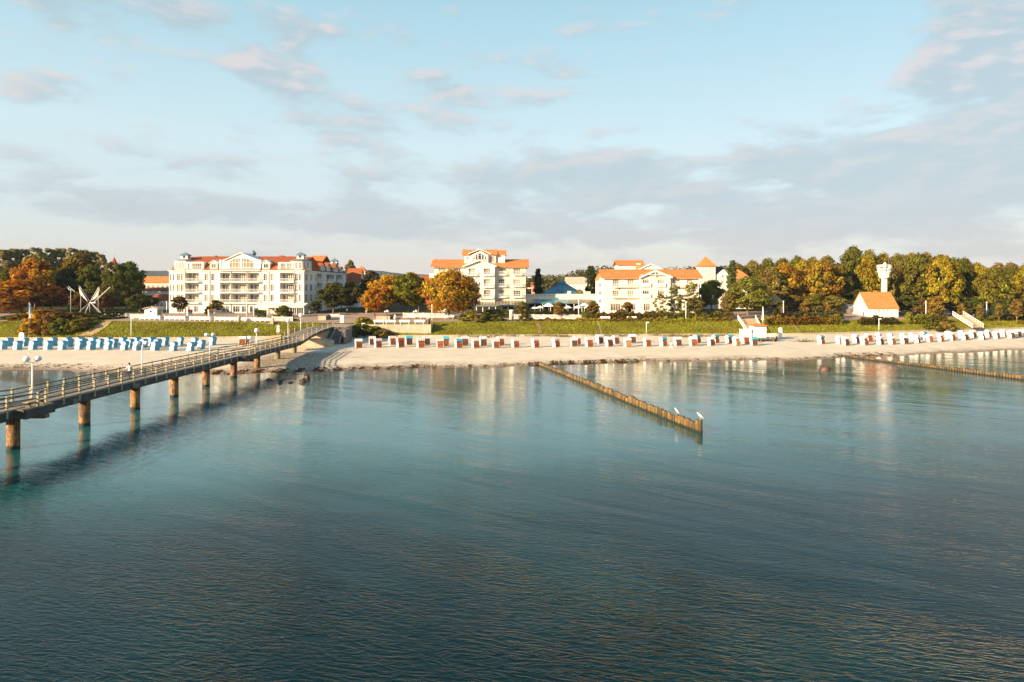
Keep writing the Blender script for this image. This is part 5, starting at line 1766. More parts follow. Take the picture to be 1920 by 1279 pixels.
def trunk_mesh(name, seed, H, Wd, z0, m, r0, limbs=7, lean=.05, stems=1):
    r = random.Random(seed)
    mb = MB()
    for s_ in range(stems):
        a0 = r.uniform(0, 6.28)
        sp_ = .45 if stems > 1 else 0
        bx, by = sp_ * math.cos(a0), sp_ * math.sin(a0)
        top = z0 + (H - z0) * .62
        pts = [(bx * (1 + 2.2 * t), by * (1 + 2.2 * t), top * t) for t in (0, .08, .3, .55, .8, 1)]
        pts = [(p[0] + r.uniform(-1, 1) * lean * Wd * (i > 1) * .3, p[1] + r.uniform(-1, 1) * lean * Wd * (i > 1) * .3, p[2]) for i, p in enumerate(pts)]
        mb.tube(pts, [r0 * 1.35, r0, r0 * .85, r0 * .65, r0 * .42, r0 * .18], 8, cap=False)
        for k in range(limbs):
            f = r.uniform(.42, .92)
            i = max(1, min(4, int(f * 5)))
            st_ = Vector(pts[i])
            a = a0 + k * 2.4 + r.uniform(-.4, .4)
            L = Wd * r.uniform(.26, .44)
            e = st_ + Vector((math.cos(a) * L, math.sin(a) * L, L * r.uniform(.5, 1.0)))
            mid = (st_ + e) / 2 + Vector((0, 0, -L * .08))
            mb.tube([st_, mid, e], [r0 * .38, r0 * .24, r0 * .07], 5, cap=False)
    me = mb.mesh(name, m)
    return me

PROTO = {}
def proto(kind, seed, H, Wd, z0, nclump, per, shape, leaf, m=None, bk=None, r0=.32, limbs=7, stems=1, crad=.13, elong=1.0, up=.25):
    P, C, O = crown_points(seed, H, Wd, z0, nclump, per, shape, crad)
    PROTO.setdefault(kind, []).append((H, Wd, leaf_mesh('crown', P, C, leaf, m or LEAF, seed, up, elong, O), trunk_mesh('trunk', seed, H, Wd, z0, bk or bark, r0, limbs, stems=stems)))
for sd in (1, 2, 3):
    proto('broad', sd, 14, 12, 3.2, 130, 64, 'broad', .27)
    proto('round', sd + 10, 10, 9, 2.6, 100, 62, 'round', .23, r0=.24)
for sd in (21, 22):
    proto('poplar', sd, 20, 9, 3, 120, 56, 'tall', .30, limbs=10, bk=bark_pale)
    proto('young', sd, 5, 3.2, 1.7, 64, 40, 'round', .15, r0=.075, limbs=4, bk=bark_pale, crad=.17)
    proto('shrub', sd, 2.4, 4.2, 0.05, 46, 52, 'dome', .16, r0=.06, limbs=4, crad=.15)
    proto('bush', sd + 5, 3.0, 4.0, 0.0, 60, 60, 'dome', .14, r0=.06, limbs=4, crad=.13)
proto('conifer', 31, 11, 3.2, .4, 150, 44, 'column', .16, NEEDLE, r0=.16, limbs=6, crad=.2, up=0)
proto('pine', 33, 9, 5.2, 1.6, 60, 44, 'tall', .17, NEEDLE, r0=.14, limbs=6, crad=.12)
proto('pine', 34, 9, 5.2, 1.9, 56, 44, 'tall', .17, NEEDLE, r0=.14, limbs=6, crad=.12)
proto('willow', 35, 13, 8, 1.5, 110, 62, 'round', .20, elong=1.0, crad=.12)
proto('multi', 37, 13, 15, 2.6, 170, 64, 'broad', .25, r0=.30, stems=3, limbs=5)
GOLD, ORANGE, AMBER = (.46, .24, .016), (.42, .185, .016), (.38, .20, .018)
GREEN, DARK, OLIVE, YGREEN, BROWN = (.125, .125, .018), (.075, .078, .016), (.20, .165, .036), (.27, .205, .018), (.18, .105, .026)
NAMED = {GOLD, ORANGE, AMBER, GREEN, DARK, OLIVE, YGREEN, BROWN}
def plant(kind, px, Y, ytop, wpx, color, label, cat='tree', name='tree', group=None, base=None, seed=None, dx=0.0, sink=0.0):
    H, Wd, cm, tm = PROTO[kind][(seed if seed is not None else rng.randrange(9)) % len(PROTO[kind])]
    g = GY(px, Y)
    zb = g.z if base is None else base
    h = CAM_H - (ytop - HORIZON) * Y / FPX - zb
    wd = wpx * Y / FPX
    root = thing(name, label, cat, (g.x, Y, zb - sink), group, rng.uniform(0, 6.28))
    root.scale = (wd / Wd * 1.0, wd / Wd * 1.0, h / H)
    t_ = inst('trunk', tm, root)
    if color not in NAMED:
        color = tuple(min(.5, x * 1.55) for x in color)
        color = (color[0], max(color[1], color[0] * .42), color[2])
    j = lambda c: tuple(max(0, x * rng.uniform(.92, 1.08)) for x in c)
    inst('crown', cm, root, color=j(color))
    return root

# ---- western grove
for i, (px, yt, w_) in enumerate(((4, 468, 30), (26, 466.5, 28), (47, 467, 27), (69, 466, 28), (92, 467, 27), (114, 465.5, 29), (136, 466.5, 27), (157, 468.5, 26), (176, 472, 24), (190, 478, 20))):
    plant('poplar', px, 300 + (i % 3) * 4, yt, w_ * 1.45, (.19, .16, .055), 'tall dull olive poplar, %s in the row behind the western grove, from the frame edge' % ORD[i], group='poplars behind the western grove', name='poplar_tree')
plant('broad', 150, 226, 480, 66, (.10, .075, .013), 'tall dark tree with rusty top in the middle of the western grove')
plant('broad', 172, 222, 500, 60, GREEN, 'dark green tree straight behind the white sail sculpture')
plant('broad', 128, 222, 505, 55, DARK, 'very dark tree between the golden maple and the sail sculpture')
plant('round', 66, 214, 489, 72, (.24, .12, .012), 'golden yellow maple high in the western grove', seed=0)
plant('broad', 40, 204, 527, 104, ORANGE, 'wide orange tree at the front of the western grove', seed=1)
plant('round', 96, 208, 538, 60, (.16, .055, .013), 'dark orange tree right beside the wide orange tree')
plant('round', 6, 213, 510, 46, (.10, .085, .015), 'olive tree at the western frame edge above the flagpole')
plant('round', -14, 200, 545, 60, AMBER, 'amber tree cut by the western frame edge')
plant('willow', 211, 214, 494, 44, (.085, .085, .016), 'weeping green tree beneath the church spire')
plant('round', 238, 219, 495, 62, (.065, .07, .013), 'rounded dark green tree at the east end of the grove')
plant('round', 262, 205, 553, 56, DARK, 'low dark tree behind the white kiosk')
plant('round', 196, 206, 552, 34, (.09, .045, .015), 'small reddish tree just east of the sail sculpture')
plant('round', 150, 207, 548, 34, (.10, .055, .014), 'small brown tree just west of the sail sculpture')
plant('round', 18, 192, 560, 50, (.17, .075, .012), 'low amber tree standing behind the blue flag')
for i, (px, Y, yt, w_, c) in enumerate(((20, 171, 590, 44, DARK), (62, 156.5, 600, 46, AMBER), (90, 157, 596, 48, BROWN), (118, 157, 598, 46, GREEN), (146, 158, 598, 46, (.12, .09, .015)), (104, 164, 584, 56, BROWN), (140, 166, 584, 60, (.09, .06, .015)), (178, 168, 590, 54, GREEN), (166, 161, 594, 40, OLIVE), (45, 168, 586, 48, (.15, .08, .012)), (76, 168, 580, 56, AMBER), (206, 172, 588, 50, DARK))):
    plant('shrub', px, Y, yt, w_, c, '%s shrub %s, %s of the thicket' % (('dark', 'amber', 'brown', 'green', 'olive-gold', 'rusty', 'brownish', 'mid green', 'olive', 'orange-brown', 'tall amber', 'blackish green')[i], 'on the bank behind the blue chairs', ORD[i]), 'shrub', 'shrub', 'shrubs on the western bank', sink=.3)
# ---- along the white hotel
plant('young', 336, 190, 557.5, 28, (.075, .05, .02), 'small round tree with purple-brown leaves at the west bay of the white hotel', name='young_tree')
plant('young', 405, 190, 563.5, 24, (.12, .085, .014), 'small yellowing tree in front of the hotel pipe and centre block', name='young_tree')
plant('bush', 391, 189, 574, 14, DARK, 'dark clipped bush beside the small yellowing tree', 'bush', 'bush')
plant('bush', 531, 184, 574.5, 32, GREEN, 'large rounded green bush in front of the restaurant awning', 'bush', 'bush')
plant('young', 591, 189, 565.5, 24, DARK, 'dark bushy small tree at the east end of the awning', name='young_tree')
for i, (px, Y, yt, w_, c) in enumerate(((486, 170, 613, 26, GREEN), (503, 168, 613, 28, DARK), (520, 169, 612, 28, GREEN), (536, 171, 603, 30, DARK), (545, 174, 595, 30, GREEN), (530, 176, 593, 26, YGREEN), (556, 172, 600, 24, DARK))):
    plant('shrub', px, Y, yt, w_, c, 'shrub %s on the bank beside the pier ramp, %s from the west' % (('low green', 'dark', 'spreading green', 'tall dark', 'tall green', 'yellow-green', 'small dark')[i], ORD[i]), 'shrub', 'shrub', 'shrubs beside the pier ramp', sink=.3)
# ---- square with the plane trees
plant('round', 625, 197, 532.5, 58, (.05, .05, .012), 'dark green round tree on the square nearest the white hotel', seed=0)
plant('round', 657, 208, 531.5, 40, (.075, .06, .014), 'brown-green tree behind the dark green round tree on the square')
plant('round', 702, 188, 544, 52, (.25, .09, .012), 'small orange tree in the middle of the square', seed=2)
plant('round', 728, 206, 518, 62, (.29, .155, .012), 'golden tree rising behind the small orange tree')
plant('round', 766, 193, 514, 60, (.10, .088, .012), 'tall green tree beside the golden tree on the square', seed=1)
plant('round', 785, 204, 522, 44, DARK, 'dark tree behind the tall green tree on the square')
plant('multi', 845, 183, 510.5, 102, (.255, .135, .012), 'broad golden many-stemmed tree in front of the cream hotel')
plant('round', 873, 187, 530, 48, (.085, .05, .016), 'dark brownish tree at the shaded side of the broad golden tree')
plant('round', 696, 232, 512, 46, (.07, .05, .02), 'brownish tree below the white corner tower')
plant('broad', 657, 335, 492, 30, (.09, .075, .025), 'distant rounded tree behind the east wing of the white hotel')
plant('round', 640, 226, 545, 36, DARK, 'dark tree deep in the avenue behind the square')
plant('round', 716, 230, 540, 44, DARK, 'shaded tree deep in the avenue behind the orange tree')
for i, (px, Y, yt, w_, c) in enumerate(((682, 167, 594, 40, YGREEN), (660, 161, 609, 36, GREEN), (680, 162, 607, 40, DARK), (702, 161.2, 611, 40, GREEN), (722, 160.8, 617, 34, BROWN))):
    plant('shrub', px, Y, yt, w_, c, ('yellow-green shrub at the west corner of the terrace wall', 'green shrub close by the round-topped white sign', 'dark shrub spilling over the bank below the terrace', 'dark spreading shrub at the foot of the terrace wall', 'brownish low shrub ending against the terrace wall')[i], 'shrub', 'shrub', 'shrubs by the terrace wall', sink=.3)
plant('bush', 890, 173, 581.5, 56, (.125, .12, .016), 'big rounded yellow-green bush at the top of the lawn', 'bush', 'bush')
plant('bush', 925, 173.5, 589, 44, (.085, .085, .014), 'lower green bush joined to the big yellow-green bush', 'bush', 'bush')
plant('bush', 984, 175, 589.5, 28, (.075, .06, .014), 'dark brown-green bush by the notice board on the lawn edge', 'bush', 'bush')
plant('young', 979, 182, 568.5, 28, (.12, .085, .02), 'young tree with a brownish round crown near the advertising column', name='young_tree')
plant('young', 1048, 181, 567.5, 22, (.15, .09, .02), 'young tree in front of the white parasols', name='young_tree')
plant('young', 1112, 181, 566, 24, (.13, .085, .02), 'young tree at the corner between restaurant and east hotel', name='young_tree')
plant('young', 1176, 181, 568, 24, (.12, .08, .02), 'young tree before the ground-floor windows of the east hotel', name='young_tree')
plant('pine', 1238, 181, 552, 28, (.115, .10, .03), 'young pine before the gable of the east hotel', name='pine_tree')
plant('pine', 1265, 184, 536, 34, (.10, .09, .03), 'tall layered pine before the east hotel wall', name='pine_tree')
plant('pine', 1297, 184, 531, 38, (.12, .105, .03), 'tallest layered pine at the end of the east hotel', name='pine_tree')
plant('young', 1303, 181, 560, 36, (.085, .07, .02), 'bushy young tree under the tallest pine', name='young_tree')
plant('conifer', 1009, 223, 505, 19, (.020, .026, .010), 'narrow black-green conifer next to the cream hotel', name='conifer_tree')
plant('conifer', 1108, 224, 500, 26, (.026, .034, .011), 'broad black-green conifer next to the east hotel', name='conifer_tree')
plant('conifer', 1373, 222, 490, 22, (.042, .05, .013), 'narrow thuja in front of the villa with the square tower', name='conifer_tree')
plant('round', 1334, 214, 527, 50, (.11, .12, .018), 'dark green tree in front of the square villa tower')
plant('round', 1318, 216, 545, 34, GREEN, 'dark tree squeezed against the end of the east hotel')
plant('broad', 1402, 196, 522, 82, (.12, .11, .016), 'big full green tree at the head of the beach stairs', seed=2)
plant('young', 1366, 184, 553, 26, (.12, .085, .02), 'young tree at the hedge before the big full green tree', name='young_tree')
plant('young', 1086, 214, 545, 20, (.16, .14, .06), 'pale airy little tree behind the glass cone', name='young_tree')
# ---- eastern wood
front = [(1446, 212, 505, 62, OLIVE), (1474, 214, 497, 66, (.20, .125, .012)), (1506, 222, 492, 56, YGREEN), (1541, 214, 492, 76, (.175, .11, .014)), (1572, 220, 500, 48, OLIVE),
         (1596, 228, 476, 60, GREEN), (1628, 224, 484, 56, YGREEN), (1690, 222, 484, 62, OLIVE), (1724, 216, 481, 62, GREEN), (1767, 212, 484, 64, (.205, .15, .012)), (1800, 224, 490, 50, GREEN),
         (1836, 226, 503, 48, (.20, .145, .012)), (1857, 212, 508, 66, (.125, .11, .013)), (1895, 222, 506, 56, GREEN), (1925, 216, 505, 60, YGREEN), (1960, 214, 500, 70, OLIVE)]
cn = {OLIVE: 'olive', YGREEN: 'yellow-green', GREEN: 'green'}
for i, (px, Y, yt, w_, c) in enumerate(front):
    plant('broad', px, Y, yt, w_, c, '%s tree in the front rank of the wood, %s from the thatched pavilion' % (cn.get(c, 'golden'), ORD[i]), group='front rank of the eastern wood', seed=i)
back = [(1384, 262, 497, 44, OLIVE), (1412, 266, 493, 50, OLIVE), (1440, 258, 489, 52, GREEN), (1468, 262, 488, 48, OLIVE), (1495, 256, 485, 48, GREEN), (1524, 260, 487, 48, OLIVE), (1552, 254, 484, 50, OLIVE), (1600, 252, 467.5, 56, GREEN),
        (1630, 250, 474, 48, OLIVE), (1655, 254, 479, 48, YGREEN), (1682, 252, 481, 46, OLIVE), (1708, 250, 480, 46, YGREEN), (1733, 246, 479, 50, OLIVE), (1760, 250, 483, 44, OLIVE), (1786, 246, 488, 46, GREEN), (1810, 250, 487.5, 40, GREEN),
        (1832, 262, 497, 40, YGREEN), (1872, 300, 497, 44, OLIVE), (1898, 310, 496, 44, OLIVE), (1925, 300, 498, 44, YGREEN)]
for i, (px, Y, yt, w_, c) in enumerate(back):
    plant('broad', px, Y, yt, w_, c, '%s treetop on the skyline of the wood, %s going east from the villa' % (cn.get(c, 'golden'), ORD[i]), group='skyline of the eastern wood', seed=i + 1)
under = [(1488, 206, 555, 46, (.10, .08, .015)), (1530, 204, 552, 44, GREEN), (1562, 208, 556, 44, OLIVE), (1610, 214, 545, 40, DARK),
         (1700, 210, 555, 48, DARK), (1728, 208, 562, 44, BROWN), (1752, 205, 558, 40, (.15, .09, .015)), (1796, 212, 556, 46, DARK), (1826, 210, 560, 40, DARK), (1884, 208, 560, 44, DARK), (1912, 206, 563, 40, DARK)]
for i, (px, Y, yt, w_, c) in enumerate(under):
    plant('round', px, Y, yt, w_, c, 'low understorey tree at the edge of the wood, %s from the big stairs tree' % ORD[i], group='understorey of the eastern wood', seed=i)
for i, (px, yt, w_, wh) in enumerate(((1513, 564, 24, 'before the low dark gap in the wood'), (1554, 566, 24, 'west of the lean-to of the small house'), (1466, 566, 18, 'beside the white pole near the thatched pavilion'), (1803, 571, 16, 'at the head of the eastern stairs'), (1838, 571, 13, 'next to the white lamp post by the eastern hedge'), (1873, 571, 14, 'with a tiny round crown beside the eastern hedge'), (1906, 563, 22, 'with the widest crown near the eastern frame edge'))):
    plant('young', px, 190 + i * 1.5, yt, w_, (.13, .085, .018), 'young avenue tree %s' % wh, name='young_tree', group='young avenue trees')

# ---- hedges and flower borders along the promenade
def hedge(label, x0px, x1px, Y, ytop, dep, c, seed, leaf=.15, name='hedge', rough=.35):
    xa, xb = (x0px - 960) * Y / FPX, (x1px - 960) * Y / FPX
    r = np.random.default_rng(seed)
    cx = (xa + xb) / 2
    zb = ground_z(cx, Y)
    h = CAM_H - (ytop - HORIZON) * Y / FPX - zb
    n = int((xb - xa) * dep * h * 26) + int((xb - xa) * (h * 2 + dep) * 28)
    x = r.uniform(xa, xb, n)
    y = r.uniform(-dep / 2, dep / 2, n)
    hh = h * (1 - rough * (.5 + .5 * np.sin(x * 1.1 + seed) * np.sin(x * .37 + 2 * seed)) - rough * .3 * np.sin(x * 3.3))
    z = hh * r.random(n) ** .6
    yoff = np.array([wall_y(v) for v in x]) - wall_y(cx)
    gz = np.array([ground_z(a, Y + o) for a, o in zip(x, yoff)]) - zb
    P = np.stack([x - cx, y + yoff, z + gz], 1)
    cl = (np.sin(np.floor(x / 1.7) * 12.9 + seed) * .5 + .5)
    root = thing(name, label, 'hedge', (cx, Y, zb))
    inst('foliage', leaf_mesh('foliage', P, cl, leaf, LEAF, seed), root, color=tuple(x * 1.6 for x in c))
    wood = MB()
    for k in range(max(2, int((xb - xa) / 3))):
        q = xa + (xb - xa) * (k + .5) / max(2, int((xb - xa) / 3)) - cx
        o_ = wall_y(q + cx) - wall_y(cx)
        g_ = ground_z(q + cx, Y + o_) - zb
        wood.tube([(q, o_, g_ - .1), (q, o_, g_ + h * .5)], [.05, .02], 5)
    ob = bpy.data.objects.new('stem', wood.mesh('stem', bark))
    COL.objects.link(ob)
    ob.parent = root
    return root
hedge('mixed flower border along the lawn edge before the picket fence', 998, 1134, 173.5, 596, 1.6, (.20, .12, .018), 4, rough=.6)
hedge('long dark hedge behind the benches of the east hotel', 1090, 1375, 181, 583.5, 3.5, (.10, .085, .018), 5)
hedge('flowering border along the lawn edge below the east hotel', 1134, 1376, 174.5, 594.5, 1.7, (.18, .14, .018), 6, rough=.6)
hedge('dark clipped hedge below the cream hotel veranda', 910, 968, 186, 580.5, 2.5, (.105, .10, .02), 7, rough=.1)
hedge('dark hedge around the restaurant terrace with parasols', 984, 1108, 190, 580, 2.2, (.045, .048, .012), 8, rough=.5)
hedge('golden border east of the beach stairs', 1424, 1590, 175.5, 590, 2.0, (.16, .11, .014), 9, rough=.5)
hedge('low dark hedge behind the golden border', 1440, 1592, 184, 584, 2.0, (.055, .05, .013), 10)
hedge('olive hedge running past the small white house', 1602, 1690, 182, 592.5, 2.0, (.075, .07, .015), 11, rough=.5)
hedge('yellow-green hedge between the small white house and the eastern stairs', 1690, 1784, 188, 586.5, 2.4, (.125, .105, .014), 12, rough=.5)
hedge('long hedge east of the eastern stairs', 1812, 1960, 201, 588, 2.4, (.10, .085, .015), 13, rough=.5)
hedge('low wall-like dark hedge behind the sail sculpture', 148, 232, 186, 585, 1.6, (.035, .036, .010), 14, rough=.05)
hedge('clipped hedge between the white posts at the hotel restaurant', 478, 500, 182, 581, 1.6, (.06, .062, .014), 15, rough=.05)
for i, (px, Y, yt, w_, c, lb) in enumerate(((1748, 183, 604, 30, GREEN, 'low green shrub on the lawn slope, nearer the small house'), (1772, 184, 603, 34, OLIVE, 'olive shrub on the lawn slope beside the eastern stairs'), (1860, 196, 606, 26, (.17, .12, .012), 'small golden shrub on the slope just past the eastern stairs'), (1916, 200, 601, 34, YGREEN, 'yellow-green shrub on the slope at the eastern frame edge'), (1434, 176, 592, 24, (.20, .13, .012), 'golden shrub beside the head of the beach stairs'))):
    plant('shrub', px, Y, yt, w_, c, lb, 'shrub', 'shrub', sink=.2)

# ---- grass
def tufts(name, pts, hgt, wid, c, m, seed, lean=.35):
    r = np.random.default_rng(seed)
    n = len(pts)
    a = r.uniform(0, 6.28, n)
    dx_, dy_ = np.cos(a), np.sin(a)
    h = hgt * r.uniform(.5, 1.4, n)
    w2 = wid * r.uniform(.6, 1.3, n)
    lx, ly = r.normal(size=n) * lean * h, r.normal(size=n) * lean * h
    p = pts
    V = np.stack([np.stack([p[:, 0] - dx_ * w2, p[:, 1] - dy_ * w2, p[:, 2] - .05], 1), np.stack([p[:, 0] + dx_ * w2, p[:, 1] + dy_ * w2, p[:, 2] - .05], 1),
                  np.stack([p[:, 0] + lx + dx_ * w2 * .4, p[:, 1] + ly, p[:, 2] + h], 1), np.stack([p[:, 0] + lx - dx_ * w2 * .4, p[:, 1] + ly, p[:, 2] + h * .9], 1)], 1).reshape(-1, 3)
    me = bpy.data.meshes.new(name)
    me.from_pydata(V.tolist(), [], np.arange(4 * n).reshape(-1, 4).tolist())
    for nm, val in (('leafvar', np.repeat(r.random(n), 4)), ('clumpvar', np.repeat((np.sin(p[:, 0] * .35) * np.sin(p[:, 1] * .8 + p[:, 0] * .1) * .5 + .5) * .6 + .4 * r.random(n), 4))):
        at2 = me.attributes.new(nm, 'FLOAT', 'POINT')
        at2.data.foreach_set('value', val.astype(np.float32))
    me.materials.append(m)
    o = bpy.data.objects.new(name, me)
    COL.objects.link(o)
    o.color = (*c, 1)
    return o
r_ = np.random.default_rng(5)
n = 60000
gx = r_.uniform(-128, 160, n)
gf = r_.random(n)
wy = np.array([wall_y(v) for v in gx])
gy = wy + .35 + gf * (SLOPE + .6)
keep = ~((gx > -47) & (gx < -20.5) & (gy > wy + .2))
gx, gy = gx[keep], gy[keep]
gzv = np.array([ground_z(a, b) for a, b in zip(gx, gy)])
go = tufts('grass', np.stack([gx, gy, gzv], 1), .20, .13, (.27, .255, .026), LEAF, 6)
tag(go, 'short mown grass covering the slope of the sea bank', 'grass', kind='stuff')
cl = [(870, 632), (905, 633), (925, 630), (960, 631), (1000, 631), (1030, 631), (1055, 632), (1110, 629), (1140, 630), (1160, 631), (1185, 629), (1230, 629), (1262, 631), (1290, 632), (1320, 631), (1355, 630), (560, 634), (1508, 641)]
P = []
for px, py in cl:
    c = G(px, py)
    k = 150
    P.append(np.stack([c.x + r_.normal(size=k) * 1.2, c.y + r_.normal(size=k) * .5, np.full(k, c.z - .02)], 1))
mg = tufts('marram_grass', np.concatenate(P), .55, .05, (.20, .165, .06), LEAF, 9, .5)
tag(mg, 'clumps of pale marram grass in the sand below the sea wall', 'grass', kind='stuff')

P = []
for (xa_, xb_, k, lo, hi) in ((-52, -30, 900, -.2, 2.4), (-30, -14, 450, .0, 2.0), (-14, 4, 160, .2, 2.4), (3, 22, 1300, -.2, 2.8), (22, 60, 220, .5, 2.5), (62, 76, 300, .5, 3.5), (-110, -52, 420, 1.5, 5.5)):
    x = r_.uniform(xa_, xb_, k)
    x = x + .8 * np.sin(x * 2.1) + .5 * np.sin(x * 5.3)
    y = np.array([shore(v) for v in x]) + lo + (hi - lo) * r_.random(k) ** 1.7
    P.append(np.stack([x, y, np.array([ground_z(a, b) for a, b in zip(x, y)]) + .05], 1))
sw_ = tufts('seaweed', np.concatenate(P), .09, .13, (.10, .055, .022), LEAF, 12, 1.6)
tag(sw_, 'dark seaweed and debris washed up along the waterline', 'seaweed', kind='stuff')

# ---- far woods that read as one mass
def far_wood(name, label, x0px, x1px, Y, ytop, n, seed, c, spread=40, leaf=.75):
    r = np.random.default_rng(seed)
    P, C, O = [], [], []
    for k in range(n):
        px = r.uniform(x0px, x1px)
        yy = Y + r.uniform(0, spread)
        g = GY(px, yy)
        top = CAM_H - (ytop(px) + r.uniform(-1.5, 4) - HORIZON) * yy / FPX
        hgt = top - g.z
        wd = hgt * r.uniform(.55, .9)
        m_ = 110
        q = r.normal(size=(m_, 3))
        q /= np.linalg.norm(q, axis=1)[:, None]
        q *= (r.random(m_) ** .35)[:, None]
        P.append(np.stack([g.x + q[:, 0] * wd / 2, yy + q[:, 1] * wd / 2, g.z + hgt * .5 + q[:, 2] * hgt * .5], 1))
        C.append(np.full(m_, r.random()))
        O.append(q + np.array([0, 0, .2]))
    o = bpy.data.objects.new(name, leaf_mesh(name, np.concatenate(P), np.concatenate(C), leaf, LEAF, seed, out=np.concatenate(O)))
    COL.objects.link(o)
    o.color = (*c, 1)
    return tag(o, label, 'wood', kind='stuff')
far_wood('woods', 'far wooded rise behind the glass cone restaurant', 980, 1150, 430, lambda p: float(np.interp(p, [980, 1010, 1060, 1090, 1140], [516, 515, 513, 503, 497])), 90, 3, (.12, .11, .035))
far_wood('woods', 'far line of trees above the east hotel roof', 1140, 1400, 400, lambda p: float(np.interp(p, [1140, 1200, 1250, 1300, 1400], [500, 503, 501, 497, 496])), 110, 4, (.13, .12, .035))
far_wood('woods', 'dark depth of the eastern wood behind its front trees', 1400, 2050, 268, lambda p: float(np.interp(p, [1400, 1560, 1600, 1760, 1830, 2050], [503, 496, 492, 494, 506, 506])), 240, 5, (.085, .08, .018))
far_wood('woods', 'dark depth of the western grove', -120, 250, 250, lambda p: float(np.interp(p, [-120, 150, 250], [500, 498, 520])), 130, 6, (.08, .075, .018))
far_wood('woods', 'greenery between the town roofs behind the square', 640, 830, 300, lambda p: 534.0, 70, 7, (.06, .05, .016), 20)
# ================================================================== beach chairs
wicker_white = mat('white_wicker', (0.74, 0.70, 0.64), 0.75, 0.08, 6.0, 0.5, 30, spec=0.25, objvar=.06)
grille_brown = mat('brown_lattice', (0.30, 0.085, 0.030), 0.75, 0.35, 4.0, 0.5, 18, spec=0.2, objvar=.25)
grille_dark = mat('dark_lattice', (0.11, 0.05, 0.032), 0.75, 0.3, 4.0, 0.5, 18, spec=0.2, objvar=.25)
grille_tan = mat('tan_lattice', (0.48, 0.27, 0.09), 0.75, 0.25, 4.0, 0.5, 18, spec=0.2, objvar=.15)
canvas_teal = mat('teal_canvas', (0.06, 0.36, 0.47), 0.85, 0.06, 3.0, spec=0.15)
canvas_blue = mat('light_blue_canvas', (0.11, 0.31, 0.48), 0.8, 0.08, 2.0, spec=0.2, objvar=.08)
wicker_blue = mat('pale_blue_wicker', (0.36, 0.53, 0.67), 0.75, 0.08, 6.0, 0.4, 30, spec=0.2, objvar=.06)
canvas_plain = mat('white_canvas', (0.76, 0.74, 0.70), 0.85, 0.04, 2.0, spec=0.15)
def stripe_material(name, base, stripe, freq):
    m = bpy.data.materials.new(name)
    m.use_nodes = True
    t = NT(m.node_tree)
    out = t.n('ShaderNodeOutputMaterial')
    p = t.n('ShaderNodeBsdfPrincipled')
    p.inputs['Roughness'].default_value = .85
    tc2 = t.n('ShaderNodeTexCoord')
    sp = t.n('ShaderNodeSeparateXYZ')
    t.l(tc2.outputs['Object'], sp.inputs[0])
    f = t.m('FRACT', t.m('MULTIPLY', sp.outputs[0], freq))
    c = t.mix(t.m('LESS_THAN', f, .34), (*base, 1), (*stripe, 1))
    t.l(c, p.inputs['Base Color'])
    t.l(p.outputs[0], out.inputs[0])
    return m
canvas_red = stripe_material('red_striped_canvas', (.76, .72, .68), (.55, .13, .12), 3.1)
canvas_grey = stripe_material('grey_striped_canvas', (.74, .72, .70), (.38, .40, .42), 2.2)

SIDE = [(-.45, .10), (.40, .10), (.42, .75), (.60, 1.30), (.52, 1.56), (.28, 1.70), (-.05, 1.70), (-.30, 1.58), (-.36, 1.36), (-.20, 1.10), (-.44, .80)]
def chair_meshes(wicker):
    w2 = .64
    mb = MB()
    for s in (-1, 1):
        mb.prism([(0, y, z) for y, z in SIDE], (s * w2, 0, 0), (s * (w2 - .07), 0, 0))
    mb.box(-w2 + .071, w2 - .071, -.44, .39, .10, .50)
    mb.prism([(0, .34, .5), (0, .42, .75), (0, .60, 1.30), (0, .54, 1.30), (0, .30, .72)], (-w2 + .071, 0, 0), (w2 - .071, 0, 0))
    basket = mb.mesh('basket', wicker)
    hood = MB()
    hp_ = [(.60, 1.28), (.53, 1.57), (.28, 1.72), (-.06, 1.72), (-.32, 1.60), (-.38, 1.36), (-.30, 1.24)]
    for i in range(len(hp_) - 1):
        a, b = hp_[i], hp_[i + 1]
        d = Vector((0, b[0] - a[0], b[1] - a[1])).normalized()
        nrm = Vector((0, -d.z, d.y)) * -.03
        hood.prism([(0, a[0], a[1]), (0, b[0], b[1]), (0, b[0] + nrm.y, b[1] + nrm.z), (0, a[0] + nrm.y, a[1] + nrm.z)], (-w2 - .02, 0, 0), (w2 + .02, 0, 0))
    return basket, hood
bw, hood_b = chair_meshes(wicker_white)
bb, _ = chair_meshes(wicker_blue)
gr = MB()
gr.prism([(0, -.46, .14), (0, -.43, .80), (0, -.24, 1.12), (0, -.19, 1.10), (0, -.38, .80), (0, -.41, .14)], (-.565, 0, 0), (.565, 0, 0))
for k in range(7):
    x = -.52 + 1.04 * k / 6
    gr.prism([(0, -.485, .14), (0, -.455, .80), (0, -.265, 1.12), (0, -.24, 1.12), (0, -.43, .80), (0, -.46, .14)], (x - .035, 0, 0), (x + .035, 0, 0))
HM = {}
def hood_mesh(m):
    if m.name not in HM:
        HM[m.name] = hood_b.mesh('hood', m)
    return HM[m.name]
GM = {m.name: gr.mesh('lattice_front', m) for m in (grille_brown, grille_dark, grille_tan)}
back_ = MB().prism([(0, .405, .12), (0, .435, .75), (0, .615, 1.28), (0, .635, 1.27), (0, .455, .74), (0, .425, .12)], (-.60, 0, 0), (.60, 0, 0))
back_blue = back_.mesh('back_canvas', canvas_blue)
handle_m = MB().tube([(-.66, .1, .78), (-.70, .15, .78), (-.70, .3, .78), (-.66, .35, .78)], [.02] * 4, 5).tube([(.66, .1, .78), (.70, .15, .78), (.70, .3, .78), (.66, .35, .78)], [.02] * 4, 5).mesh('handle', grey_metal)
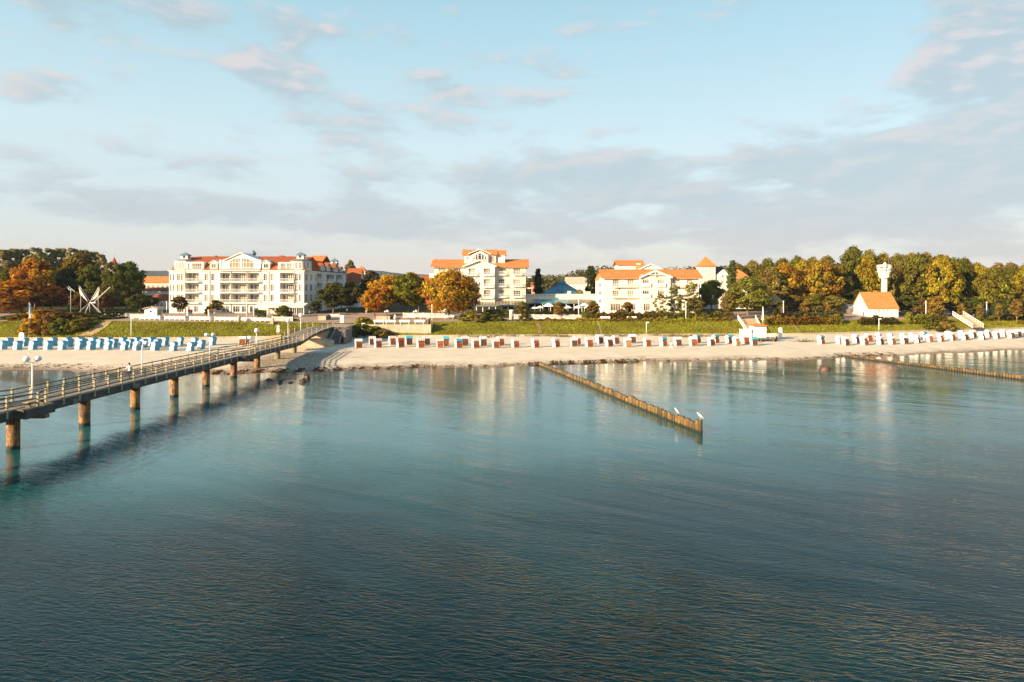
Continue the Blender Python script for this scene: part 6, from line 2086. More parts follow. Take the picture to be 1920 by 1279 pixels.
BLUE = {'front': [(5, 655.5), (33, 655.8), (62, 655.8), (90, 655.8), (117, 655.8), (148, 655.8), (171, 655.8), (202, 656), (233, 656.5), (257, 657), (291, 657.3), (325, 658), (357, 658.5)],
        'middle': [(129, 651.5), (155, 651.5), (186, 651.7), (213, 651.7), (243, 651.8), (269, 652), (295, 652.2), (377, 654)],
        'rear': [(16, 649.5), (45, 649.5), (71, 649.5), (99, 649), (126, 648.6), (150, 648.6), (175, 648.6), (203, 648.4), (230, 648.4), (256, 648.2), (284, 648.2), (309, 648), (337, 648), (364, 648.8), (398, 647.5)]}
for row, lst in BLUE.items():
    lst = sorted(lst, reverse=True)
    for i, (px, py) in enumerate(lst):
        p_ = G(px, py)
        rz = R(-98) + rng.uniform(-.22, .22)
        root = thing('beach_chair', 'light blue hooded beach chair, %s from the pier in the %s row' % (ORD[i], row), 'beach chair', p_, 'light blue beach chairs west of the pier', rz)
        inst('basket', bb, root)
        inst('hood', hood_mesh(canvas_blue), root)
        inst('back_canvas', back_blue, root)
        inst('handle', handle_m, root)
        root.scale = (1.06, 1.06, 1.02)
CHAIRS = [(672.6, 652.7, 'p', 'b'), (698, 647, 'r', 'd'), (709, 652, 'r', 'b'), (736, 647, 'r', 'b'), (751, 651.7, 'b', 'b'), (767, 647, 't', 'd'), (789, 652, 'r', 'b'), (800, 647, 'r', 'd'), (825, 652, 'r', 'b'), (836, 647.8, 't', 'b'), (860, 652.5, 't', 'b'), (871.6, 648, 'r', 'd'), (892, 652.5, 'r', 'b'), (906, 648.7, 'g', 'd'),
          (930, 652.7, 'r', 'b'), (938.6, 648, 'r', 'b'), (966.7, 652, 'r', 'b'), (1004, 651.7, 'r', 'b'), (1042.8, 651, 'r', 'b'), (1076.5, 650, 'r', 'd'), (1082, 647.3, 'r', 'b'), (1104.7, 650.6, 'r', 'b'), (1124.4, 644.6, 'p', 'd'), (1142.5, 650, 'p', 'd'), (1154.7, 645, 'r', 'b'), (1177, 650.6, 'p', 't'), (1185.7, 643.6, 'p', 'd'), (1214, 649.8, 'r', 'b'), (1244, 649.3, 't', 'b'), (1271, 649, 'p', 'd'),
          (1300, 648.7, 'p', 'b'), (1307.7, 643.6, 't', 'b'), (1334, 648.3, 'p', 'd'), (1342, 643.6, 't', 'b'), (1367.8, 644.6, 't', 'd'), (1381, 648.3, 'p', 't'), (1398, 644.6, 'r', 'b'), (1413.8, 648.3, 't', 'd')]
CH2 = [(1539.8, 645.4, 't'), (1574.5, 645.4, 'p'), (1585.7, 648, 'p'), (1604.5, 643.6, 'p'), (1621, 647.3, 'p'), (1629, 641, 'r'), (1650.5, 646.7, 'p'), (1648, 640, 'p'), (1673, 646.4, 'p'), (1670, 640, 'g'), (1696, 645.4, 'p'), (1694, 639.5, 'p'), (1719.4, 643.6, 'p'), (1712, 639, 'r'), (1732.5, 637, 't'), (1743, 641.7, 'p'), (1763.5, 640.7, 'p'), (1778.5, 636, 'p'), (1785, 639, 'p'), (1803, 635, 'p'), (1809.5, 638, 'p'), (1824.5, 633.8, 'p'), (1841, 637.4, 'p'), (1852.6, 633, 'p'), (1868.5, 635.5, 'p'), (1880.7, 631.4, 'p'), (1896.7, 634.7, 'p'), (1909, 633, 'p'), (1924, 631.5, 'p')]
HC = {'p': canvas_plain, 'r': canvas_red, 't': canvas_teal, 'g': canvas_grey, 'b': grille_brown}
HW = {'p': 'plain white', 'r': 'red-striped', 't': 'teal', 'g': 'grey-striped', 'b': 'brown'}
GC = {'b': grille_brown, 'd': grille_dark, 't': grille_tan}
GW = {'b': 'brown', 'd': 'dark', 't': 'tan'}
def white_chair(p_, hood, gcol, label, rz, group):
    root = thing('beach_chair', label, 'beach chair', p_, group, rz)
    inst('basket', bw, root)
    inst('hood', hood_mesh(HC[hood]), root)
    inst('lattice_front', GM[GC[gcol].name], root)
    inst('handle', handle_m, root)
    s = rng.uniform(.97, 1.06)
    root.scale = (s * 1.06, s * 1.06, s * 1.08)
    return root
cnt = {}
for px, py, h, g_ in CHAIRS:
    row = 'seaward' if py > 647.9 + (0 if px < 1000 else .2) - (px > 1290) * .4 else 'landward'
    key = (row,)
    cnt[key] = cnt.get(key, 0) + 1
    white_chair(G(px, py), h, g_, 'white chair, %s hood, %s front, %s from the pier in the %s row' % (HW[h], GW[g_], ORD[cnt[key] - 1], row), R(24) + rng.uniform(-.24, .24), 'white beach chairs between pier and lifeguard cabin')
cnt = {}
for px, py, h in CH2:
    edge = float(np.interp(px, [1540, 1700, 1920], [644.8, 642.2, 633.2]))
    row = 'seaward' if py > edge - .4 else 'landward'
    cnt[row] = cnt.get(row, 0) + 1
    white_chair(G(px, py), h, 'd' if rng.random() < .45 else 'b', 'white wicker chair, %s hood, %s past the lifeguard cabin in the %s row' % (HW[h], ORD[cnt[row] - 1], row), R(32) + rng.uniform(-.26, .26), 'white beach chairs east of the lifeguard cabin')
white_chair(G(455, 648), 'p', 'b', 'single brown-fronted beach chair behind the pier railing', R(8), 'beach chairs standing alone')
white_chair(G(469, 648), 'g', 'd', 'beach chair with a grey-striped hood beside the single chair by the pier', R(-40), 'beach chairs standing alone')
c_or = mat('orange_canvas', (.55, .16, .05), .85, .1, 2.0)
c_rd = mat('red_canvas', (.55, .06, .04), .85, .1, 2.0)
for px, m_, nm in ((356, c_rd, 'red'), (395.5, c_or, 'orange')):
    p_ = GY(px, 184)
    root = thing('beach_chair', '%s hooded beach chair on the hotel lawn behind the white balustrade' % nm, 'beach chair', p_, 'coloured beach chairs at the white hotel', R(40))
    inst('basket', bw, root)
    inst('hood', hood_mesh(m_), root)
    inst('back_canvas', back_.mesh('back_canvas', m_), root)

# ================================================================== walls and promenade edges
sw = thing('sea_wall', 'low sand-coloured sea wall between the beach and the grassy bank', 'wall', (0, wall_y(0), 1.7))
xs = list(np.arange(-150, 200, 6.0))
for a, b in zip(xs[:-1], xs[1:]):
    if -41 < (a + b) / 2 < -34:
        continue
    ya, yb = wall_y(a), wall_y(b)
    MB().add([(a + .02, ya - .18, 1.2), (b - .02, yb - .18, 1.2), (b - .02, yb + .18, 1.2), (a + .02, ya + .18, 1.2), (a + .02, ya - .18, 2.26), (b - .02, yb - .18, 2.26), (b - .02, yb + .18, 2.26), (a + .02, ya + .18, 2.26)],
             [(0, 3, 2, 1), (4, 5, 6, 7), (0, 1, 5, 4), (1, 2, 6, 5), (2, 3, 7, 6), (3, 0, 4, 7)]).build('wall_section', concrete, sw)
def px_x(px, Y):
    return (px - 960) * Y / FPX
# terrace of the square, its pale retaining wall, and the plaza behind
YT = 163.2
t0, t1 = px_x(688, YT), px_x(808, YT)
ter = thing('terrace_wall', 'long pale concrete retaining wall with white benches on top, below the square', 'wall', ((t0 + t1) / 2, YT, 2.2))
n = 6
for k in range(n):
    a, b = t0 + (t1 - t0) * k / n, t0 + (t1 - t0) * (k + 1) / n
    MB().box(a + .015, b - .015, YT, YT + .4, 1.8, 4.66).build('wall_panel', concrete, ter)
MB().box(t1 - .42, t1 - .02, YT + .41, YT + 9, 1.8, 4.66).build('return_wall', concrete, ter)
MB().box(t0 + .02, t0 + .42, YT + .41, YT + 9, 1.8, 4.66).build('return_wall', concrete, ter)
plz = MB().box(-43.8, -37.4, 152.9, 172, 1.7, 4.60).box(t0 + .43, t1 - .43, YT + .41, 172.4, 3.0, 4.62)
o = plz.build('plaza', pave_m, None)
o['kind'] = 'structure'
# white balustrade before the white hotel, and the wall at its east end
YB_ = 168.5
bl = thing('balustrade', 'long white balustrade with panels along the bank before the white hotel', 'balustrade', (px_x(380, YB_), YB_, 5))
pan = None
for k in range(26):
    px0, px1 = 262 + k * 9.4, 262 + (k + 1) * 9.4
    a, b = px_x(px0, YB_), px_x(px1, YB_)
    gz0 = ground_z(a, YB_)
    if pan is None:
        L = b - a
        pan = MB().box(.12, L - .02, -.04, .04, .28, .80).box(.0, L, -.07, .07, .86, .98).mesh('panel', white_paint)
        pst = MB().box(-.09, .09, -.09, .09, -.3, 1.08).mesh('post', white_paint)
    inst('post', pst, bl, Vector((a, YB_, gz0)) - bl.location)
    if k not in (4, 9, 14):
        inst('panel', pan, bl, Vector((a, YB_, gz0)) - bl.location)
rw = thing('retaining_wall', 'cream retaining wall with end pillar between the white hotel lawn and the pier', 'wall', (px_x(482, 165), 165, 3))
a, b = px_x(452, 165), px_x(507, 165)
MB().prism([(a, 0, 2.4), (b, 0, 2.4), (b, 0, 4.9), (a, 0, 5.1)], (0, 165, 0), (0, 165.4, 0)).build('wall_panel', concrete, rw)
MB().box(b + .01, b + .75, 164.8, 165.6, 2.2, 6.1).build('pillar', concrete, rw)
MB().box(b + .02, b + .4, 165.61, 174, 2.4, 4.9).build('return_wall', concrete, rw)
ar = thing('stone_arch', 'small cream arched pillar at the end of the white balustrade', 'pillar', (px_x(448, 167), 167, 5))
xa = px_x(448, 167)
MB().lathe((xa, 167, 4.6), [(.45, 0), (.45, 1.5), (.36, 1.85), (.12, 2.05)], 10).build('body', concrete, ar)
for px, Y, wpx, hpx, py, lb in ((604, 176, 14, 8, 602, 'low concrete planter wall near the head of the pier ramp'), (718, 178, 26, 7, 601, 'low concrete block wall beside the five-globe lamp on the square')):
    r0 = thing('planter_wall', lb, 'planter', (px_x(px, Y), Y, 4.9))
    s_ = Y / FPX
    c = GY(px, Y)
    MB().box(c.x - wpx * s_ / 2, c.x + wpx * s_ / 2, Y, Y + .4, c.z - .3, c.z + hpx * s_).build('front_wall', concrete, r0)
    MB().box(c.x + wpx * s_ / 2 - .4, c.x + wpx * s_ / 2, Y + .41, Y + 5, c.z - .3, c.z + hpx * s_).build('side_wall', concrete_dark, r0)  # side wall painted darker as the shaded face

# ---- benches
def make_bench():
    r0 = thing('bench', 'bench', 'bench')
    for k in range(4):
        MB().box(-1.15, 1.15, -.22 + k * .115, -.13 + k * .115, .42, .46).build('slat', white_paint, r0)
    for k in range(3):
        MB().box(-1.15, 1.15, .27 + k * .02, .31 + k * .02, .54 + k * .14, .66 + k * .14).build('slat', white_paint, r0)
    for x in (-.9, .9):
        MB().box(x - .04, x + .04, -.2, .26, .0, .415).box(x - .04, x + .04, .265 + .05, .36, .0, .95).build('leg', white_paint, r0)
    return r0
bench0 = make_bench()
BEN = [(627.5, 182, 0, 'near the concrete planter at the ramp head'), (732.5, 165, 180, 'on the terrace wall nearest the pier'), (759, 165, 180, 'in the middle of the terrace wall'), (786.5, 165, 180, 'on the terrace wall farthest from the pier'),
       (773, 182, 0, 'under the tall green tree beside the picket fence'), (796, 181, 0, 'by the fence just west of the broad golden tree'), (842, 181, 0, 'in the shade behind the broad golden tree trunk'), (1022, 177, 0, 'before the picket fence of the restaurant'), (1135, 177.5, 0, 'at the west end of the east hotel hedge'), (1185, 177.5, 0, 'between two young trees before the east hotel'), (1456, 182, 0, 'beside the thatched pavilion path'), (711, 165, 180, 'at the terrace corner with a seated person')]
for i, (px, Y, rz, lb) in enumerate(BEN):
    p_ = GY(px, Y)
    if 163.6 < Y < 172 and t0 < p_.x < t1:
        p_.z = 4.63
    b_ = bench0 if i == 0 else copy_tree(bench0, p_, R(rz))
    b_.location = p_
    b_.scale = (1.12, 1.12, 1.12)
    b_.rotation_euler.z = R(rz)
    b_['label'] = 'white slatted bench ' + lb
    b_['group'] = 'white benches along the promenade'
# grey-brown bench in the near bay of the pier
pb = thing('bench', 'weathered wooden bench in the near viewing bay of the pier', 'bench', (PX1 + .45, 56.6, dz_(56.6)), 'benches on the pier')
for k in range(3):
    MB().box(PX1 + .25 + k * .16, PX1 + .38 + k * .16, 55.5, 57.7, dz_(56.6) + .42, dz_(56.6) + .47).build('slat', wood_post, pb)
for y in (55.8, 57.4):
    MB().box(PX1 + .28, PX1 + .68, y - .05, y + .05, dz_(56.6) - .003, dz_(56.6) + .415).build('leg', wood_grey, pb)
pb2 = thing('bench', 'pale wooden bench with backrest in the far viewing bay of the pier', 'bench', (PX0 - .45, 56.6, dz_(56.6)), 'benches on the pier')
for k in range(3):
    MB().box(PX0 - .38 - k * .16, PX0 - .25 - k * .16, 55.5, 57.7, dz_(56.6) + .42, dz_(56.6) + .47).build('slat', wood_post, pb2)
for k in range(3):
    MB().box(PX0 - .80, PX0 - .75, 55.5, 57.7, dz_(56.6) + .55 + k * .16, dz_(56.6) + .67 + k * .16).build('slat', wood_post, pb2)
for y in (55.8, 57.4):
    MB().box(PX0 - .72, PX0 - .28, y - .05, y + .05, dz_(56.6) - .003, dz_(56.6) + .415).build('leg', wood_post, pb2)

# ---- lamps
def twin_lamp(label, x, y, zb, H, rz=0):
    r0 = thing('street_lamp', label, 'lamp', (x, y, zb), 'twin-globe lamps of the pier', rz)
    q = [MB().tube([(0, 0, -.02), (0, 0, 1.0), (0, 0, H - .55)], [.075, .06, .05], 8).mesh('pole', white_metal),
         MB().tube([(-.38, 0, H - .42), (0, 0, H - .56), (.38, 0, H - .42)], [.035] * 3, 6).mesh('arm', white_metal)]
    inst('pole', q[0], r0)
    inst('arm', q[1], r0)
    for s in (-1, 1):
        g_ = MB().ball((s * .42, 0, H - .2), .29, .29, .25, 16, 10).mesh('globe', globe_m)
        inst('globe', g_, r0)
    return r0
twin_lamp('white twin-globe lamp rising from the nearest pier bay', -42.3, 60.2, dz_(60), 3.75, R(35))
twin_lamp('white twin-globe lamp just past the walker on the pier', -42.5, 78.4, dz_(78), 3.75, R(28))
twin_lamp('white twin-globe lamp on the pier before the end of the blue chairs', -42.5, 96.0, dz_(96), 3.6, R(24))
def globe_lamp(label, px, py0, py1, Y, zb=None, n=1, rad=.32, group='single-globe lamps', m_=None):
    g_ = GY(px, Y)
    z0 = g_.z if zb is None else zb
    zt = CAM_H - (py0 - HORIZON) * Y / FPX
    r0 = thing('street_lamp', label, 'lamp', (g_.x, Y, z0), group)
    H = zt - z0
    inst('pole', MB().tube([(0, 0, 0), (0, 0, .8), (0, 0, H - rad * 1.4)], [.09, .06, .05], 8).mesh('pole', m_ or white_metal), r0)
    if n == 1:
        inst('globe', MB().lathe((0, 0, H - rad * 2), [(.08, 0), (rad * .9, rad * .5), (rad, rad), (rad * .8, rad * 1.6), (.1, rad * 2)], 14).mesh('globe', globe_m), r0)
    else:
        for k in range(n):
            a = 2 * math.pi * k / n
            x, y = (.62 * math.cos(a), .62 * math.sin(a)) if k else (0, 0)
            if k:
                inst('arm', MB().tube([(0, 0, H - .9), (x * .6, y * .6, H - .95), (x, y, H - .65)], [.03] * 3, 6).mesh('arm', dark_metal), r0)
            inst('globe', MB().ball((x, y, H - (.2 if k == 0 else .45)), .21, n=12, m=8).mesh('globe', globe_m), r0)
    return r0
globe_lamp('white mushroom lamp on the pier beside the low sandy bank', 481, 615.5, 640, 113, dz_(113), rad=.38)
globe_lamp('white mushroom lamp at the foot of the pier ramp', 540, 597, 624, 133, dz_(133), rad=.42)
globe_lamp('white mushroom lamp highest up the pier ramp', 564, 587, 615, 142, dz_(142), rad=.44)
globe_lamp('five-globe lamp on the square next to the concrete block wall', 726, 581, 601, 178, n=5, group='five-globe lamps on the square', m_=dark_metal)
globe_lamp('five-globe lamp on the square in front of the fence benches', 780, 581, 601, 176, n=5, group='five-globe lamps on the square', m_=dark_metal)
def beach_light(label, px, py0, Y):
    g_ = GY(px, Y)
    H = CAM_H - (py0 - HORIZON) * Y / FPX - g_.z
    r0 = thing('street_lamp', label, 'lamp', g_, 'slim white lamps along the sea wall')
    inst('pole', MB().tube([(0, 0, -.2), (0, 0, H)], [.085, .07], 8).mesh('pole', white_metal), r0)
    inst('head', MB().box(-.12, .62, -.14, .14, H - .02, H + .16).mesh('head', white_metal), r0)
beach_light('slim white lamp on the sea wall behind the blue chairs', 246, 597.5, wall_y(-88) + .6)
beach_light('slim white lamp at the wall below the terrace shrubs', 679, 607, wall_y(-36) + .6)
beach_light('slim white lamp on the sea wall below the east hotel', 1212, 605, wall_y(33) + .6)
beach_light('slim white lamp on the sea wall below the small white house', 1648, 598.5, wall_y(95) + .6)
def pole(label, px, py0, py1, Y, r=.09, name='pole', m_=None, cap=True):
    g_ = GY(px, Y)
    H = CAM_H - (py0 - HORIZON) * Y / FPX - g_.z
    r0 = thing(name, label, 'pole', g_, 'white poles along the promenade')
    inst('shaft', MB().tube([(0, 0, -.1), (0, 0, H)], [r * 1.1, r], 8).mesh('shaft', m_ or white_metal), r0)
    if cap:
        inst('cap', MB().lathe((0, 0, H), [(r * 1.9, 0), (r * 1.9, .18), (r * .8, .3)], 10).mesh('cap', m_ or white_metal), r0)
for px, y0, Y, lb in ((312.5, 567, 178, 'white light column before the west bay of the white hotel'), (463, 563, 178, 'tall white light column before the central gable of the white hotel'), (810, 573, 178, 'white light column at the trunk of the broad golden tree'), (1085, 565, 179, 'white light column before the restaurant parasols'), (1286, 568, 178, 'white light column with a small red collar before the tallest pine'),
                      (1469, 566, 182, 'white light column west of the understorey gap'), (1736, 566, 192, 'white light column east of the small white house'), (1850, 568, 200, 'white light column at the hedge beyond the eastern stairs'), (476, 578, 181, 'square white post at the hotel restaurant hedge'), (501, 580, 181, 'white post with a blue board near the restaurant'), (1108.7, 592, 181, 'short white post at the corner hedge')):
    pole(lb, px, y0, 0, Y)
# ---- flag by the western bank
g_ = G(54.5, 634.5)
g_.z = ground_z(g_.x, g_.y)
fl = thing('flag', 'limp white and blue flag on a pale pole by the western bank', 'flag', g_)
H = CAM_H - (566 - HORIZON) * g_.y / FPX - g_.z
inst('pole', MB().tube([(0, 0, -.1), (0, 0, H)], [.07, .045], 8).mesh('pole', wood_post), fl)
cloth_v, cloth_f = [], []
for j in range(13):
    f = j / 12
    for i in range(7):
        u = i / 6
        wd = .18 + .30 * math.sin(math.pi * (.15 + .7 * f))
        cloth_v.append((.06 + wd * u, .10 * math.sin(u * 9 + f * 4), H - .15 - 3.6 * f - .5 * u * (1 - f)))
for j in range(12):
    for i in range(6):
        cloth_f.append((j * 7 + i, j * 7 + i + 1, (j + 1) * 7 + i + 1, (j + 1) * 7 + i))
mf = bpy.data.materials.new('flag_cloth')
mf.use_nodes = True
t = NT(mf.node_tree)
o_ = t.n('ShaderNodeOutputMaterial')
p = t.n('ShaderNodeBsdfPrincipled')
tc2 = t.n('ShaderNodeTexCoord')
sp = t.n('ShaderNodeSeparateXYZ')
t.l(tc2.outputs['Generated'], sp.inputs[0])
t.l(t.mix(t.m('MULTIPLY', t.m('LESS_THAN', t.m('ABSOLUTE', t.m('SUBTRACT', sp.outputs[2], .55)), .30), t.m('GREATER_THAN', sp.outputs[0], .25)), (.72, .72, .72, 1), (.13, .32, .55, 1)), p.inputs['Base Color'])
p.inputs['Roughness'].default_value = .9
t.l(p.outputs[0], o_.inputs[0])
me = bpy.data.meshes.new('cloth')
me.from_pydata(cloth_v, [], cloth_f)
me.polygons.foreach_set('use_smooth', [True] * len(cloth_f))
me.materials.append(mf)
c_ = inst('cloth', me, fl)
sd = c_.modifiers.new('thick', 'SOLIDIFY')
sd.thickness = .02
# folded white parasol / banner beside the beach stairs
g_ = GY(1430.5, 171)
bn = thing('banner', 'furled white banner on a pole at the top of the beach stairs', 'banner', g_)
inst('pole', MB().tube([(0, 0, -.2), (0, 0, 5.6)], [.06, .04], 8).mesh('pole', white_metal), bn)
inst('cloth', MB().lathe((0, 0, 2.0), [(.12, 0), (.30, .15), (.22, 1.2), (.14, 2.6), (.05, 3.5)], 9).mesh('cloth', canvas_plain), bn)

# ---- round-topped notice boards
def notice(label, px, py, wpx, hpx, legs=True):
    g_ = G(px, py)
    s = g_.y / FPX
    r0 = thing('notice_board', label, 'sign', g_, 'round-topped white notice boards')
    w2, h = wpx * s / 2, hpx * s
    lg = .35 if legs else .15
    pts = [(-w2, 0, lg), (w2, 0, lg)] + [(w2 * math.cos(a), 0, h - w2 + w2 * math.sin(a)) for a in [math.pi * k / 10 for k in range(11)]]
    inst('board', MB().prism(pts, (0, -.04, 0), (0, .04, 0)).mesh('board', white_paint), r0)
    for x in (-w2 * .8, w2 * .8):
        inst('leg', MB().box(x - .04, x + .04, .05, .12, -.1, h * .6).mesh('leg', white_paint), r0)
    mk = MB()
    for k, (u, v, l) in enumerate(((0, .62, .5), (0, .52, .7), (0, .42, .6))):
        mk.box(-w2 * l, w2 * l, -.05, -.043, h * v, h * v + .05)
    mk.lathe((0, -.046, h * .76), [(.08, 0), (.08, .05)], 8)
    inst('print', mk.mesh('print', mat('grey_print', (.30, .30, .32), .7)), r0)
notice('round-topped white notice board by the shrubs east of the pier abutment', 649.6, 632.5, 9.2, 15.5)
notice('round-topped white notice board behind the westernmost blue chairs', 40.3, 645, 9.5, 22)
notice('round-topped white notice board beside the lifeguard cabin', 1463, 635, 7, 21, False)
g_ = G(521.5, 631)
sg = thing('sign', 'round white sign over two white panels on a post by the pier', 'sign', g_)
s_ = g_.y / FPX
inst('post', MB().tube([(0, 0, -.1), (0, 0, 20 * s_)], [.05, .05], 6).mesh('post', white_metal), sg)
disc = MB().prism([(.33 * math.cos(2 * math.pi * k / 16), 0, 18 * s_ + .33 * math.sin(2 * math.pi * k / 16)) for k in range(16)], (0, -.09, 0), (0, -.055, 0))
inst('disc', disc.mesh('disc', white_paint), sg)
for z in (9.2, 13.4):
    inst('panel', MB().box(-.3, .3, -.09, -.055, z * s_ - .4 * .55, z * s_ + .4 * .6).mesh('panel', white_paint), sg)
g_ = GY(875, 186)
sg = thing('sign', 'white board sign on a post beside the golden tree', 'sign', g_)
inst('post', MB().box(-.06, .06, -.06, .06, -.1, 2.2).mesh('post', white_paint), sg)
inst('board', MB().box(-.62, .62, -.10, -.063, 1.15, 2.35).mesh('board', white_paint), sg)
inst('print', MB().box(-.3, .3, -.112, -.103, 1.4, 1.75).mesh('print', MATS['grey_print']), sg)
sg = thing('sign', 'white ticket board behind the railing at the head of the pier ramp', 'sign', (px_x(640, 160), 160, 4.6))
MB().box(px_x(637.5, 160), px_x(644.5, 160), 160, 160.12, 5.3, 7.0).build('board', white_paint, sg)
for px in (637.8, 644.2):
    MB().box(px_x(px, 160) - .05, px_x(px, 160) + .05, 160.13, 160.2, 4.5, 6.9).build('leg', wood_grey, sg)
col_ = GY(959, 178)
ac = thing('advertising_column', 'round white advertising column before the cream hotel lawn', 'column', col_)
inst('body', MB().lathe((0, 0, 0), [(.55, -.1), (.55, 2.35), (.62, 2.4), (.62, 2.55), (.3, 2.7)], 16).mesh('body', white_paint), ac)
inst('poster', MB().lathe((0, 0, 0), [(.558, .7), (.558, 1.6)], 16).mesh('poster', mat('faded_poster', (.5, .47, .44), .8, .5, 3.0)), ac)

# ---- bins
def bin_(label, p_, s=1.0, m_=None):
    r0 = thing('litter_bin', label, 'bin', p_, 'litter bins')
    inst('body', MB().lathe((0, 0, 0), [(.30 * s, -.05), (.36 * s, .1), (.38 * s, .95 * s)], 12).mesh('body', m_ or dark_metal), r0)
    inst('rim', MB().lathe((0, 0, 0), [(.41 * s, .90 * s), (.41 * s, .99 * s), (.30 * s, 1.0 * s)], 12).mesh('rim', grey_metal), r0)
bin_('dark green litter bin on the sand in front of the abutment block', G(596.5, 647.5), 1.1, mat('bin_green', (.05, .06, .04), .6))
bin_('dark litter bin at the east end of the terrace wall', Vector((t1 - .9, YT + 2.2, 4.63)), 1.35, mat('bin_brown', (.10, .075, .05), .6))

# ---- picket fences
def fence(label, px0, px1, Y, h, m_=white_paint):
    a, b = px_x(px0, Y), px_x(px1, Y)
    c = (a + b) / 2
    r0 = thing('picket_fence', label, 'fence', (c, Y, ground_z(c, Y)), 'white fences along the promenade')
    mb = MB()
    n = int((b - a) / .22)
    for k in range(n):
        x = a + (b - a) * k / n
        z = ground_z(x, Y)
        mb.box(x - .05, x + .05, Y - .03, Y, z + .05, z + h)
    mb.build('picket', m_, r0)['kind'] = 'stuff'
    n2 = max(2, int((b - a) / 2.4))
    for k in range(n2 + 1):
        x = a + (b - a) * k / n2
        z = ground_z(x, Y)
        MB().box(x - .07, x + .07, Y + .003, Y + .14, z - .1, z + h + .12).build('post', m_, r0)
    z0, z1 = ground_z(a, Y), ground_z(b, Y)
    for q in (.25, h - .2):
        MB().bar((a, Y + .03, z0 + q), (b, Y + .03, z1 + q), .05, .09).build('rail', m_, r0)
fence('white picket fence below the restaurant hedge and parasols', 964, 1094, 181.5, 1.25)
fence('cream picket fence between the square and the cream hotel', 756, 905, 184, 1.35, trim_white)
fence('low white fence behind the hotel restaurant terrace shrubs', 510, 548, 172, 1.1)
pk = thing('post_row', 'white bollard nearest the thicket in the row leading to the kiosk', 'bollard', GY(197, 177), 'white bollards beside the kiosk')
bm_ = MB().tube([(0, 0, -.1), (0, 0, 1.0)], [.1, .09], 8).mesh('bollard', white_paint)
bpy.data.objects.remove(pk)
for i, px in enumerate((197, 210, 223, 236.5)):
    b_ = bpy.data.objects.new('bollard', bm_)
    COL.objects.link(b_)
    b_.location = GY(px, 176)
    tag(b_, 'white bollard, %s from the thicket in the row leading to the kiosk' % ORD[i], 'bollard', 'white bollards beside the kiosk')
fence('white rail fence at the kiosk', 244, 271, 174, 1.0)

# ---- kiosk
Y = 173.0
a, b = px_x(271, Y), px_x(294, Y)
zb = ground_z(a, Y)
ks = thing('kiosk', 'small white kiosk with a curved roof and a round window at the promenade', 'kiosk', ((a + b) / 2, Y, zb))
MB().box(a, b, Y, Y + 2.8, zb - .3, zb + 2.5).build('wall', white_paint, ks)
rp = [(a - .4, zb + 2.45), (a + .3, zb + 2.75), ((a + b) / 2, zb + 2.98), (b - .3, zb + 2.75), (b + .55, zb + 2.42)]
MB().prism([(x, 0, z) for x, z in rp] + [(x, 0, z - .12) for x, z in reversed(rp)], (0, Y - .4, 0), (0, Y + 3.2, 0)).build('roof', mat('kiosk_roof', (.55, .38, .28), .7, .1, 1), ks)
MB().prism([((a + b) / 2 + .27 * math.cos(2 * math.pi * k / 14), 0, zb + 1.75 + .27 * math.sin(2 * math.pi * k / 14)) for k in range(14)], (0, Y - .035, 0), (0, Y - .003, 0)).build('round_window', glass_dark, ks)
MB().box(b + .003, b + .06, Y + .5, Y + 2.2, zb + .9, zb + 2.1).build('hatch', glass_curtain, ks)

# ---- white sail sculpture
Y = 182.0
sc = thing('sail_sculpture', 'white sculpture of slanting sails on splayed steel legs before dark trees', 'sculpture', GY(168.5, Y))
A = lambda px, py, d=0.0: Vector((px_x(px, Y), Y + d, CAM_H - (py - HORIZON) * Y / FPX))
sail_m = mat('sail_white', (.50, .48, .46), .6, .05, 1.0)
hub = A(169, 567.5)
for tri, d in ((((149.3, 537.5), (151.5, 551.5), (167, 566.5)), -.4), (((184.8, 539), (182, 556), (169.5, 564.5)), .5), (((129, 537.5), (133, 543), (139, 546.5)), -.9)):
    pts = [A(x, y) for x, y in tri]
    MB().prism(pts, (0, d - .02, 0), (0, d + .02, 0)).build('sail', sail_m, sc)
for p0, p1 in (((149, 536.5), (169.5, 567)), ((185.3, 538), (168.5, 566.5)), ((206, 538), (175, 567.5)), ((128.5, 537), (140, 547))):
    MB().bar(A(*p0), A(*p1), .075).build('spar', white_metal, sc)
MB().bar(A(206, 538.5), A(184, 559), .25, .08).build('spar', white_metal, sc)
MB().bar(A(169, 567.5), A(179, 567.5), .25).build('spar', white_metal, sc)
for px, d in ((152, -1.2), (156.5, .8), (193, -1.0), (178, 1.4)):
    MB().bar(hub + Vector((0, 0, .2)), A(px, 584, d) - Vector((0, 0, .3)), .07).build('leg', white_metal, sc)
for px, y0 in ((168.3, 567), (151.5, 551), (184.2, 540), (132.6, 540)):
    MB().tube([A(px, y0), A(px, 586)], [.08, .08], 6).build('mast', grey_metal, sc)

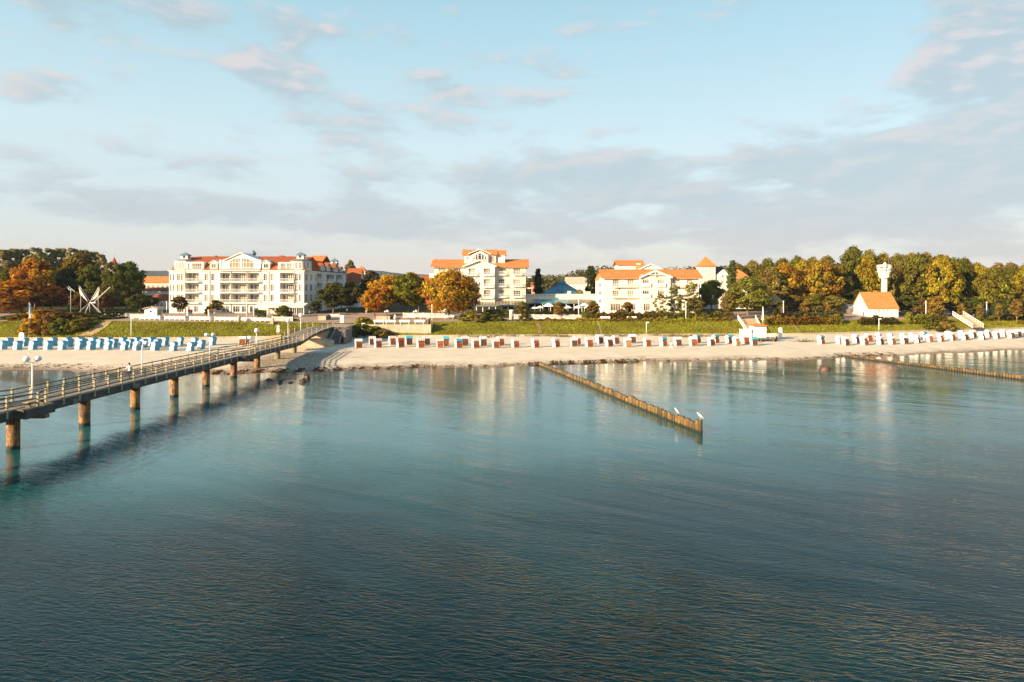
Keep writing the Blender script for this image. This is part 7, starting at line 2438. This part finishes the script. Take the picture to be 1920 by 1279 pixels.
# ---- parasols of the restaurant
par0 = None
for i, (px, yt, wpx, Y) in enumerate(((1002, 574.5, 15, 193), (1013, 573.2, 16, 191), (1029, 568, 24, 197), (1045, 572.5, 13, 195), (1056, 573.8, 15, 192), (1065, 573, 17, 190.5), (1083, 573, 17, 192), (1096, 568, 20, 198), (1101, 573.6, 15, 193), (1121, 574.5, 13, 192))):
    g_ = GY(px, Y)
    s = Y / FPX
    H = CAM_H - (yt - HORIZON) * Y / FPX - g_.z
    lb = ('westernmost white parasol beside the veranda', 'white parasol second from the veranda', 'large white parasol standing tallest at the west of the terrace', 'small white parasol behind a young tree', 'white parasol west of its close twin', 'wide white parasol in the middle of the terrace', 'white parasol behind the white light column', 'large pale parasol at the rear east of the terrace', 'white parasol before the large rear one', 'last small white parasol next to the east hotel')[i]
    r0 = thing('parasol', lb, 'parasol', g_, 'white parasols on the restaurant terrace')
    r_c = wpx * s / 2
    top = MB().lathe((0, 0, 0), [(r_c, H - r_c * .55), (r_c * .98, H - r_c * .5), (r_c * .5, H - r_c * .2), (.06, H)], 8, False)
    inst('canopy', top.mesh('canopy', canvas_plain), r0)
    inst('pole', MB().tube([(0, 0, 0), (0, 0, H - .1)], [.05, .04], 6).mesh('pole', white_metal), r0)

# ---- lifeguard cabin
p_ = G(1424, 640)
lc = thing('lifeguard_cabin', 'white lifeguard cabin with a red hipped roof on a railed platform', 'cabin', p_)
s = p_.y / FPX
w2 = 13 * s
MB().box(p_.x - w2 - .9, p_.x + w2 + 1.6, p_.y - 1.2, p_.y + 2.8, p_.z + .62, p_.z + .80).build('platform', wood_grey, lc)
for dx_ in (-w2 - .6, 0, w2 + 1.3):
    for dy_ in (-.9, 2.4):
        MB().box(p_.x + dx_ - .1, p_.x + dx_ + .1, p_.y + dy_ - .1, p_.y + dy_ + .1, p_.z - .3, p_.z + .615).build('leg', wood_grey, lc)
zt = CAM_H - (611 - HORIZON) * p_.y / FPX
MB().box(p_.x - w2, p_.x + w2, p_.y, p_.y + 2.4, p_.z + .81, zt).build('wall', white_paint, lc)
MB().lathe((p_.x, p_.y + 1.2, 0), [((w2 + .25) * 1.414, zt), ((w2 + .25) * 1.414, zt + .08), (.12, zt + .55)], 4, False, math.pi / 4).build('roof', tile_orange, lc)
MB().box(p_.x + w2 + .003, p_.x + w2 + .05, p_.y + .5, p_.y + 1.5, p_.z + .85, zt - .3).build('door', trim_white, lc)
MB().box(p_.x - w2 + .5, p_.x + w2 - .5, p_.y - .05, p_.y - .003, zt - 1.25, zt - .45).build('shutter', trim_white, lc)
for z in (1.2, 1.65):
    MB().box(p_.x - w2 - .85, p_.x + w2 + 1.55, p_.y - 1.18, p_.y - 1.10, p_.z + z, p_.z + z + .12).build('rail', white_paint, lc)
for k in range(6):
    x = p_.x - w2 - .85 + (2 * w2 + 2.4) * k / 5
    MB().box(x - .05, x + .05, p_.y - 1.095, p_.y - 1.0, p_.z + .803, p_.z + 1.8).build('post', white_paint, lc)
MB().box(p_.x + w2 + 1.7, p_.x + w2 + 2.3, p_.y - .4, p_.y + .2, p_.z - .1, p_.z + 1.1).build('crate', grille_dark, lc)
fb = G(1400, 643)
bx_ = thing('beach_cabinet', 'tall white cabinet standing west of the lifeguard cabin', 'cabinet', (px_x(1398, fb.y + 3), fb.y + 3, ground_z(fb.x, fb.y + 3)))
MB().box(px_x(1391, fb.y + 3), px_x(1409, fb.y + 3), fb.y + 3, fb.y + 4.6, 1.3, 3.9).build('body', white_paint, bx_)
MB().box(px_x(1390.5, fb.y + 3), px_x(1409.5, fb.y + 3), fb.y + 2.9, fb.y + 4.7, 3.903, 4.05).build('lid', white_paint, bx_)

# ---- stairs from the promenade to the beach
def stairs(label, pxa, pxb, ytop, pxc, pxd, ybot, tread_m, n=14):
    """top edge between pixels pxa,pxb at row ytop; bottom edge pxc,pxd at row ybot"""
    yb_ = wall_y(px_x((pxc + pxd) / 2, 168)) - 1.0
    yt_ = yb_ + SLOPE + 2.2
    xb0, xb1, xt0, xt1 = px_x(pxc, yb_), px_x(pxd, yb_), px_x(pxa, yt_), px_x(pxb, yt_)
    zt_ = CAM_H - (ytop - HORIZON) * yt_ / FPX
    zb_ = CAM_H - (ybot - HORIZON) * yb_ / FPX
    r0 = thing('beach_stairs', label, 'stairs', ((xb0 + xb1) / 2, yb_, zb_), 'wooden stairs from the promenade to the beach')
    L = lambda a, b, t: a + (b - a) * t
    for k in range(n):
        f0, f1 = k / n, (k + 1) / n
        y0, y1 = L(yb_, yt_, f0), L(yb_, yt_, f1)
        z = L(zb_, zt_, f1)
        MB().add([(L(xb0, xt0, f0), y0, z - .22), (L(xb1, xt1, f0), y0, z - .22), (L(xb1, xt1, f1), y1 - .02, z - .22), (L(xb0, xt0, f1), y1 - .02, z - .22), (L(xb0, xt0, f0), y0, z), (L(xb1, xt1, f0), y0, z), (L(xb1, xt1, f1), y1 - .02, z), (L(xb0, xt0, f1), y1 - .02, z)],
                 [(0, 3, 2, 1), (4, 5, 6, 7), (0, 1, 5, 4), (1, 2, 6, 5), (2, 3, 7, 6), (3, 0, 4, 7)]).build('tread', tread_m, r0)
    for xb_, xt_ in ((xb0 - .06, xt0 - .06), (xb1 + .06, xt1 + .06)):
        B, T = Vector((xb_, yb_, zb_)), Vector((xt_, yt_, zt_))
        MB().bar(B, T, .08, .3).build('stringer', white_paint, r0)
        for h in (.55, 1.0):
            MB().bar(B + Vector((0, 0, h)), T + Vector((0, 0, h)), .06, .12).build('rail', white_paint, r0)
        for k in range(9):
            q = B + (T - B) * (k / 8)
            MB().box(q.x - .05, q.x + .05, q.y - .05, q.y + .05, q.z - .1, q.z + 1.08).build('post', white_paint, r0)
tread = mat('reddish_boards', (.40, .25, .15), .8, .2, 2.0, .3, 10)
stairs('broad wooden stairs with white railings leading down to the lifeguard cabin', 1384, 1416, 598, 1402, 1430, 625, tread)
stairs('narrow wooden stairs with white railings at the eastern bank', 1787, 1806, 590.5, 1824, 1843, 614, tread)
# rail or slip path across the bank
for label, a, b, c, d in (('narrow concrete drain strip crossing the lawn below the east hotel', 1122, 605.5, 1128.5, 627),):
    pass

# ================================================================== people
SKIN, HAIR = mat('skin', (.42, .24, .16), .6), mat('dark_hair', (.035, .02, .012), .7)
def person(label, loc, rz, shirt, legs, pose='walk', hair=HAIR, dress=False, H=1.75, name='person'):
    k = H / 1.75
    root = thing(name, label, 'person', loc, 'people out for an evening walk', rz)
    J, E, Rd = [], [], []
    def j(p, r, par=None):
        J.append(Vector(p) * k); Rd.append(r * k)
        if par is not None:
            E.append((par, len(J) - 1))
        return len(J) - 1
    sit = pose == 'sit'
    hz_ = .50 if sit else .93
    st_ = .16 if pose == 'walk' else .03
    pelvis = j((0, 0, hz_), .135)
    waist = j((0, -.01, hz_ + .18), .115, pelvis)
    chest = j((0, -.01, hz_ + .38), .150, waist)
    neck = j((0, .0, hz_ + .55), .055, chest)
    head0 = j((0, -.02, hz_ + .63), .085, neck)
    head1 = j((0, -.02, hz_ + .74), .098, head0)
    head2 = j((0, -.01, hz_ + .80), .055, head1)
    nose = j((0, -.115, hz_ + .69), .018, head1)
    for s in (-1, 1):
        hip = j((s * .095, 0, hz_ - .06), .095, pelvis)
        if sit:
            kn = j((s * .11, -.42, hz_ - .02), .062, hip)
            an = j((s * .11, -.45, .09), .042, kn)
        else:
            kn = j((s * .10, -s * st_ - .02, .50), .066, hip)
            an = j((s * .10, s * -st_ * 1.6 + (.08 if s < 0 else 0) * (st_ > .1), .09), .042, kn)
        toe = j((J[an].x / k, J[an].y / k - .17, .035), .032, an)
        sh = j((s * .19, 0, hz_ + .47), .062, chest)
        el = j((s * .25, s * st_ * .8 + .02, hz_ + .22), .045, sh)
        wr = j((s * .24, s * st_ * .9 - .13, hz_ + .02), .032, el)
        pal = j((s * .24, s * st_ * .9 - .17, hz_ - .06), .034, wr)
        for q in range(4):
            j((s * (.225 + .012 * q), s * st_ * .9 - .21 + .014 * q, hz_ - .145), .011, pal)
        j((s * .205, s * st_ * .9 - .215, hz_ - .075), .012, pal)
    me = bpy.data.meshes.new('body')
    me.from_pydata([tuple(p) for p in J], E, [])
    ob = bpy.data.objects.new('body', me)
    COL.objects.link(ob)
    md = ob.modifiers.new('skin', 'SKIN')
    for i, sv in enumerate(me.skin_vertices[0].data):
        sv.radius = (Rd[i], Rd[i] * (.78 if i in (pelvis, waist, chest) else 1.0))
        sv.use_root = (i == pelvis)
    md.use_smooth_shade = True
    ob.modifiers.new('sub', 'SUBSURF').levels = 1
    dg = bpy.context.evaluated_depsgraph_get()
    new = bpy.data.meshes.new_from_object(ob.evaluated_get(dg))
    bpy.data.objects.remove(ob)
    new.name = 'body'
    new.materials.clear()
    for m_ in (SKIN, shirt, legs, hair):
        new.materials.append(m_)
    for f in new.polygons:
        c = f.center / k
        z = c.z - hz_
        idx = 0
        if z > .66 and c.y > -.075 or z > .80:
            idx = 3
        elif z > .54:
            idx = 0
        elif abs(c.x) > .21 and z < .20:
            idx = 0
        elif z > .0 and not (sit and c.y < -.15):
            idx = 1
        elif (c.z > .45 and not dress) or sit:
            idx = 2
        elif dress:
            idx = 0
        else:
            idx = 2 if c.z > .08 else 3
        f.material_index = idx
        f.use_smooth = True
    inst('body', new, root)
    if dress:
        inst('skirt', MB().lathe((0, 0, 0), [(.36 * k, .42 * k), (.34 * k, .5 * k), (.20 * k, .93 * k), (.15 * k, 1.12 * k)], 14).mesh('skirt', shirt), root)
    hm = MB().ball((0, .012 * k, (hz_ + .745) * k), .105 * k, .105 * k, .10 * k, 12, 8)
    hm.v = [(x, max(y, -.075 * k) if z < (hz_ + .79) * k else y, max(z, (hz_ + .685) * k)) for x, y, z in hm.v]
    inst('hair', hm.mesh('hair', hair), root)
    return root
white_shirt = mat('white_shirt', (.78, .76, .74), .85)
dark_cloth = mat('dark_trousers', (.035, .035, .045), .85)
blue_cloth = mat('blue_trousers', (.06, .09, .16), .85)
orange_cloth = mat('orange_jacket', (.52, .20, .07), .85)
grey_cloth = mat('grey_clothes', (.22, .22, .24), .85)
tan_cloth = mat('tan_clothes', (.40, .26, .15), .85)
Yw = 73.5
person('person in a white shirt and dark trousers walking along the pier', (-41.2, Yw, dz_(Yw) + .0), R(185), white_shirt, dark_cloth, 'walk', H=1.8)
person('person in a white dress standing in the middle of the square', GY(740.5, 177), R(150), white_shirt, white_shirt, 'stand', dress=True, H=1.7)
person('person in white walking on the sand between two beach chairs', G(1258, 655), R(60), white_shirt, white_shirt, 'walk', H=1.72)
person('person seated on the corner bench of the terrace', Vector((px_x(713, 165.1), 165.2, 4.63)), R(0), tan_cloth, grey_cloth, 'sit')
person('person in an orange jacket beside the white bench at the ramp head', GY(636.5, 181), R(120), orange_cloth, tan_cloth, 'stand', H=1.75)
person('person in grey clothes in the shade of the avenue trees', GY(651, 194), R(20), grey_cloth, dark_cloth, 'walk')
person('person in pale clothes near the trunk of the small orange tree', GY(687, 191), R(200), white_shirt, tan_cloth, 'walk')
person('person in blue trousers at the edge of the hotel terrace', GY(580, 187), R(100), tan_cloth, blue_cloth, 'walk')
# white bicycle leaning by the pier walker
# ================================================================== evening haze
hm_ = bpy.data.materials.new('evening_haze')
hm_.use_nodes = True
t = NT(hm_.node_tree)
o_ = t.n('ShaderNodeOutputMaterial')
v_ = t.n('ShaderNodeVolumePrincipled')
v_.inputs['Color'].default_value = (.62, .76, 1.0, 1)
v_.inputs['Density'].default_value = 0.00006
v_.inputs['Anisotropy'].default_value = 0.0
t.l(v_.outputs[0], o_.inputs['Volume'])
hz_o = MB().box(-6800, 6800, -2700, 5500, -4.6, 125).build('haze', hm_, None)
hz_o['kind'] = 'stuff'
